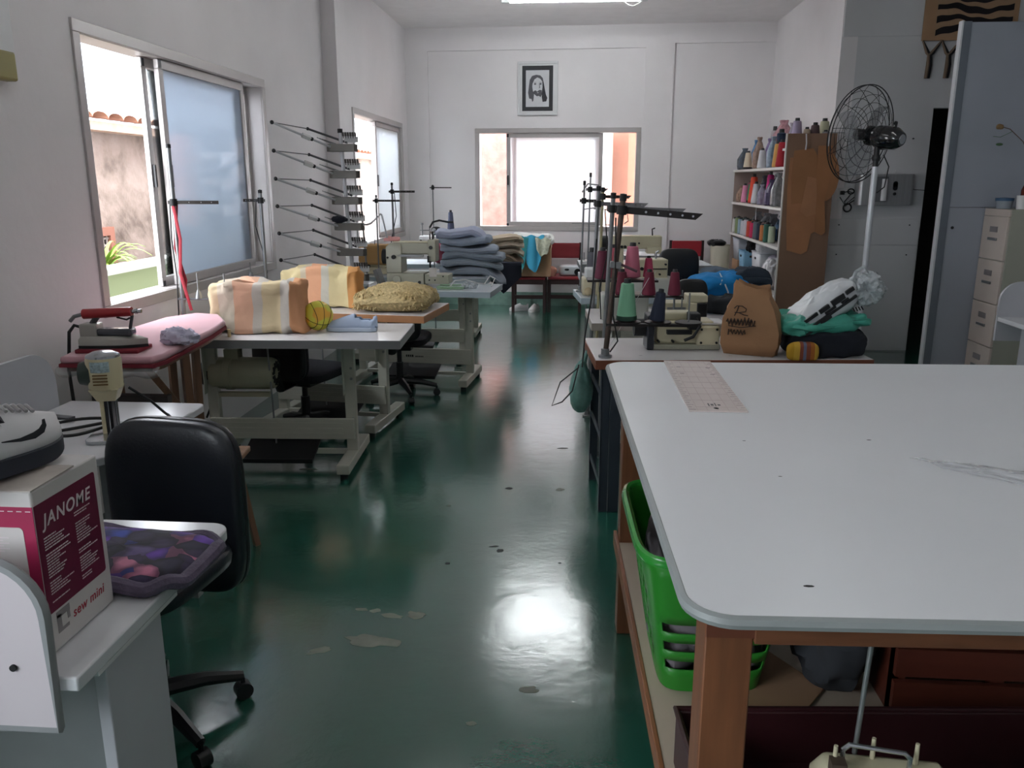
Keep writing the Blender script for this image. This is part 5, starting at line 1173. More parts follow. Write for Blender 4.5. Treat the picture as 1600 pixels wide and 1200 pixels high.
# cones on stands
cone('thread_cone', 'mint green thread cone with a dark top on the nearest right stand', (0.245, 3.83, 0.930), 0.195, 0.047, '7fb795', '1e2024', dark_base='2c4a3c')
cone('thread_cone', 'dark navy thread cone leaning on the nearest right stand', (0.385, 3.83, 0.930), 0.150, 0.036, '252b40', '1c1e24', tilt=(0, math.radians(6), 0))
cone('thread_cone', 'maroon thread cone leftmost among the right row stands', (0.165, 4.95, 0.995), 0.185, 0.046, '6b2b42')
cone('thread_cone', 'pale pink thread cone tallest in the right row', (0.345, 5.02, 0.995), 0.21, 0.052, 'd0788f')
cone('thread_cone', 'maroon thread cone in front of the pink one, centre of the tray', (0.275, 4.80, 0.92), 0.150, 0.038, '6a2236')
cone('thread_cone', 'maroon thread cone below the small machine head', (0.43, 4.80, 0.92), 0.150, 0.040, '74243c')
cone('thread_cone', 'maroon thread cone rightmost on the second table', (0.575, 4.80, 0.92), 0.150, 0.038, '6e2038')
cone('thread_cone', 'hot pink thread cone behind the middle maroon one', (0.445, 5.05, 0.995), 0.130, 0.032, 'c2486c')
cone('thread_cone', 'salmon pink narrow thread cone between two poles', (0.232, 5.00, 0.995), 0.20, 0.030, 'd4707e')
cone('thread_cone', 'grey thread cone among the far right row stands', (0.125, 6.20, 0.763), 0.32, 0.045, '66666e')
cone('thread_cone', 'dark grey thread cone near the far cream machine', (0.31, 6.26, 0.763), 0.24, 0.04, '77757a')
cone('thread_cone', 'white thread cone between the far stands', (0.215, 6.22, 0.763), 0.26, 0.035, 'c9c9c6')

# machine heads
t = thing('interlock_machine', 'cream and black machine on the dark edged table beside the paper bag', 'sewing machine', (0.385, 3.99, 0.762), 4)
obj('bed', MB().box(0.0, 0.33, 0, 0.20, 0, 0.025), M_mach, t, bevel=0.004)
obj('body', MB().box(0.02, 0.30, 0.03, 0.17, 0.025, 0.135), M_machc, t, bevel=0.008)
obj('arm', MB().box(0.04, 0.20, 0.05, 0.15, 0.135, 0.175), M_machc, t, bevel=0.008)
obj('right_housing', MB().box(0.215, 0.325, 0.0, 0.14, 0.02, 0.115), M_machc, t, bevel=0.008)
obj('cloth_plate', MB().box(0.20, 0.36, 0.02, 0.18, 0.118, 0.126), M_white, t, bevel=0.002)
obj('belt_guard', MB().box(-0.028, 0.006, -0.01, 0.12, 0.0, 0.17), mat('dark_guard', '24262e', 0.4), t, bevel=0.006)
obj('hand_wheel', MB().cyl((-0.085, 0.06, 0.10), (-0.03, 0.06, 0.10), 0.042, n=24), M_dark, t)
obj('head', MB().box(0.17, 0.225, -0.02, 0.06, 0.10, 0.18), M_dark, t, bevel=0.006)
obj('swing_lever', MB().tube([(0.20, -0.02, 0.16), (0.22, -0.03, 0.12), (0.19, -0.03, 0.07), (0.15, -0.02, 0.05)], 0.008, 8), M_dark, t)
b = MB()
for x, z in ((0.235, 0.10), (0.31, 0.10), (0.235, 0.035), (0.31, 0.035), (0.03, 0.04), (0.10, 0.04)): b.cyl((x, -0.006, z), (x, 0.032, z), 0.006, n=8)
obj('screws', b, M_dark, t)
obj('slot', MB().box(0.07, 0.19, -0.0, 0.031, 0.075, 0.095), M_dark, t)
obj('side_knob', MB().blob((0.335, -0.01, 0.05), (0.025, 0.03, 0.05), 0.7, 0.7, 14, 8), M_white, t)
t = thing('coverstitch_machine', 'cream machine with black end between the navy cone and the dark chair back', 'sewing machine', (0.50, 4.90, 0.762), 3)
obj('body', MB().box(0.0, 0.27, 0, 0.15, 0.0, 0.10), M_machc, t, bevel=0.006)
obj('top_housing', MB().box(0.17, 0.29, 0.01, 0.14, 0.10, 0.145), M_machc, t, bevel=0.006)
obj('black_end', MB().box(0.225, 0.285, -0.008, 0.10, 0.01, 0.10), M_black, t, bevel=0.004)
obj('slot', MB().box(0.05, 0.16, -0.003, 0.0, 0.03, 0.075), M_steel, t)
obj('post', MB().cyl((0.13, -0.03, 0.0), (0.13, -0.03, 0.18), 0.004).lathe([(0.012, 0.0), (0.010, 0.04), (0.004, 0.05)], (0.13, -0.03, 0), 10), M_steel, t)
obj('wheel', MB().cyl((-0.10, 0.05, 0.05), (-0.06, 0.05, 0.05), 0.05, n=22), M_dark, t)
t = thing('overlock_machine', 'white overlock machine with cream top behind the maroon cones', 'sewing machine', (0.42, 5.98, 0.762), 7)
obj('base', MB().blob((0.14, 0.09, 0.06), (0.40, 0.24, 0.14), 0.5, 0.5, 36, 14, floor=0.0), mat('overlock_white', 'bfc0b8', 0.4), t)
obj('head_block', MB().box(0.02, 0.25, 0.0, 0.16, 0.11, 0.255), M_machc, t, bevel=0.008)
obj('thread_bar', MB().box(0.0, 0.24, -0.012, -0.002, 0.185, 0.192), M_dark, t)
obj('tension_knob', MB().cyl((0.06, -0.02, 0.19), (0.06, 0.0, 0.19), 0.012).cyl((0.19, -0.02, 0.15), (0.19, 0, 0.15), 0.007).cyl((0.23, -0.02, 0.22), (0.23, 0, 0.22), 0.007), M_dark, t)
obj('top_lever', MB().tube([(0.17, 0.05, 0.255), (0.17, 0.05, 0.30), (0.19, 0.05, 0.31)], 0.008, 8), M_chrome, t)
t = thing('flat_bed_machine', 'cream flat bed sewing machine with a raised arm, farthest machine in the right row', 'sewing machine', (0.30, 7.35, 0.762), 2)
obj('bed', MB().box(0.0, 0.46, 0, 0.17, 0, 0.05), M_machc, t, bevel=0.006)
obj('arm', MB().box(0.0, 0.46, 0.02, 0.14, 0.22, 0.335), M_machc, t, bevel=0.012)
obj('column', MB().box(0.0, 0.13, 0.02, 0.15, 0.05, 0.23), M_machc, t, bevel=0.010)
obj('face', MB().box(0.33, 0.46, 0.01, 0.13, 0.18, 0.24), M_machc, t, bevel=0.008)
obj('needle_bar', MB().cyl((0.41, 0.07, 0.06), (0.41, 0.07, 0.19), 0.006).box(0.395, 0.425, 0.055, 0.085, 0.05, 0.06), M_chrome, t)
obj('tension_row', MB().cyl((0.08, -0.0, 0.24), (0.08, 0.02, 0.24), 0.012).cyl((0.11, 0, 0.24), (0.11, 0.02, 0.24), 0.012).cyl((0.14, 0, 0.24), (0.14, 0.02, 0.24), 0.012).cyl((0.26, 0.01, 0.27), (0.26, 0.02, 0.27), 0.008), M_dark, t)
obj('take_up', MB().tube([(0.38, 0.06, 0.335), (0.375, 0.06, 0.39), (0.40, 0.06, 0.40)], 0.006, 6), M_dark, t)
obj('hand_wheel', MB().cyl((-0.06, 0.08, 0.27), (-0.01, 0.08, 0.27), 0.06, n=24), M_dark, t)
t = thing('overlock_machine', 'small white overlock machine at the left end of the far right tables', 'sewing machine', (0.08, 7.20, 0.762), 0)
obj('body', MB().box(-0.03, 0.13, 0, 0.16, 0, 0.13), M_white, t, bevel=0.01)
obj('thread_posts', MB().cyl((0.0, 0.03, 0.13), (0.0, 0.03, 0.20), 0.004).cyl((0.05, 0.03, 0.13), (0.05, 0.03, 0.19), 0.004).box(-0.02, 0.11, -0.004, 0, 0.03, 0.10), M_steel, t)
t = thing('overlock_machine', 'white and beige overlock machine at the left end of the third right table', 'sewing machine', (0.08, 5.95, 0.762), 3)
obj('body', MB().box(-0.02, 0.20, 0, 0.17, 0, 0.12), M_machc, t, bevel=0.01)
obj('upper_body', MB().box(0.0, 0.12, 0.02, 0.15, 0.12, 0.19), M_white, t, bevel=0.01)
obj('thread_knob', MB().blob((0.02, -0.02, 0.03), (0.06, 0.05, 0.06), 1, 1, 14, 8), mat('straw_knob', 'b3a283', 0.9), t)
for k, (x, y, z, lb) in enumerate(((0.10, 4.87, 0, 'beige overlock machine body under the pink cones, left'),)):
    t = thing('overlock_machine', lb, 'sewing machine', (x + 0.06, y, 0.762), 2)
    obj('body', MB().box(0.0, 0.28, 0, 0.17, 0, 0.15), mat('overlock_white'), t, bevel=0.012)
    obj('spool_shelf', MB().box(-0.08, 0.34, 0.06, 0.20, 0.215, 0.228), dA, t, bevel=0.003)
    obj('shelf_posts', MB().cyl((0.0, 0.12, 0.15), (0.0, 0.12, 0.22), 0.008).cyl((0.26, 0.12, 0.15), (0.26, 0.12, 0.22), 0.008), M_steel, t)
t = thing('spool_tray', 'thin dark tray on two posts holding the maroon cones on the second right table', 'tray', (0.25, 4.775, 0.762), 3)
obj('tray', MB().box(-0.02, 0.38, -0.012, 0.06, 0.147, 0.156), dA, t, bevel=0.002)
obj('tray_post', MB().cyl((0.05, 0.02, 0), (0.05, 0.02, 0.147), 0.006), M_steel, t)
obj('tray_post', MB().cyl((0.33, 0.02, 0), (0.33, 0.02, 0.147), 0.006), M_steel, t)
# white cup and chairs
t = thing('white_cup', 'tall white plastic cup standing on the white table left of the red chair', 'cup', (0.985, 7.27, 0.762))
obj('cup', MB().lathe([(0.036, 0.004), (0.034, 0.06), (0.048, 0.15), (0.046, 0.15), (0.032, 0.06), (0.0, 0.05)], n=24), M_white, t)
obj('foot_ring', MB().lathe([(0.0, 0), (0.055, 0.0), (0.055, 0.005), (0.036, 0.008)], n=24), M_white, t)
fab = mat('dark_fabric')
office_chair('office_chair', 'black fabric chair back standing before the far cream machine', (0.79, 6.66, 0), 180, back_top=1.062, back_h=0.43, back_w=0.31, seat_z=0.50, m=fab)
office_chair('office_chair', 'small black chair back left of the blue bundle', (0.765, 5.57, 0), 176, back_top=0.955, back_h=0.32, back_w=0.20, seat_z=0.50, m=fab)

# blue bundle, jeans and other clothes on the third table
M_bl = mat('bright_blue_cloth', '1484c9', 0.8, var=0.08, bump=0.2, bscale=70)
t = thing('blue_bundle', 'bright blue cloth bundle tied with a pale cord on the third right table', 'clothes', (1.05, 6.10, 0.762), 6)
obj('cloth', MB().blob((0, 0, 0.07), (0.42, 0.30, 0.17), 0.55, 0.5, 70, 30, amp=0.028, freq=7, seed=5, floor=0.0, ridged=True, fn=lambda p: Vector((p.x, p.y, p.z * (0.75 + 0.9 * (p.x + 0.2))))), M_bl, t, smooth=60)
obj('tie_cord', MB().tube([(0.03, -0.155, 0.0), (0.02, -0.165, 0.04), (0.00, -0.15, 0.09), (-0.01, -0.10, 0.13), (0.0, 0.0, 0.15)], 0.005, 6).tube([(-0.02, -0.145, 0.12), (-0.035, -0.155, 0.085)], 0.005, 6), M_white, t)
garment('dark jeans heaped behind the right end of the blue bundle', (1.27, 6.16, 0.763), 8, 0.26, 0.28, 0.18, '2b3542', 71, amp=0.025, e=0.7, name='jeans', floor=0.0)
garment('blue-grey denim lying behind the blue bundle', (1.13, 6.42, 0.763), 3, 0.34, 0.2, 0.15, '62707f', 72, amp=0.02, e=0.7, name='jeans')
tag(obj('dark_garment', MB().blob((1.0, 5.20, 0.815), (0.40, 0.18, 0.12), 0.6, 0.6, 40, 20, amp=0.02, freq=9, seed=31, ridged=True, floor=0.763), mat('charcoal_cloth', '272b31', 0.9)), 'charcoal cloth heaped on the second right table below the blue bundle', 'clothes')

# ------------------------------------------------------------ things at the right end of the dark edged table
t = thing('paper_bag', 'crumpled brown paper bag with dark script print on the dark edged table', 'paper bag', (0.850, 3.965, 0.762), -20); t.scale = (1.10, 1.0, 1.0)
M_kraft = mat('kraft_paper', '97704f', 0.8, var=0.08, bump=0.7, bscale=14)
def bag_ring(z, w, d, dx, dy, n, seed, peak=None):
    r = []
    pts = [(-w, -d), (-w * .33, -d * 1.04), (w * .33, -d * 1.02), (w, -d), (w * 1.03, -d * .33), (w * .93, 0), (w * 1.02, d * .33), (w, d), (w * .33, d), (-w * .33, d), (-w, d), (-w * 1.02, d * .33), (-w * .93, 0), (-w * 1.02, -d * .33)]
    for i, (x, y) in enumerate(pts):
        j = noise.noise(Vector((x * 20 + seed, y * 20, z * 16))) * 0.013
        r.append((x + dx + j, y + dy + j * 0.7, z + (peak[i] if peak else 0)))
    return r
pk = [0.055, 0.03, 0.015, 0.02, -0.03, -0.045, -0.03, 0.03, 0.02, 0.03, 0.05, 0.01, -0.01, 0.03]
rings = [bag_ring(0.0, 0.105, 0.075, 0.0, 0, 0, 1), bag_ring(0.05, 0.118, 0.082, 0, 0, 0, 2), bag_ring(0.11, 0.120, 0.082, 0.0, 0, 0, 3), bag_ring(0.17, 0.110, 0.078, 0.002, 0, 0, 4), bag_ring(0.22, 0.095, 0.070, 0.0, 0, 0, 5), bag_ring(0.265, 0.078, 0.058, -0.01, 0.0, 0, 6), bag_ring(0.295, 0.068, 0.045, -0.012, 0, 0, 7, pk)]
o = obj('bag', MB().loft(rings, cap=False).add(rings[0], [tuple(range(13, -1, -1))]), M_kraft, t, smooth=25)
md = o.modifiers.new('solid', 'SOLIDIFY'); md.thickness = 0.002
# script print on the left front face
b = MB(); random.seed(4)
def scr(u, v): return (-0.112 + u * 0.150, -0.0925 + (0.020 if v > .6 else 0.006) * v, 0.075 + v * 0.155)
def stroke(pts, w=0.0022): b.tube([scr(*p) for p in pts], w, 5)
stroke([(0.28, 0.92), (0.35, 1.0), (0.5, 1.0), (0.62, 0.92), (0.60, 0.84), (0.42, 0.80), (0.3, 0.80)]); stroke([(0.40, 0.99), (0.36, 0.84), (0.30, 0.70)]); stroke([(0.42, 0.80), (0.56, 0.74), (0.68, 0.72)])
x = 0.12
pts = []
for k in range(34): pts.append((0.10 + 0.78 * k / 33, 0.52 + 0.10 * math.sin(k * 1.55) * (1 if k % 7 else 1.6)))
stroke(pts, 0.0026)
pts = [(0.22 + 0.42 * k / 17, 0.22 + 0.08 * math.sin(k * 1.7)) for k in range(18)]
stroke(pts, 0.0026)
stroke([(0.16, 0.40), (0.5, 0.36), (0.92, 0.44)], 0.0018); stroke([(0.18, 0.30), (0.17, 0.12)], 0.0026); stroke([(0.7, 0.66), (0.72, 0.46), (0.78, 0.62)], 0.0026)
obj('script_print', b, mat('dark_ink', '2c1f1c', 0.8), t)

t = thing('clothes_heap', 'dark navy clothes heap at the right end of the dark edged table', 'clothes', (1.19, 3.99, 0.762), 5)
obj('cloth', MB().blob((0, 0, 0.055), (0.36, 0.30, 0.15), 0.6, 0.6, 60, 26, amp=0.02, freq=9, seed=12, floor=0.0, ridged=True), mat('near_black_navy', '191d27', 0.95), t)
t = thing('yellow_cloth', 'yellow, brown and blue striped knitted piece hanging off the dark clothes heap', 'cloth', (1.055, 3.815, 0.762), 3)
Mys = ramp_mat('yellow_stripes', [(0, 'b98f2e'), (0.16, 'c9a040'), (0.34, '8a4d3c'), (0.45, '6d6f86'), (0.55, '8a4d3c'), (0.68, 'a9662f'), (0.82, 'c9a040')], 'X', scale=7.0, off=0.5, rough=0.95)
obj('knit', MB().blob((0, 0, 0.035), (0.145, 0.06, 0.095), 0.6, 0.7, 40, 18, floor=0.0, amp=0.003, freq=20), Mys, t)
M_tealf = mat('teal_mesh', '4fae9a', 0.45, alpha=0.85, var=0.12, vscale=10, bump=0.4, bscale=60)
garment('sea green thin plastic film bag between the white bag and the dark clothes', (1.165, 3.99, 0.86), 10, 0.40, 0.26, 0.10, '4fae9a', 81, amp=0.035, freq=8, e=0.7, name='green_bag', m=M_tealf)
# black and white bag
Mbw = ramp_mat('white_bag_film', [(0, 'c4c7cb'), (1, 'd2d5d8')], 'X', rough=0.3)
t = thing('plastic_bag', 'white plastic bag with black block print lying tilted on the green film bag', 'plastic bag', (1.17, 4.0, 0.98), 0)
BM = TR(0, 0, 0) @ RZ(6) @ RY(-33)
def bagf(p):
    k = 1 - 0.25 * (p.x / 0.2); return Vector((p.x, p.y * k, p.z * (1 + 0.3 * (p.x > 0))))
obj('bag', MB(BM).blob((0, 0, 0), (0.36, 0.24, 0.105), 0.55, 0.5, 60, 26, amp=0.010, freq=14, seed=22, ridged=True, fn=bagf), Mbw, t, smooth=40)
b = MB(BM)
def fr(x0, x1, z0, z1):   # block on the near long face, wrapped slightly proud
    y = -0.1215; kk = lambda x: 1 - 0.25 * (x / 0.2)
    b.add([(x0, y * kk(x0) - 0.004, z0), (x1, y * kk(x1) - 0.004, z0), (x1, y * kk(x1) - 0.004, z1), (x0, y * kk(x0) - 0.004, z1), (x0, y * kk(x0) + 0.01, z0), (x1, y * kk(x1) + 0.01, z0), (x1, y * kk(x1) + 0.01, z1), (x0, y * kk(x0) + 0.01, z1)],
          [(0, 1, 2, 3), (7, 6, 5, 4), (0, 4, 5, 1), (1, 5, 6, 2), (2, 6, 7, 3), (3, 7, 4, 0)])
for x0, x1, z0, z1 in ((-0.15, -0.06, 0.018, 0.034), (-0.05, 0.005, 0.014, 0.034), (0.02, 0.09, 0.010, 0.036), (0.10, 0.145, 0.018, 0.036), (-0.155, 0.14, -0.018, -0.006), (-0.07, -0.01, -0.030, -0.018), (-0.03, 0.03, -0.002, 0.008), (0.06, 0.10, -0.004, 0.006), (-0.155, -0.10, -0.036, -0.022)): fr(x0, x1, z0, z1)
obj('black_blocks', b, M_black, t)
obj('crumpled_end', MB(BM).blob((0.215, -0.02, -0.035), (0.15, 0.18, 0.13), 0.8, 0.8, 44, 22, amp=0.03, freq=22, seed=33, ridged=True), mat('grey_film', 'aab0b3', 0.3, var=0.25, vscale=60), t, smooth=20)
obj('handle_loop', MB(BM).tube([(0.16, -0.05, 0.035), (0.20, -0.06, 0.075), (0.245, -0.06, 0.075), (0.25, -0.05, 0.02), (0.23, -0.04, -0.03)], 0.008, 8, flat=0.4), mat('grey_film'), t)
b = MB(BM)
for k in range(4): b.cbox(0.09 + 0.012 * k, -0.128, -0.052 - 0.005 * k, 0.005, 0.004, 0.020)
obj('bar_print', b, M_black, t)
# bag hanging at the left of the dark edged table
t = thing('hanging_bag', 'translucent green plastic bag hanging on the aisle side of the dark edged table', 'plastic bag', (0.045, 4.12, 0.60), 0)
obj('bag', MB().blob((0, 0, -0.06), (0.115, 0.20, 0.26), 0.75, 0.8, 40, 26, amp=0.010, freq=16, seed=7, ridged=True, fn=lambda p: Vector((p.x * (1.0 if p.z < 0 else 1 - p.z * 3.2), p.y * (1.0 if p.z < 0 else 1 - p.z * 2.5), p.z))), mat('green_film', '5f8f86', 0.3, alpha=0.8, var=0.4, vscale=14), t, smooth=40)
obj('knot_straps', MB().tube([(0, 0, 0.04), (0.02, 0.0, 0.10), (0.035, 0, 0.135)], [0.02, 0.012, 0.008], 8), mat('green_film'), t)
# fan
t = thing('pedestal_fan', 'tall pedestal fan with black wire cage and white pole before the grey wall', 'fan', (2.11, 6.22, 0))
obj('base', MB().lathe([(0.26, 0), (0.26, 0.012), (0.12, 0.035), (0.03, 0.06)], n=36), M_black, t)
obj('pole', MB().cyl((0, 0, 0.04), (0, 0, 1.66), 0.021, n=20), mat('pole_white', 'c6c9cf', 0.3, 0.3), t)
obj('neck', MB().cyl((0, 0, 1.66), (0, 0, 1.84), 0.020, n=16).lathe([(0.024, 1.70), (0.030, 1.72), (0.024, 1.74)], n=16).cbox(0.02, 0, 1.80, 0.07, 0.03, 0.05), M_black, t)
ax = Vector((-0.585, 0.80, 0.14)).normalized()          # blowing direction, away to the left
Q = ax.to_track_quat('Z', 'Y').to_matrix().to_4x4()
FM = TR(0.03, -0.01, 1.86) @ Q
mo = obj('motor', MB(FM).lathe([(0.0, -0.15), (0.045, -0.15), (0.055, -0.135), (0.075, -0.10), (0.080, -0.03), (0.075, 0.04), (0.06, 0.07), (0.055, 0.075), (0.055, 0.09), (0.068, 0.095), (0.068, 0.115), (0.05, 0.12), (0.0, 0.125)], n=32), mat('gloss_black', '0c0e13', 0.15, coat=0.8), t)
obj('end_badge', MB(FM).lathe([(0.0, -0.155), (0.032, -0.154), (0.036, -0.148)], n=24), M_chrome, mo)
obj('top_knob', MB(FM).cyl((0.0, 0.075, -0.08), (0, 0.105, -0.08), 0.008).lathe([(0.014, 0), (0.014, 0.012)], (0, 0.10, -0.08), 10), M_black, mo)
cg = FM @ TR(0, 0, 0.20)
b = MB(cg); Rr = 0.335
def ringf(r, z, th): b.tube([(r * math.cos(a), r * math.sin(a), z) for a in [2 * PI * k / 56 for k in range(56)]], th, 6, closed=True)
ringf(Rr, 0.0, 0.0038); ringf(Rr + 0.004, -0.03, 0.0038)
prof = lambda f, s_: s_ * 0.085 * math.cos(f * PI / 2) ** 0.7
for f in (0.18, 0.34, 0.50, 0.66, 0.82): ringf(Rr * f, prof(f, -1) - 0.03, 0.0018)
for k in range(12):
    a = 2 * PI * k / 12 + 0.1
    b.tube([(Rr * f * math.cos(a + 0.25 * (1 - f)), Rr * f * math.sin(a + 0.25 * (1 - f)), prof(f, -1) - 0.03) for f in (0.16, 0.35, 0.55, 0.75, 0.9, 1.0)], 0.0019, 5)
obj('rear_cage', b, M_black, t)
b = MB(cg)
for f in (0.18, 0.36, 0.54, 0.72, 0.88): ringf(Rr * f, prof(f, 1), 0.0018)
for k in range(12):
    a = 2 * PI * k / 12
    b.tube([(Rr * f * math.cos(a), Rr * f * math.sin(a), prof(f, 1)) for f in (0.12, 0.35, 0.55, 0.75, 0.9, 1.0)], 0.0019, 5)
obj('front_cage', b, M_black, t)
for k in range(3):
    a0 = 120 * k + 20
    b = MB(cg @ RZ(a0))
    b.sheet(lambda u, v: (0.05 + 0.24 * u, (0.03 + 0.075 * math.sin(PI * min(1, u * 0.9 + 0.15))) * (2 * v - 1), -0.02 + 0.035 * (2 * v - 1)), 8, 5, 0.002)
    obj('blade', b, mat('blade_pale', 'b3b5ba', 0.3, alpha=0.35), t)
obj('hub', MB(cg).cyl((0, 0, -0.09), (0, 0, 0.02), 0.04, n=20), M_black, t)
obj('cable', MB().tube([(0.05, 0, 1.74), (0.09, -0.01, 1.66), (0.07, -0.02, 1.52), (0.02, -0.025, 1.48)], 0.004, 6), M_cord, t)
# ------------------------------------------------------------ shelving unit along the right wall
M_shw2 = mat('shelf_white', 'd9d4cf', 0.45, var=0.03); M_brown = mat('brown_hardboard', '8d6d58', 0.6, var=0.08, vscale=2)
u = thing('shelving_unit', 'white shelves with a tall brown side panel along the right wall, full of thread', 'shelf', (1.83, 7.68, 0))
obj('side_panel', MB().box(0.008, 0.43, 0, 0.018, 0.0, 1.965), M_brown, u, bevel=0.001)
obj('panel_edge', MB().box(-0.004, 0.008, 0, 0.02, 0.0, 1.965), M_shw2, u)
for z in (1.685, 1.325, 0.975, 0.54):
    obj('shelf_board', MB().box(0.0, 0.44, 0.02, 2.45, z - 0.025, z), M_shw2, u, bevel=0.002)
obj('shelf_board', MB().box(0.05, 0.44, 0.02, 0.34, 1.83, 1.85), M_shw2, u)
obj('upright', MB().box(0.40, 0.44, 1.30, 1.34, 0.0, 1.66), M_shw2, u)
obj('end_panel', MB().box(0.02, 0.44, 2.45, 2.465, 0.0, 1.66), mat('shelf_end_taupe', 'a2918a', 0.6), u)
obj('rail', MB().cyl((0.06, 1.34, 0.975), (0.06, 1.34, 1.30), 0.004), M_white, u)
def zt(z): return z + 0.001
# top shelf: (y, kind, colour, height, radius, x, label)
random.seed(3)
def bagged(label, loc, w, h, col, seed, m=None, group=None, alpha=0.75):
    m = m or mat('bagfilm_' + col, col, 0.25, alpha=alpha, var=0.35, vscale=25)
    t = thing('bagged_spool', label, 'bag of thread', loc, 0, group)
    def tp(p):
        f = (p.z + h / 2) / h; k = 1.0 if f < 0.62 else max(0.22, 1 - 2.6 * (f - 0.62)) if f < 0.88 else 0.32 + 1.6 * (f - 0.88)
        return Vector((p.x * k, p.y * k, p.z))
    obj('film', MB().blob((0, 0, h / 2), (w * 0.95, w * 0.85, h), 0.22, 0.8, 30, 22, amp=0.010, freq=34, seed=seed, floor=0.0, ridged=True, fn=tp), m, t, smooth=25)
    obj('spool', MB().lathe([(w * 0.30, 0.01), (w * 0.32, 0.03), (w * 0.2, h * 0.8)], n=14), mat('thread_' + col, col, 0.8), t)
    return t
S1 = 1.686; S2 = 1.326; S3 = 0.976; S4 = 0.541
X0 = 1.93
bagged('dark and clear plastic bag at the far left end of the top thread shelf', (1.93, 10.02, S1), 0.16, 0.24, '5a6470', 1)
bagged('blue thread wrapped in film, second from the left on the top shelf', (2.02, 9.84, S1), 0.13, 0.32, '4f86b8', 2)
cone('thread_cone', 'cream thread cone with a black base near the left of the top shelf', (1.90, 9.66, S1), 0.20, 0.050, 'd8cbb4', dark_base='1a1a1c')
cone('thread_cone', 'orange-red thread cone behind the cream one on the top shelf', (1.99, 9.50, S1), 0.24, 0.045, 'c8513a')
bagged('tan thread in a crinkled bag on the top shelf', (1.95, 9.36, S1), 0.13, 0.33, 'a58a7a', 5)
cone('thread_cone', 'teal thread cone in the middle of the top shelf', (2.0, 9.20, S1), 0.22, 0.045, '2f6070')
cone('thread_cone', 'pale mauve thread cone rising at the centre of the top shelf', (2.10, 9.35, S1), 0.44, 0.06, 'b5a9ae')
bagged('lilac thread in clear film on the top shelf', (1.99, 9.03, S1), 0.13, 0.30, '8c7ba8', 8)
cone('thread_cone', 'white thread cone in front on the top shelf', (1.89, 8.90, S1), 0.20, 0.048, 'd5d4d8')
bagged('grey thread in a crinkled bag behind the white cone on the top shelf', (2.05, 8.82, S1), 0.14, 0.34, '8f8f93', 10)
bagged('pale blue and white thread in film on the top shelf', (1.93, 8.62, S1), 0.12, 0.30, '9fb0c0', 11)
cone('thread_cone', 'tall dark navy thread tube on the top shelf', (1.96, 8.44, S1), 0.36, 0.050, '1f2f4a', taper=0.85)
cone('thread_cone', 'yellow-orange thread cone next to the red one on the top shelf', (1.895, 8.27, S1), 0.24, 0.045, 'd9a45c')
cone('thread_cone', 'red thread cone against the brown panel on the top shelf', (1.905, 8.14, S1), 0.25, 0.052, 'b02030')
cone('thread_cone', 'straw yellow thread cone behind the red one on the top shelf', (2.04, 8.28, S1), 0.33, 0.050, 'bdb18a')
bagged('big pink bag of thread stacked highest at the back of the top shelf', (2.12, 9.05, S1 + 0.18), 0.22, 0.30, 'c9949c', 15, alpha=0.9)
tag(obj('grey_box', MB().box(2.02, 2.26, 8.92, 9.20, S1, S1 + 0.178), mat('box_greyrose', '9a8489', 0.8)), 'greyish rose box under the big pink bag on the top shelf', 'box')
bagged('clear bag of pale thread behind the lilac cone on the top shelf', (2.08, 8.52, S1), 0.14, 0.42, 'a9a0b0', 17)
ST = 1.851
cone('thread_cone', 'lilac thread cone standing left above the brown panel', (1.955, 7.86, ST), 0.255, 0.056, 'a99bb5')
cone('thread_cone', 'beige thread cone second from the left above the brown panel', (2.055, 7.90, ST), 0.18, 0.045, 'c0ac96')
cone('thread_cone', 'brown thread cone in the middle above the brown panel', (2.13, 7.92, ST), 0.22, 0.055, '5c474a')
cone('thread_cone', 'grey squat thread cone right of the brown one above the panel', (2.20, 7.83, ST), 0.15, 0.045, '8a8488')
cone('thread_cone', 'ivory thread cone standing right above the brown panel', (2.23, 7.99, ST), 0.26, 0.060, 'c9c6a8')
# second shelf
bagged('tan and brown bundle at the left end of the second thread shelf', (1.92, 10.02, S2), 0.12, 0.18, '9a7c6a', 20, alpha=1.0)
for (y, col, h, r, x, lb) in (
    (9.84, 'b83c78', 0.24, 0.04, 1.98, 'deep pink thread cone at the left of the second shelf'),
    (9.72, 'e08fb0', 0.21, 0.042, 1.90, 'light pink thread cone at the left of the second shelf'),
    (9.56, '2f7a55', 0.23, 0.042, 1.93, 'green thread cone on the second shelf'),
    (9.36, 'd9482e', 0.31, 0.055, 1.92, 'orange-red tall thread cone on the second shelf'),
    (9.14, 'd0cdd2', 0.23, 0.048, 1.90, 'white thread cone on the second shelf beside the orange-red one'),
    (8.72, 'c02578', 0.33, 0.050, 1.95, 'magenta tall thread cone on the second shelf'),
    (8.62, 'c42a44', 0.32, 0.050, 2.08, 'crimson thread cone behind the magenta one on the second shelf')):
    cone('thread_cone', lb, (x, y, S2), h, r, col, dark_base='17171a' if col == '2f7a55' else None)
bagged('black and white striped thread in film on the second shelf', (1.95, 8.98, S2), 0.12, 0.29, '4e525c', 22)
bagged('pale lilac thread in film on the second shelf', (1.90, 8.84, S2), 0.10, 0.20, 'b0aec2', 23)
bagged('dark purple bag with a salmon top on the second shelf', (1.92, 8.50, S2), 0.15, 0.25, '54486a', 24, alpha=0.95)
bagged('salmon thread bag just behind the dark purple one on the second shelf', (2.03, 8.46, S2), 0.13, 0.29, 'd07f74', 25)
bagged('clear silvery bag against the brown panel on the second shelf', (1.92, 8.24, S2), 0.14, 0.31, '9a9a9e', 26)
bagged('grey film bag at the back middle of the second shelf', (2.10, 9.1, S2), 0.16, 0.30, '85858c', 27)
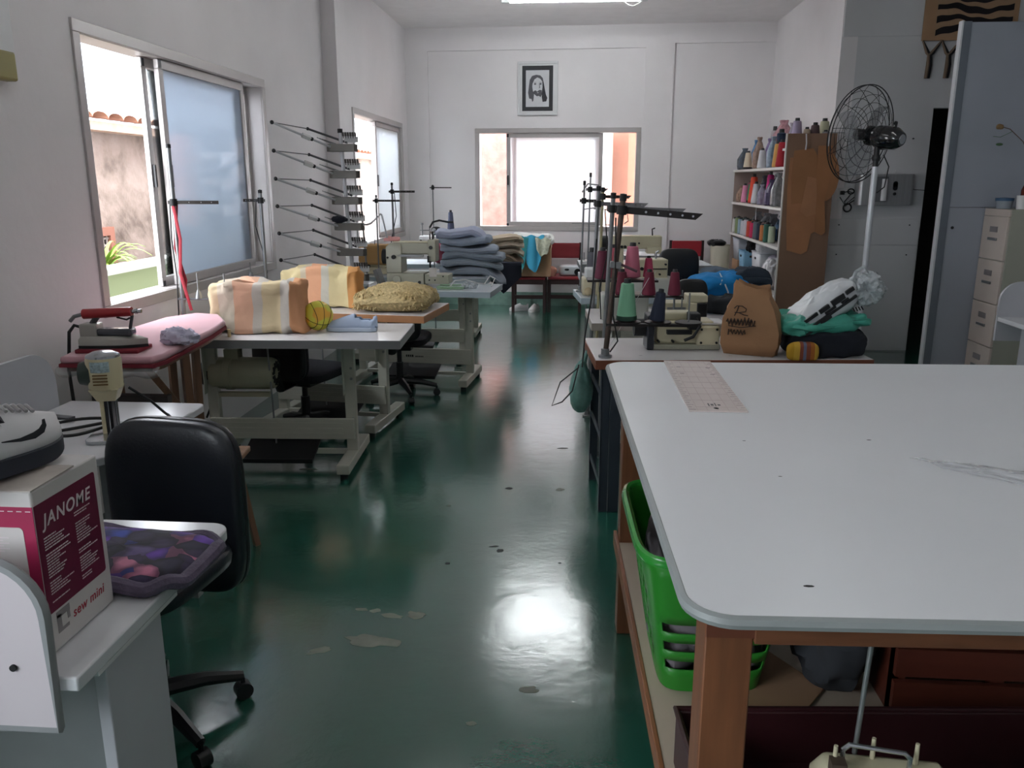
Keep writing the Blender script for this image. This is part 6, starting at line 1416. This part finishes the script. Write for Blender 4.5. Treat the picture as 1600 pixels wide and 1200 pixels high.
# third shelf: small tubes
ts_ = [('c9c6c0', 'white'), ('3f4650', 'dark grey'), ('8c9a70', 'olive'), ('b8b3ad', 'pale grey'), ('8fa5b5', 'grey-blue'), ('1f7f78', 'teal'), ('c7c9d0', 'silver'), ('d9d2d6', 'white-pink'), ('cfc9cf', 'pearl'),
       ('e09a8a', 'salmon'), ('c74a3c', 'red'), ('e08a3c', 'orange'), ('c92a5c', 'raspberry'), ('b02a50', 'crimson'), ('6a6f78', 'slate'), ('8aa0b0', 'steel blue'), ('2f3b50', 'navy'), ('c98a78', 'rose'), ('c87c4a', 'copper'), ('a9b0a0', 'sage'), ('3c6a5a', 'bottle green'), ('b5c2a9', 'pale green')]
for k, (c_, nm) in enumerate(ts_):
    y = 10.05 - k * 0.083
    cone('thread_tube', '%s thread tube %s of the third shelf' % (nm, ('at the left end', 'in the left part', 'in the middle', 'in the right part', 'at the right end')[min(4, k * 5 // 22)]), (1.875 + 0.03 * (k % 2), y, S3), 0.175 + 0.02 * (k % 3) * 0.5, 0.034, c_, taper=0.92)
for k, (y, c_) in enumerate(((9.7, '8f9094'), (9.25, 'a5a6aa'), (8.95, '77797e'), (8.55, '4a6f96'), (8.32, '3a3c42'))):
    bagged(('crinkled clear bag at the left back of the third shelf', 'crinkled clear bag in the middle back of the third shelf', 'grey film bag in the middle back of the third shelf', 'blue film bag at the right back of the third shelf', 'dark film bag nearest the brown panel on the third shelf')[k], (2.06, y, S3), 0.20, 0.25, c_, 40 + k, alpha=0.7)
# bins below
def bin_(name, label, loc, w, d, h, col, r=0.02, handle=True):
    t = thing(name, label, 'bin', loc)
    o = obj('body', MB().loft([[(x * 0.86, y * 0.86, 0) for x, y in rrect(-w / 2, w / 2, -d / 2, d / 2, r)], [(x, y, h) for x, y in rrect(-w / 2, w / 2, -d / 2, d / 2, r)]], cap=False).prism([(x * 0.86, y * 0.86) for x, y in rrect(-w / 2, w / 2, -d / 2, d / 2, r)], 0, 0.004), mat('bin_' + col, col, 0.45), t)
    md = o.modifiers.new('s', 'SOLIDIFY'); md.thickness = 0.003
    obj('rim', MB().tube([(x, y, h) for x, y in rrect(-w / 2, w / 2, -d / 2, d / 2, r)], 0.006, 6, closed=True), mat('bin_' + col), t)
    if handle: obj('handle_slot', MB().prism(rrect(-0.03, 0.03, -0.012, 0.012, 0.01), 0, 0.003, M=TR(-0.01, -d / 2 * 0.985, h * 0.80) @ RX(90)).prism(rrect(-0.03, 0.03, -0.012, 0.012, 0.01), -0.003, 0.001, M=TR(-w / 2 * 0.985, 0, h * 0.80) @ RZ(90) @ RX(90)), M_dark, t)
    return t
bin_('plastic_bin', 'white plastic bin on the lowest visible shelf', (2.0, 8.86, S4), 0.24, 0.40, 0.30, 'd2d6dc')
tag(obj('white_cloth', MB().blob((2.0, 8.86, S4 + 0.33), (0.22, 0.34, 0.16), 0.6, 0.7, 40, 20, amp=0.025, freq=16, seed=4, ridged=True), mat('white_cloth', 'd5d6da', 0.85)), 'white cloth heaped in the white plastic bin', 'cloth')
bin_('plastic_bin', 'light blue plastic bin left of the white one', (1.95, 9.42, S4), 0.22, 0.26, 0.27, '86b8d8')
bin_('plastic_bin', 'clear grey plastic bin at the far left under the third shelf', (1.98, 9.86, S4 + 0.14), 0.26, 0.30, 0.24, 'b5b9c2', handle=False)
tag(obj('storage_carton', MB().box(1.86, 2.12, 9.70, 10.02, S4, S4 + 0.138), M_cb), 'low carton carrying the clear grey bin', 'box')
tag(obj('black_cloth', MB().blob((2.0, 9.30, S4 + 0.33), (0.24, 0.30, 0.16), 0.7, 0.7, 36, 18, amp=0.025, freq=14, seed=9, ridged=True), mat('black_cloth', '16171b', 0.95)), 'black cloth spilling from the light blue bin', 'cloth')
tag(obj('lilac_bag', MB().blob((2.06, 8.52, S4 + 0.11), (0.26, 0.26, 0.38), 0.6, 0.6, 40, 22, amp=0.02, freq=14, seed=12, ridged=True, floor=S4), mat('lilac_film', 'a79fae', 0.35)), 'lilac grey plastic sack right of the white bin', 'bag')
tag(obj('white_film_bag', MB().blob((1.93, 8.20, S4 + 0.14), (0.20, 0.24, 0.30), 0.7, 0.7, 40, 22, amp=0.025, freq=18, seed=13, ridged=True, floor=S4), mat('white_film', 'cfcdd2', 0.3), smooth=30), 'crinkled white bag against the brown panel on the lowest visible shelf', 'bag')
tag(obj('small_white_pouch', MB().blob((1.88, 8.45, S4 + 0.09), (0.10, 0.16, 0.18), 0.6, 0.7, 30, 16, amp=0.012, freq=20, seed=17, ridged=True, floor=S4), mat('white_film2', 'd5d2d2', 0.4), smooth=30), 'small white pouch with dark trim in front of the lilac sack', 'bag')
t = thing('waste_bin', 'cream cylindrical bin with a dark bag rim behind the blue bundle', 'bin', (1.80, 10.33, 0.0))
obj('body', MB().lathe([(0.13, 0.0), (0.15, 0.80), (0.15, 0.805), (0.143, 0.80), (0.12, 0.1), (0, 0.1)], n=28), mat('cream_plastic', 'c6c0ae', 0.5), t)
obj('bag_rim', MB().blob((-0.08, 0, 0.83), (0.22, 0.24, 0.08), 0.8, 0.8, 30, 14, amp=0.015, freq=26, seed=3, ridged=True), M_black, t)
# pattern pieces on the brown panel
def pattern(name, label, poly, y, col, hook=None):
    m = mat('manila_' + col, col, 0.85, var=0.10, vscale=5)
    Pm = Matrix(((1, 0, 0, 0), (0, 0, -1, y), (0, 1, 0, 0), (0, 0, 0, 1)))
    t = thing(name, label, 'paper pattern', (0, 0, 0))
    obj('sheet', MB(Pm).prism(poly, 0, 0.003), m, t)
    if hook: obj('hook', MB().tube([(hook[0], y - 0.02, hook[1] + 0.13), (hook[0] + 0.006, y - 0.03, hook[1] + 0.05), (hook[0] + 0.004, y - 0.026, hook[1] - 0.005)], 0.006, 6), M_white, t)
    return t
pattern('pattern_piece', 'large brown paper pattern with a stepped lower edge, leftmost on the brown panel', [(1.87, 1.76), (2.15, 1.78), (2.20, 1.55), (2.17, 1.15), (2.10, 1.10), (2.08, 0.95), (2.03, 0.92), (1.90, 0.955), (1.88, 1.2), (1.865, 1.5)], 7.672, 'b07c58')
pattern('pattern_piece', 'brown pattern with a rounded tab hanging from the left hook', [(1.90, 1.82), (2.06, 1.84), (2.10, 1.78), (2.11, 1.55), (2.06, 1.36), (1.97, 1.37), (1.91, 1.36), (1.89, 1.6)], 7.666, 'a5744f', hook=(1.985, 1.83))
pattern('pattern_piece', 'slanted brown pattern strip crossing over the left patterns', [(2.03, 1.60), (2.12, 1.58), (2.13, 1.28), (2.05, 1.25), (1.99, 1.30)], 7.660, 'b5825f')
pattern('pattern_piece', 'long brown pattern strip hanging from the right hook', [(2.10, 1.86), (2.22, 1.86), (2.225, 1.60), (2.19, 1.40), (2.22, 1.12), (2.19, 1.09), (2.13, 1.12), (2.12, 1.45), (2.10, 1.62)], 7.655, 'aa7650', hook=(2.17, 1.86))
pattern('pattern_piece', 'brown pattern with a big round edge sticking out past the panel', [(2.15, 1.80)] + [(2.17 + 0.13 * math.cos(a), 1.60 + 0.22 * math.sin(a)) for a in [math.radians(v) for v in range(80, -85, -15)]] + [(2.15, 1.38)], 7.663, 'a3734f')

# ------------------------------------------------------------ grey wall: drinking fountain, socket, cables
t = thing('water_dispenser', 'brushed steel wall water dispenser with a dark oval display on the grey wall', 'water dispenser', (2.53, 7.935, 1.35))
M_ss = mat('brushed_steel', 'b5b6b8', 0.35, 0.6, var=0.10, vscale=6, stretch=(20, 1, 0.4))
obj('body', MB().prism(rrect(0, 0.47, -0.14, 0.0, 0.03, corners=(1, 1, 0, 0)), 0, 0.272), M_ss, t, bevel=0.003)
obj('niche', MB().prism(rrect(0.12, 0.24, -0.143, -0.139, 0.001), 0.03, 0.25), mat('steel_shadow', '85868a', 0.35, 0.7), t)
obj('spout', MB().loft([[(0.205 + 0.026 * math.cos(a), -0.165 + 0.02 * math.sin(a), z) for a in [2 * PI * k / 12 for k in range(12)]] for z in (0.04, 0.23)]), M_white, t)
obj('display', MB().cyl((0.305, -0.141, 0.18), (0.305, -0.146, 0.18), 0.02, n=20, M=Matrix.Diagonal((1, 1, 1, 1))).prism(rrect(0.285, 0.325, 0.13, 0.21, 0.019), 0, 0.006, M=TR(0, -0.14, 0) @ RX(90)), M_black, t)
obj('button', MB().cyl((0.305, -0.14, 0.10), (0.305, -0.147, 0.10), 0.014, n=16), M_dark, t)
obj('outlet_spouts', MB().tube([(0.22, -0.08, 0.272), (0.225, -0.08, 0.30), (0.24, -0.09, 0.31)], 0.006, 6).tube([(0.31, -0.08, 0.272), (0.315, -0.08, 0.31)], 0.005, 6), M_white, t)
t = thing('wall_socket', 'white wall socket with black plugs and coiled cables left of the dispenser', 'socket', (2.42, 7.938, 1.44))
obj('plate', MB().box(-0.04, 0.06, -0.01, 0, -0.05, 0.06), M_white, t, bevel=0.003)
obj('plug', MB().box(-0.02, 0.015, -0.04, -0.01, -0.0, 0.035), M_black, t, bevel=0.004)
b = MB()
b.tube([(0.0, -0.04, 0.02), (0.04, -0.05, 0.03), (0.08, -0.045, 0.02), (0.05, -0.04, -0.02), (0.02, -0.04, -0.06), (0.03, -0.04, -0.10), (0.07, -0.04, -0.07), (0.11, -0.02, -0.05)], 0.005, 6)
b.tube([(0.05 + 0.035 * math.cos(a), -0.035, -0.115 + 0.035 * math.sin(a)) for a in [2 * PI * k / 20 for k in range(20)]], 0.007, 6, closed=True)
b.tube([(0.07 + 0.028 * math.cos(a), -0.035, 0.03 + 0.022 * math.sin(a)) for a in [2 * PI * k / 20 for k in range(20)]], 0.006, 6, closed=True)
b.tube([(-0.02, -0.02, -0.02), (0.03, -0.02, -0.09), (0.11, -0.02, -0.02)], 0.004, 6)
obj('cables', b, M_cord, t)
tag(obj('wall_cable', MB().tube([(3.0, 7.93, 1.50), (3.06, 7.93, 1.485), (3.145, 7.93, 1.48)], 0.003, 5), M_dark), 'thin dark wire from the dispenser to the doorway', 'cable')

# ------------------------------------------------------------ wall hanging
t = thing('wall_hanging', 'woven tan wall hanging with black zebra stripes and knotted fringe, top right', 'wall hanging', (2.97, 7.915, 2.745))
M_tan = mat('tan_weave', 'a88667', 0.95, bump=0.3, bscale=200)
obj('woven_field', MB().box(0.10, 0.74, 0.0, 0.012, 0.03, 0.60), mat('tan_field', 'a5876a', 0.95, bump=0.3, bscale=200), t)
for k in range(6):
    def st(u, v, k=k):
        x = 0.105 + 0.63 * u; z = 0.075 + 0.088 * k + 0.026 * math.sin(2.2 * PI * u - 0.6 + 0.5 * k) * (1.1 - 0.5 * u) + 0.006 * math.sin(23 * u + k)
        return (x, -0.003, z + (v - 0.5) * (0.048 + 0.010 * math.sin(9 * u + 2 * k)))
    obj('black_stripe', MB().sheet(st, 40, 1, 0), mat('black_weave', '1b1518', 0.95), t)
obj('side_border', MB().box(0, 0.10, 0.0, 0.014, 0, 0.60), M_tan, t)
obj('side_border', MB().box(0.74, 0.78, 0.0, 0.014, 0, 0.60), M_tan, t)
obj('lower_border', MB().box(0.10, 0.74, 0.0, 0.0135, 0, 0.03), M_tan, t)
M_fb = mat('black_yarn', '17161a', 0.95); M_ft = mat('tan_yarn', '7d6a5a', 0.95)
for k in range(5):
    x = 0.09 + 0.16 * k
    for m_, dx, nm in ((M_fb, 0.0, 'black_tassel'), (M_ft, -0.022, 'tan_tassel')):
        b = MB(); b.tube([(x - 0.08, 0, 0.0), (x - 0.02 + dx, -0.004, -0.10), (x + dx, -0.004, -0.12), (x + dx + 0.004, -0.003, -0.20), (x + dx - 0.002, 0, -0.31)], [0.008, 0.010, 0.012, 0.016, 0.014], 8)
        b.tube([(x + 0.08, 0, 0.0), (x + 0.02 + dx, -0.008, -0.10), (x + dx, -0.006, -0.12)], [0.008, 0.010, 0.010], 8)
        obj(nm, b, m_, t)

# ------------------------------------------------------------ filing cabinet and far right desk
t = thing('filing_cabinet', 'beige four drawer filing cabinet right of the partition sheet', 'filing cabinet', (3.06, 6.18, 0))
M_fc = mat('cabinet_beige', 'c3b6ad', 0.45, var=0.03); M_fs = mat('cabinet_side', 'a5a598', 0.5, var=0.03)
obj('case', MB().box(0.004, 0.70, 0, 0.365, 0, 1.365), M_fs, t, bevel=0.004)
obj('top_rail', MB().box(-0.01, 0.004, 0, 0.365, 1.315, 1.365), M_fc, t, bevel=0.002)
for k in range(4):
    z0 = 0.06 + k * 0.315
    dr = obj('drawer', MB().box(-0.014, 0.004, 0.004, 0.361, z0, z0 + 0.308), M_fc, t, bevel=0.003)
    obj('handle', MB().box(-0.024, -0.014, 0.12, 0.25, z0 + 0.135, z0 + 0.155), M_steel, dr, bevel=0.003)
    obj('label_holder', MB().box(-0.018, -0.014, 0.13, 0.24, z0 + 0.195, z0 + 0.235), mat('label_grey', '8c8686', 0.4, 0.3), dr)
ZC = 1.366
t = thing('food_tub', 'clear tub with a blue lid on the filing cabinet', 'container', (3.12, 6.42, ZC))
obj('tub', MB().lathe([(0.05, 0), (0.058, 0.055), (0.0, 0.056)], n=20), mat('tub_clear', 'a9b2ba', 0.2, alpha=0.7), t)
obj('lid', MB().lathe([(0.0, 0.056), (0.062, 0.056), (0.062, 0.075), (0.0, 0.08)], n=20), mat('lid_blue', '2c5578', 0.4), t)
t = thing('white_cup', 'white plastic cup beside the blue lidded tub on the filing cabinet', 'cup', (3.17, 6.28, ZC))
obj('cup', MB().lathe([(0.03, 0), (0.036, 0.095), (0.033, 0.095), (0.028, 0.01), (0, 0.01)], n=20), M_white, t)
obj('handle', MB().tube([(0.034, 0, 0.08), (0.06, 0, 0.07), (0.055, 0, 0.03), (0.032, 0, 0.02)], 0.004, 6), M_white, t)
t = thing('glass_jar', 'dark glass jar beside the cup on the filing cabinet', 'jar', (3.27, 6.27, ZC))
obj('jar', MB().lathe([(0.035, 0), (0.038, 0.08), (0.030, 0.095), (0.0, 0.096)], n=20), mat('dark_glass', '2f3a48', 0.15), t)
t = thing('brown_bottle', 'brown bottle holding a dried flower stem, at the right picture edge', 'bottle', (3.26, 6.40, ZC))
obj('bottle', MB().lathe([(0.04, 0), (0.042, 0.13), (0.015, 0.20), (0.014, 0.25), (0, 0.25)], n=20), mat('amber_glass', '5a1f14', 0.15), t)
obj('dried_stem', MB().tube([(0.0, 0, 0.24), (-0.02, 0, 0.36), (-0.08, 0, 0.47), (-0.18, 0, 0.555), (-0.24, 0, 0.57)], 0.003, 5), mat('dry_stem', '6e5a50', 0.9), t)
obj('dried_flower', MB().blob((-0.25, 0, 0.572), (0.05, 0.04, 0.035), 0.8, 0.8, 14, 8, amp=0.008, freq=60), mat('dry_flower', '8a6f4e', 0.95), t)
obj('dried_stem', MB().tube([(-0.16, 0, 0.54), (-0.24, 0, 0.50), (-0.29, 0, 0.505)], 0.002, 5).blob((-0.24, 0, 0.45), (0.05, 0.01, 0.02), 1, 1, 10, 6), mat('dry_green', '4f6a4a', 0.9), t)
t = thing('desk', 'grey school desk with a rounded panel at the far right edge of the picture', 'desk', (2.60, 5.24, 0))
obj('desktop', MB().box(0, 0.9, -0.85, 0, 0.722, 0.75), M_lam, t, bevel=0.004)
poly = rrect(0.0, 0.9, 0.60, 0.965, 0.12, n=8, corners=(0, 0, 1, 1))
obj('rounded_panel', MB(Matrix(((1, 0, 0, 0), (0, 0, -1, 0.02), (0, 1, 0, 0), (0, 0, 0, 1)))).prism(poly, 0, 0.018), M_panelgrey, t)
obj('end_panel', MB().box(0.10, 0.125, -0.75, -0.10, 0.0, 0.722), M_panelgrey, t, bevel=0.002)
obj('end_panel', MB().box(0.84, 0.865, -0.75, -0.10, 0.0, 0.722), M_panelgrey, t)
tag(obj('white_mug', MB().lathe([(0.035, 0.751), (0.04, 0.84), (0.036, 0.84), (0.032, 0.76), (0, 0.76)], (2.80, 4.98, 0), 20), M_white), 'white mug half cut off on the far right desk', 'cup')
# ------------------------------------------------------------ big cutting table
ct = thing('cutting_table', 'big white topped cutting table with a varnished wooden frame, right foreground', 'table', (0.189, 1.155, 0), 2.0)
M_ctop = mat('white_cutting_top', 'eaebef', 0.32, var=0.015, vscale=3)
M_cwood = mat('orange_brown_wood', '70462f', 0.42, var=0.25, vscale=3, stretch=(2, 14, 14))
M_cwoodv = mat('orange_brown_wood_v', '764a30', 0.42, var=0.22, vscale=3, stretch=(14, 14, 1.5))
W_, D_ = 1.72, 1.82
outl = rrect(0, W_, 0, D_, 0.07, n=8)
obj('tabletop', MB().prism(outl, 0.896, 0.9185), M_ctop, ct, bevel=0.0015)
obj('edge_band', MB().tube([(x, y, 0.9075) for x, y in outl], 0.0115, 8, closed=True), mat('edge_grey_green', '8f9494', 0.5), ct)
for i, (x, y) in enumerate(((0.035, 0.065), (0.035, 1.50), (W_ - 0.12, 0.065), (W_ - 0.12, 1.50))):
    obj('leg', MB().box(x, x + 0.078, y, y + 0.078, 0, 0.895), M_cwoodv, ct, bevel=0.003)
obj('front_apron', MB().box(0.113, W_ - 0.12, 0.058, 0.083, 0.835, 0.895), M_cwood, ct, bevel=0.002)
obj('corner_block', MB().box(0.036, 0.113, 0.060, 0.066, 0.845, 0.895), mat('dark_end_grain', '6a3a28', 0.5), ct)
obj('back_apron', MB().box(0.113, W_ - 0.12, 1.52, 1.545, 0.82, 0.895), M_cwood, ct)
obj('side_apron', MB().box(0.06, 0.085, 0.143, 1.50, 0.83, 0.895), M_cwood, ct)
obj('side_apron', MB().box(W_ - 0.085, W_ - 0.06, 0.143, 1.50, 0.83, 0.895), M_cwood, ct)
obj('shelf_rail', MB().box(0.022, 0.034, -0.05, 1.60, 0.30, 0.352), mat('orange_wood_y', '8a5636', 0.42, var=0.25, vscale=3, stretch=(14, 2, 14)), ct, bevel=0.002)
obj('shelf', MB().box(0.034, W_ - 0.05, 0.143, 1.50, 0.332, 0.350).box(0.113, W_ - 0.12, 0.0, 0.143, 0.332, 0.350).box(0.113, W_ - 0.12, 1.5, 1.58, 0.332, 0.350), mat('pale_particle_board', 'b9a998', 0.6, var=0.08, vscale=4), ct)
b = MB()
for x, y, r_ in ((0.205, 0.10, 0.006), (0.60, 0.9, 0.004), (0.30, 0.62, 0.003), (0.28, 0.88, 0.003)): b.lathe([(0, 0.9187), (r_, 0.9186)], (x, y, 0), 7, sx=1.6, sy=0.7)
obj('surface_specks', b, M_dark, ct)
# patchwork ruler
t = thing('cutting_ruler', 'clear pinkish quilting ruler with fine grid lines on the far part of the white table', 'ruler', (0.417, 2.655, 0.919), 0.2)
M_rul = mat('ruler_acrylic', 'dccfcb', 0.25, var=0.03)
obj('plate', MB().box(-0.084, 0.084, -0.345, 0.335, 0, 0.003), M_rul, t)
b = MB()
for k in range(27):
    y = -0.33 + k * 0.0254
    if y > 0.33: break
    b.box(-0.082, -0.070 if k % 2 else -0.062, y, y + 0.0016, 0.003, 0.0034); b.box(0.070 if k % 2 else 0.062, 0.082, y, y + 0.0016, 0.003, 0.0034)
obj('edge_marks', b, mat('mark_grey', '6f6668', 0.6), t)
b = MB()
for x in (-0.058, -0.03, 0.0, 0.03, 0.058): b.box(x, x + 0.0008, -0.34, 0.33, 0.003, 0.0033)
for k in range(9): b.box(-0.06, 0.06, -0.30 + k * 0.076, -0.2992 + k * 0.076, 0.003, 0.0033)
obj('grid_lines', b, mat('line_rose', 'a58f8e', 0.6), t)
b = MB(); b.box(-0.020, -0.016, -0.29, -0.262, 0.0031, 0.0037); b.box(-0.012, -0.004, -0.285, -0.268, 0.0031, 0.0037); b.box(0.0, 0.003, -0.29, -0.258, 0.0031, 0.0037); b.box(0.008, 0.016, -0.283, -0.272, 0.0031, 0.0037); b.lathe([(0, 0.0036), (0.008, 0.0036)], (-0.002, -0.315, 0), 12)
for (x, y) in ((-0.05, 0.23), (-0.05, 0.13), (0.05, 0.22), (0.05, 0.12)): b.box(x, x + 0.014, y, y + 0.004, 0.0031, 0.0036)
obj('dark_print', b, mat('mark_dark', '4a4448', 0.6), t)
# clear plastic on the table
fl = mat('thin_clear_film', 'ccccd0', 0.12, alpha=0.42, var=0, spec=1.0)
def crin(u, v):
    x = 0.80 + 0.42 * u + 0.05 * v; y = 1.93 - 0.16 * u - 0.24 * v * (0.3 + 0.7 * u)
    n_ = noise.noise(Vector((u * 7, v * 6, 2.0))) + 0.5 * noise.noise(Vector((u * 17, v * 14, 5.0)))
    return (x, y, 0.921 + 0.030 * math.sin(PI * min(1, v * 1.05)) * (0.25 + u) * (0.6 + 0.5 * n_) + 0.004 * abs(n_))
tag(obj('clear_plastic_bag', MB().sheet(crin, 50, 34, 0), fl, smooth=80), 'crumpled clear plastic bag lying on the white table at the right edge', 'plastic bag')

# ------------------------------------------------------------ laundry basket on the shelf
t = thing('laundry_basket', 'green plastic laundry basket of clothes on the shelf under the cutting table', 'basket', (0.345, 1.98, 0.352), 2)
M_grn2 = mat('green_plastic', '2f8a2c', 0.35, var=0.03)
Hb = 0.375
def bring(f, off=0.0):
    z = Hb * f; w = 0.125 + 0.060 * f + off; d = 0.175 + 0.075 * f + off
    return [(x, y, z) for x, y in rrect(-w, w, -d, d, 0.07, n=6)]
# side wall with real openings on the long sides
nseg = 28; V = []; F = []
lv = [0.0, 0.04] + [0.10 + 0.072 * k for k in range(11)] + [0.88, 1.0]
def ringn(f):
    z = Hb * f; w = 0.125 + 0.060 * f; d = 0.175 + 0.075 * f; pts = []
    n = 96
    for k in range(n):
        a = 2 * PI * k / n; c_, s_ = math.cos(a), math.sin(a)
        q = (abs(c_ / w) ** 6 + abs(s_ / d) ** 6) ** (-1 / 6.0)
        pts.append((q * c_, q * s_, z))
    return pts
R = [ringn(f) for f in lv]; n = 96
for r_ in R: V += r_
for i in range(len(lv) - 1):
    for k in range(n):
        a = 2 * PI * (k + .5) / n
        side = abs(math.cos(a)) / (0.2) > abs(math.sin(a)) / (0.23) and abs(math.sin(a)) < 0.66
        if side and 2 <= i <= 11 and (k + i * 2) % 4 in (0, 1) and (i + k // 4) % 5 != 0: continue
        front = math.sin(a) < 0 and abs(math.cos(a)) < 0.60 and abs(math.cos(a)) > 0.2
        if front and i in (3, 5, 7) and abs(math.cos(a)) < 0.55: continue
        F.append((i * n + k, i * n + (k + 1) % n, (i + 1) * n + (k + 1) % n, (i + 1) * n + k))
F.append(tuple(range(n - 1, -1, -1)))
o = obj('body', MB().add(V, F), M_grn2, t)
md = o.modifiers.new('s', 'SOLIDIFY'); md.thickness = 0.004
obj('rim', MB().tube([(x * 1.03, y * 1.03, Hb) for x, y, z in ringn(1.0)], 0.014, 8, closed=True, flat=0.8), mat('green_rim', '35963a', 0.22, coat=0.6), t)
tag(obj('basket_clothes', MB().blob((0.345, 1.98, 0.55), (0.27, 0.38, 0.35), 0.5, 0.5, 60, 30, amp=0.035, freq=9, seed=16, ridged=True), mat('mixed_grey_cloth', '70696e', 0.9, var=0.55, vscale=9)), 'grey and mauve clothes filling the green laundry basket', 'clothes')
# other things on and under the shelf
t = thing('cardboard_piece', 'flat piece of brown cardboard lying on the shelf behind the wooden leg', 'cardboard', (0.47, 1.80, 0.352), 20)
obj('sheet', MB().prism([(-0.14, 0.02), (0.04, -0.10), (0.16, -0.02), (0.12, 0.16), (0.0, 0.10)], 0, 0.005), M_cb, t)
t = thing('maroon_crate', 'dark maroon plastic crate standing on the shelf by the near wooden leg', 'crate', (0.245, 1.325, 0.352), 4)
M_mar = mat('maroon_plastic', '35161a', 0.4, var=0.05)
b = MB(); b.box(0, 0.85, 0, 0.22, 0.0, 0.008); b.box(0, 0.01, 0.0, 0.22, 0, 0.13); b.box(0.84, 0.85, 0, 0.22, 0, 0.13); b.box(0, 0.85, 0.21, 0.22, 0, 0.13); b.box(0.0, 0.85, 0, 0.01, 0, 0.07)
obj('box', b, M_mar, t, bevel=0.003)
obj('rolled_rim', MB().tube([(0, 0, 0.13), (0, 0.22, 0.13), (0.85, 0.22, 0.13), (0.85, 0, 0.13)], 0.008, 8), M_mar, t)
tag(obj('grey_trousers', MB().blob((0.655, 1.93, 0.56), (0.17, 0.32, 0.42), 0.7, 0.7, 50, 26, amp=0.04, freq=7, seed=19, ridged=True, floor=0.352), mat('dark_grey_cloth', '2f3136', 0.95)), 'dark grey trousers heaped behind the basket on the shelf', 'clothes')
t = thing('wooden_crate', 'dark reddish wooden crate standing on the shelf in the shadow', 'crate', (0.95, 1.87, 0.352), 0)
M_drk = mat('dark_red_wood', '5a2a1e', 0.5, var=0.2, vscale=4, stretch=(1, 1, 8))
b = MB()
for k in range(5): b.box(-0.20, 0.26, -0.13, -0.115, 0.02 + k * 0.085, 0.09 + k * 0.085)
obj('slats', b, M_drk, t); b = MB()
for x in (-0.20, 0.02, 0.24): b.box(x, x + 0.03, -0.114, -0.09, 0, 0.44)
obj('battens', b, M_drk, t); obj('sides', MB().box(-0.20, -0.185, -0.114, 0.14, 0, 0.44).box(0.245, 0.26, -0.114, 0.14, 0, 0.44).box(-0.2, 0.26, 0.14, 0.155, 0, 0.44), M_drk, t)
tag(obj('dark_bin_bag', MB().blob((1.42, 1.86, 0.56), (0.40, 0.48, 0.42), 0.8, 0.8, 60, 30, amp=0.03, freq=10, seed=44, ridged=True, floor=0.352), mat('navy_black_film', '0d1020', 0.2), smooth=40), 'shiny dark navy bin bag on the shelf at the right', 'bag')
# overlock under the table
t = thing('overlock_machine', 'cream overlock machine with wire handle and thread pins at the bottom edge under the table', 'sewing machine', (0.43, 1.245, 0.387), -4)
obj('base_pad', MB().box(0, 0.24, 0, 0.07, -0.034, 0), M_dark, t)
obj('body', MB().loft([[(0, 0, 0), (0.24, 0, 0), (0.24, .07, 0), (0, .07, 0)], [(0, 0, .16), (0.24, 0, .16), (0.24, .07, .16), (0, .07, .16)], [(0.02, 0.015, .195), (0.21, 0.015, .195), (0.21, .06, .195), (0.02, .06, .195)]]), M_machc, t, bevel=0.008)
for x, y in ((0.03, 0.02), (0.10, 0.05), (0.17, 0.045)): obj('spool_pin', MB().cyl((x, y, 0.19), (x, y, 0.235), 0.0045, 0.0035), M_machc, t)
obj('carry_handle', MB().tube([(0.045, 0.03, 0.195), (0.045, 0.03, 0.222), (0.055, 0.03, 0.232), (0.145, 0.03, 0.225), (0.155, 0.03, 0.215), (0.155, 0.03, 0.19)], 0.0045, 8), M_chrome, t)
obj('thread_pole', MB().cyl((0.075, 0.066, 0.19), (0.085, 0.066, 0.47), 0.0045), M_steel, t)
obj('front_lever', MB().box(0.02, 0.045, -0.005, 0.02, 0.18, 0.215), mat('rusty_metal', '5a4a40', 0.6, 0.4), t)
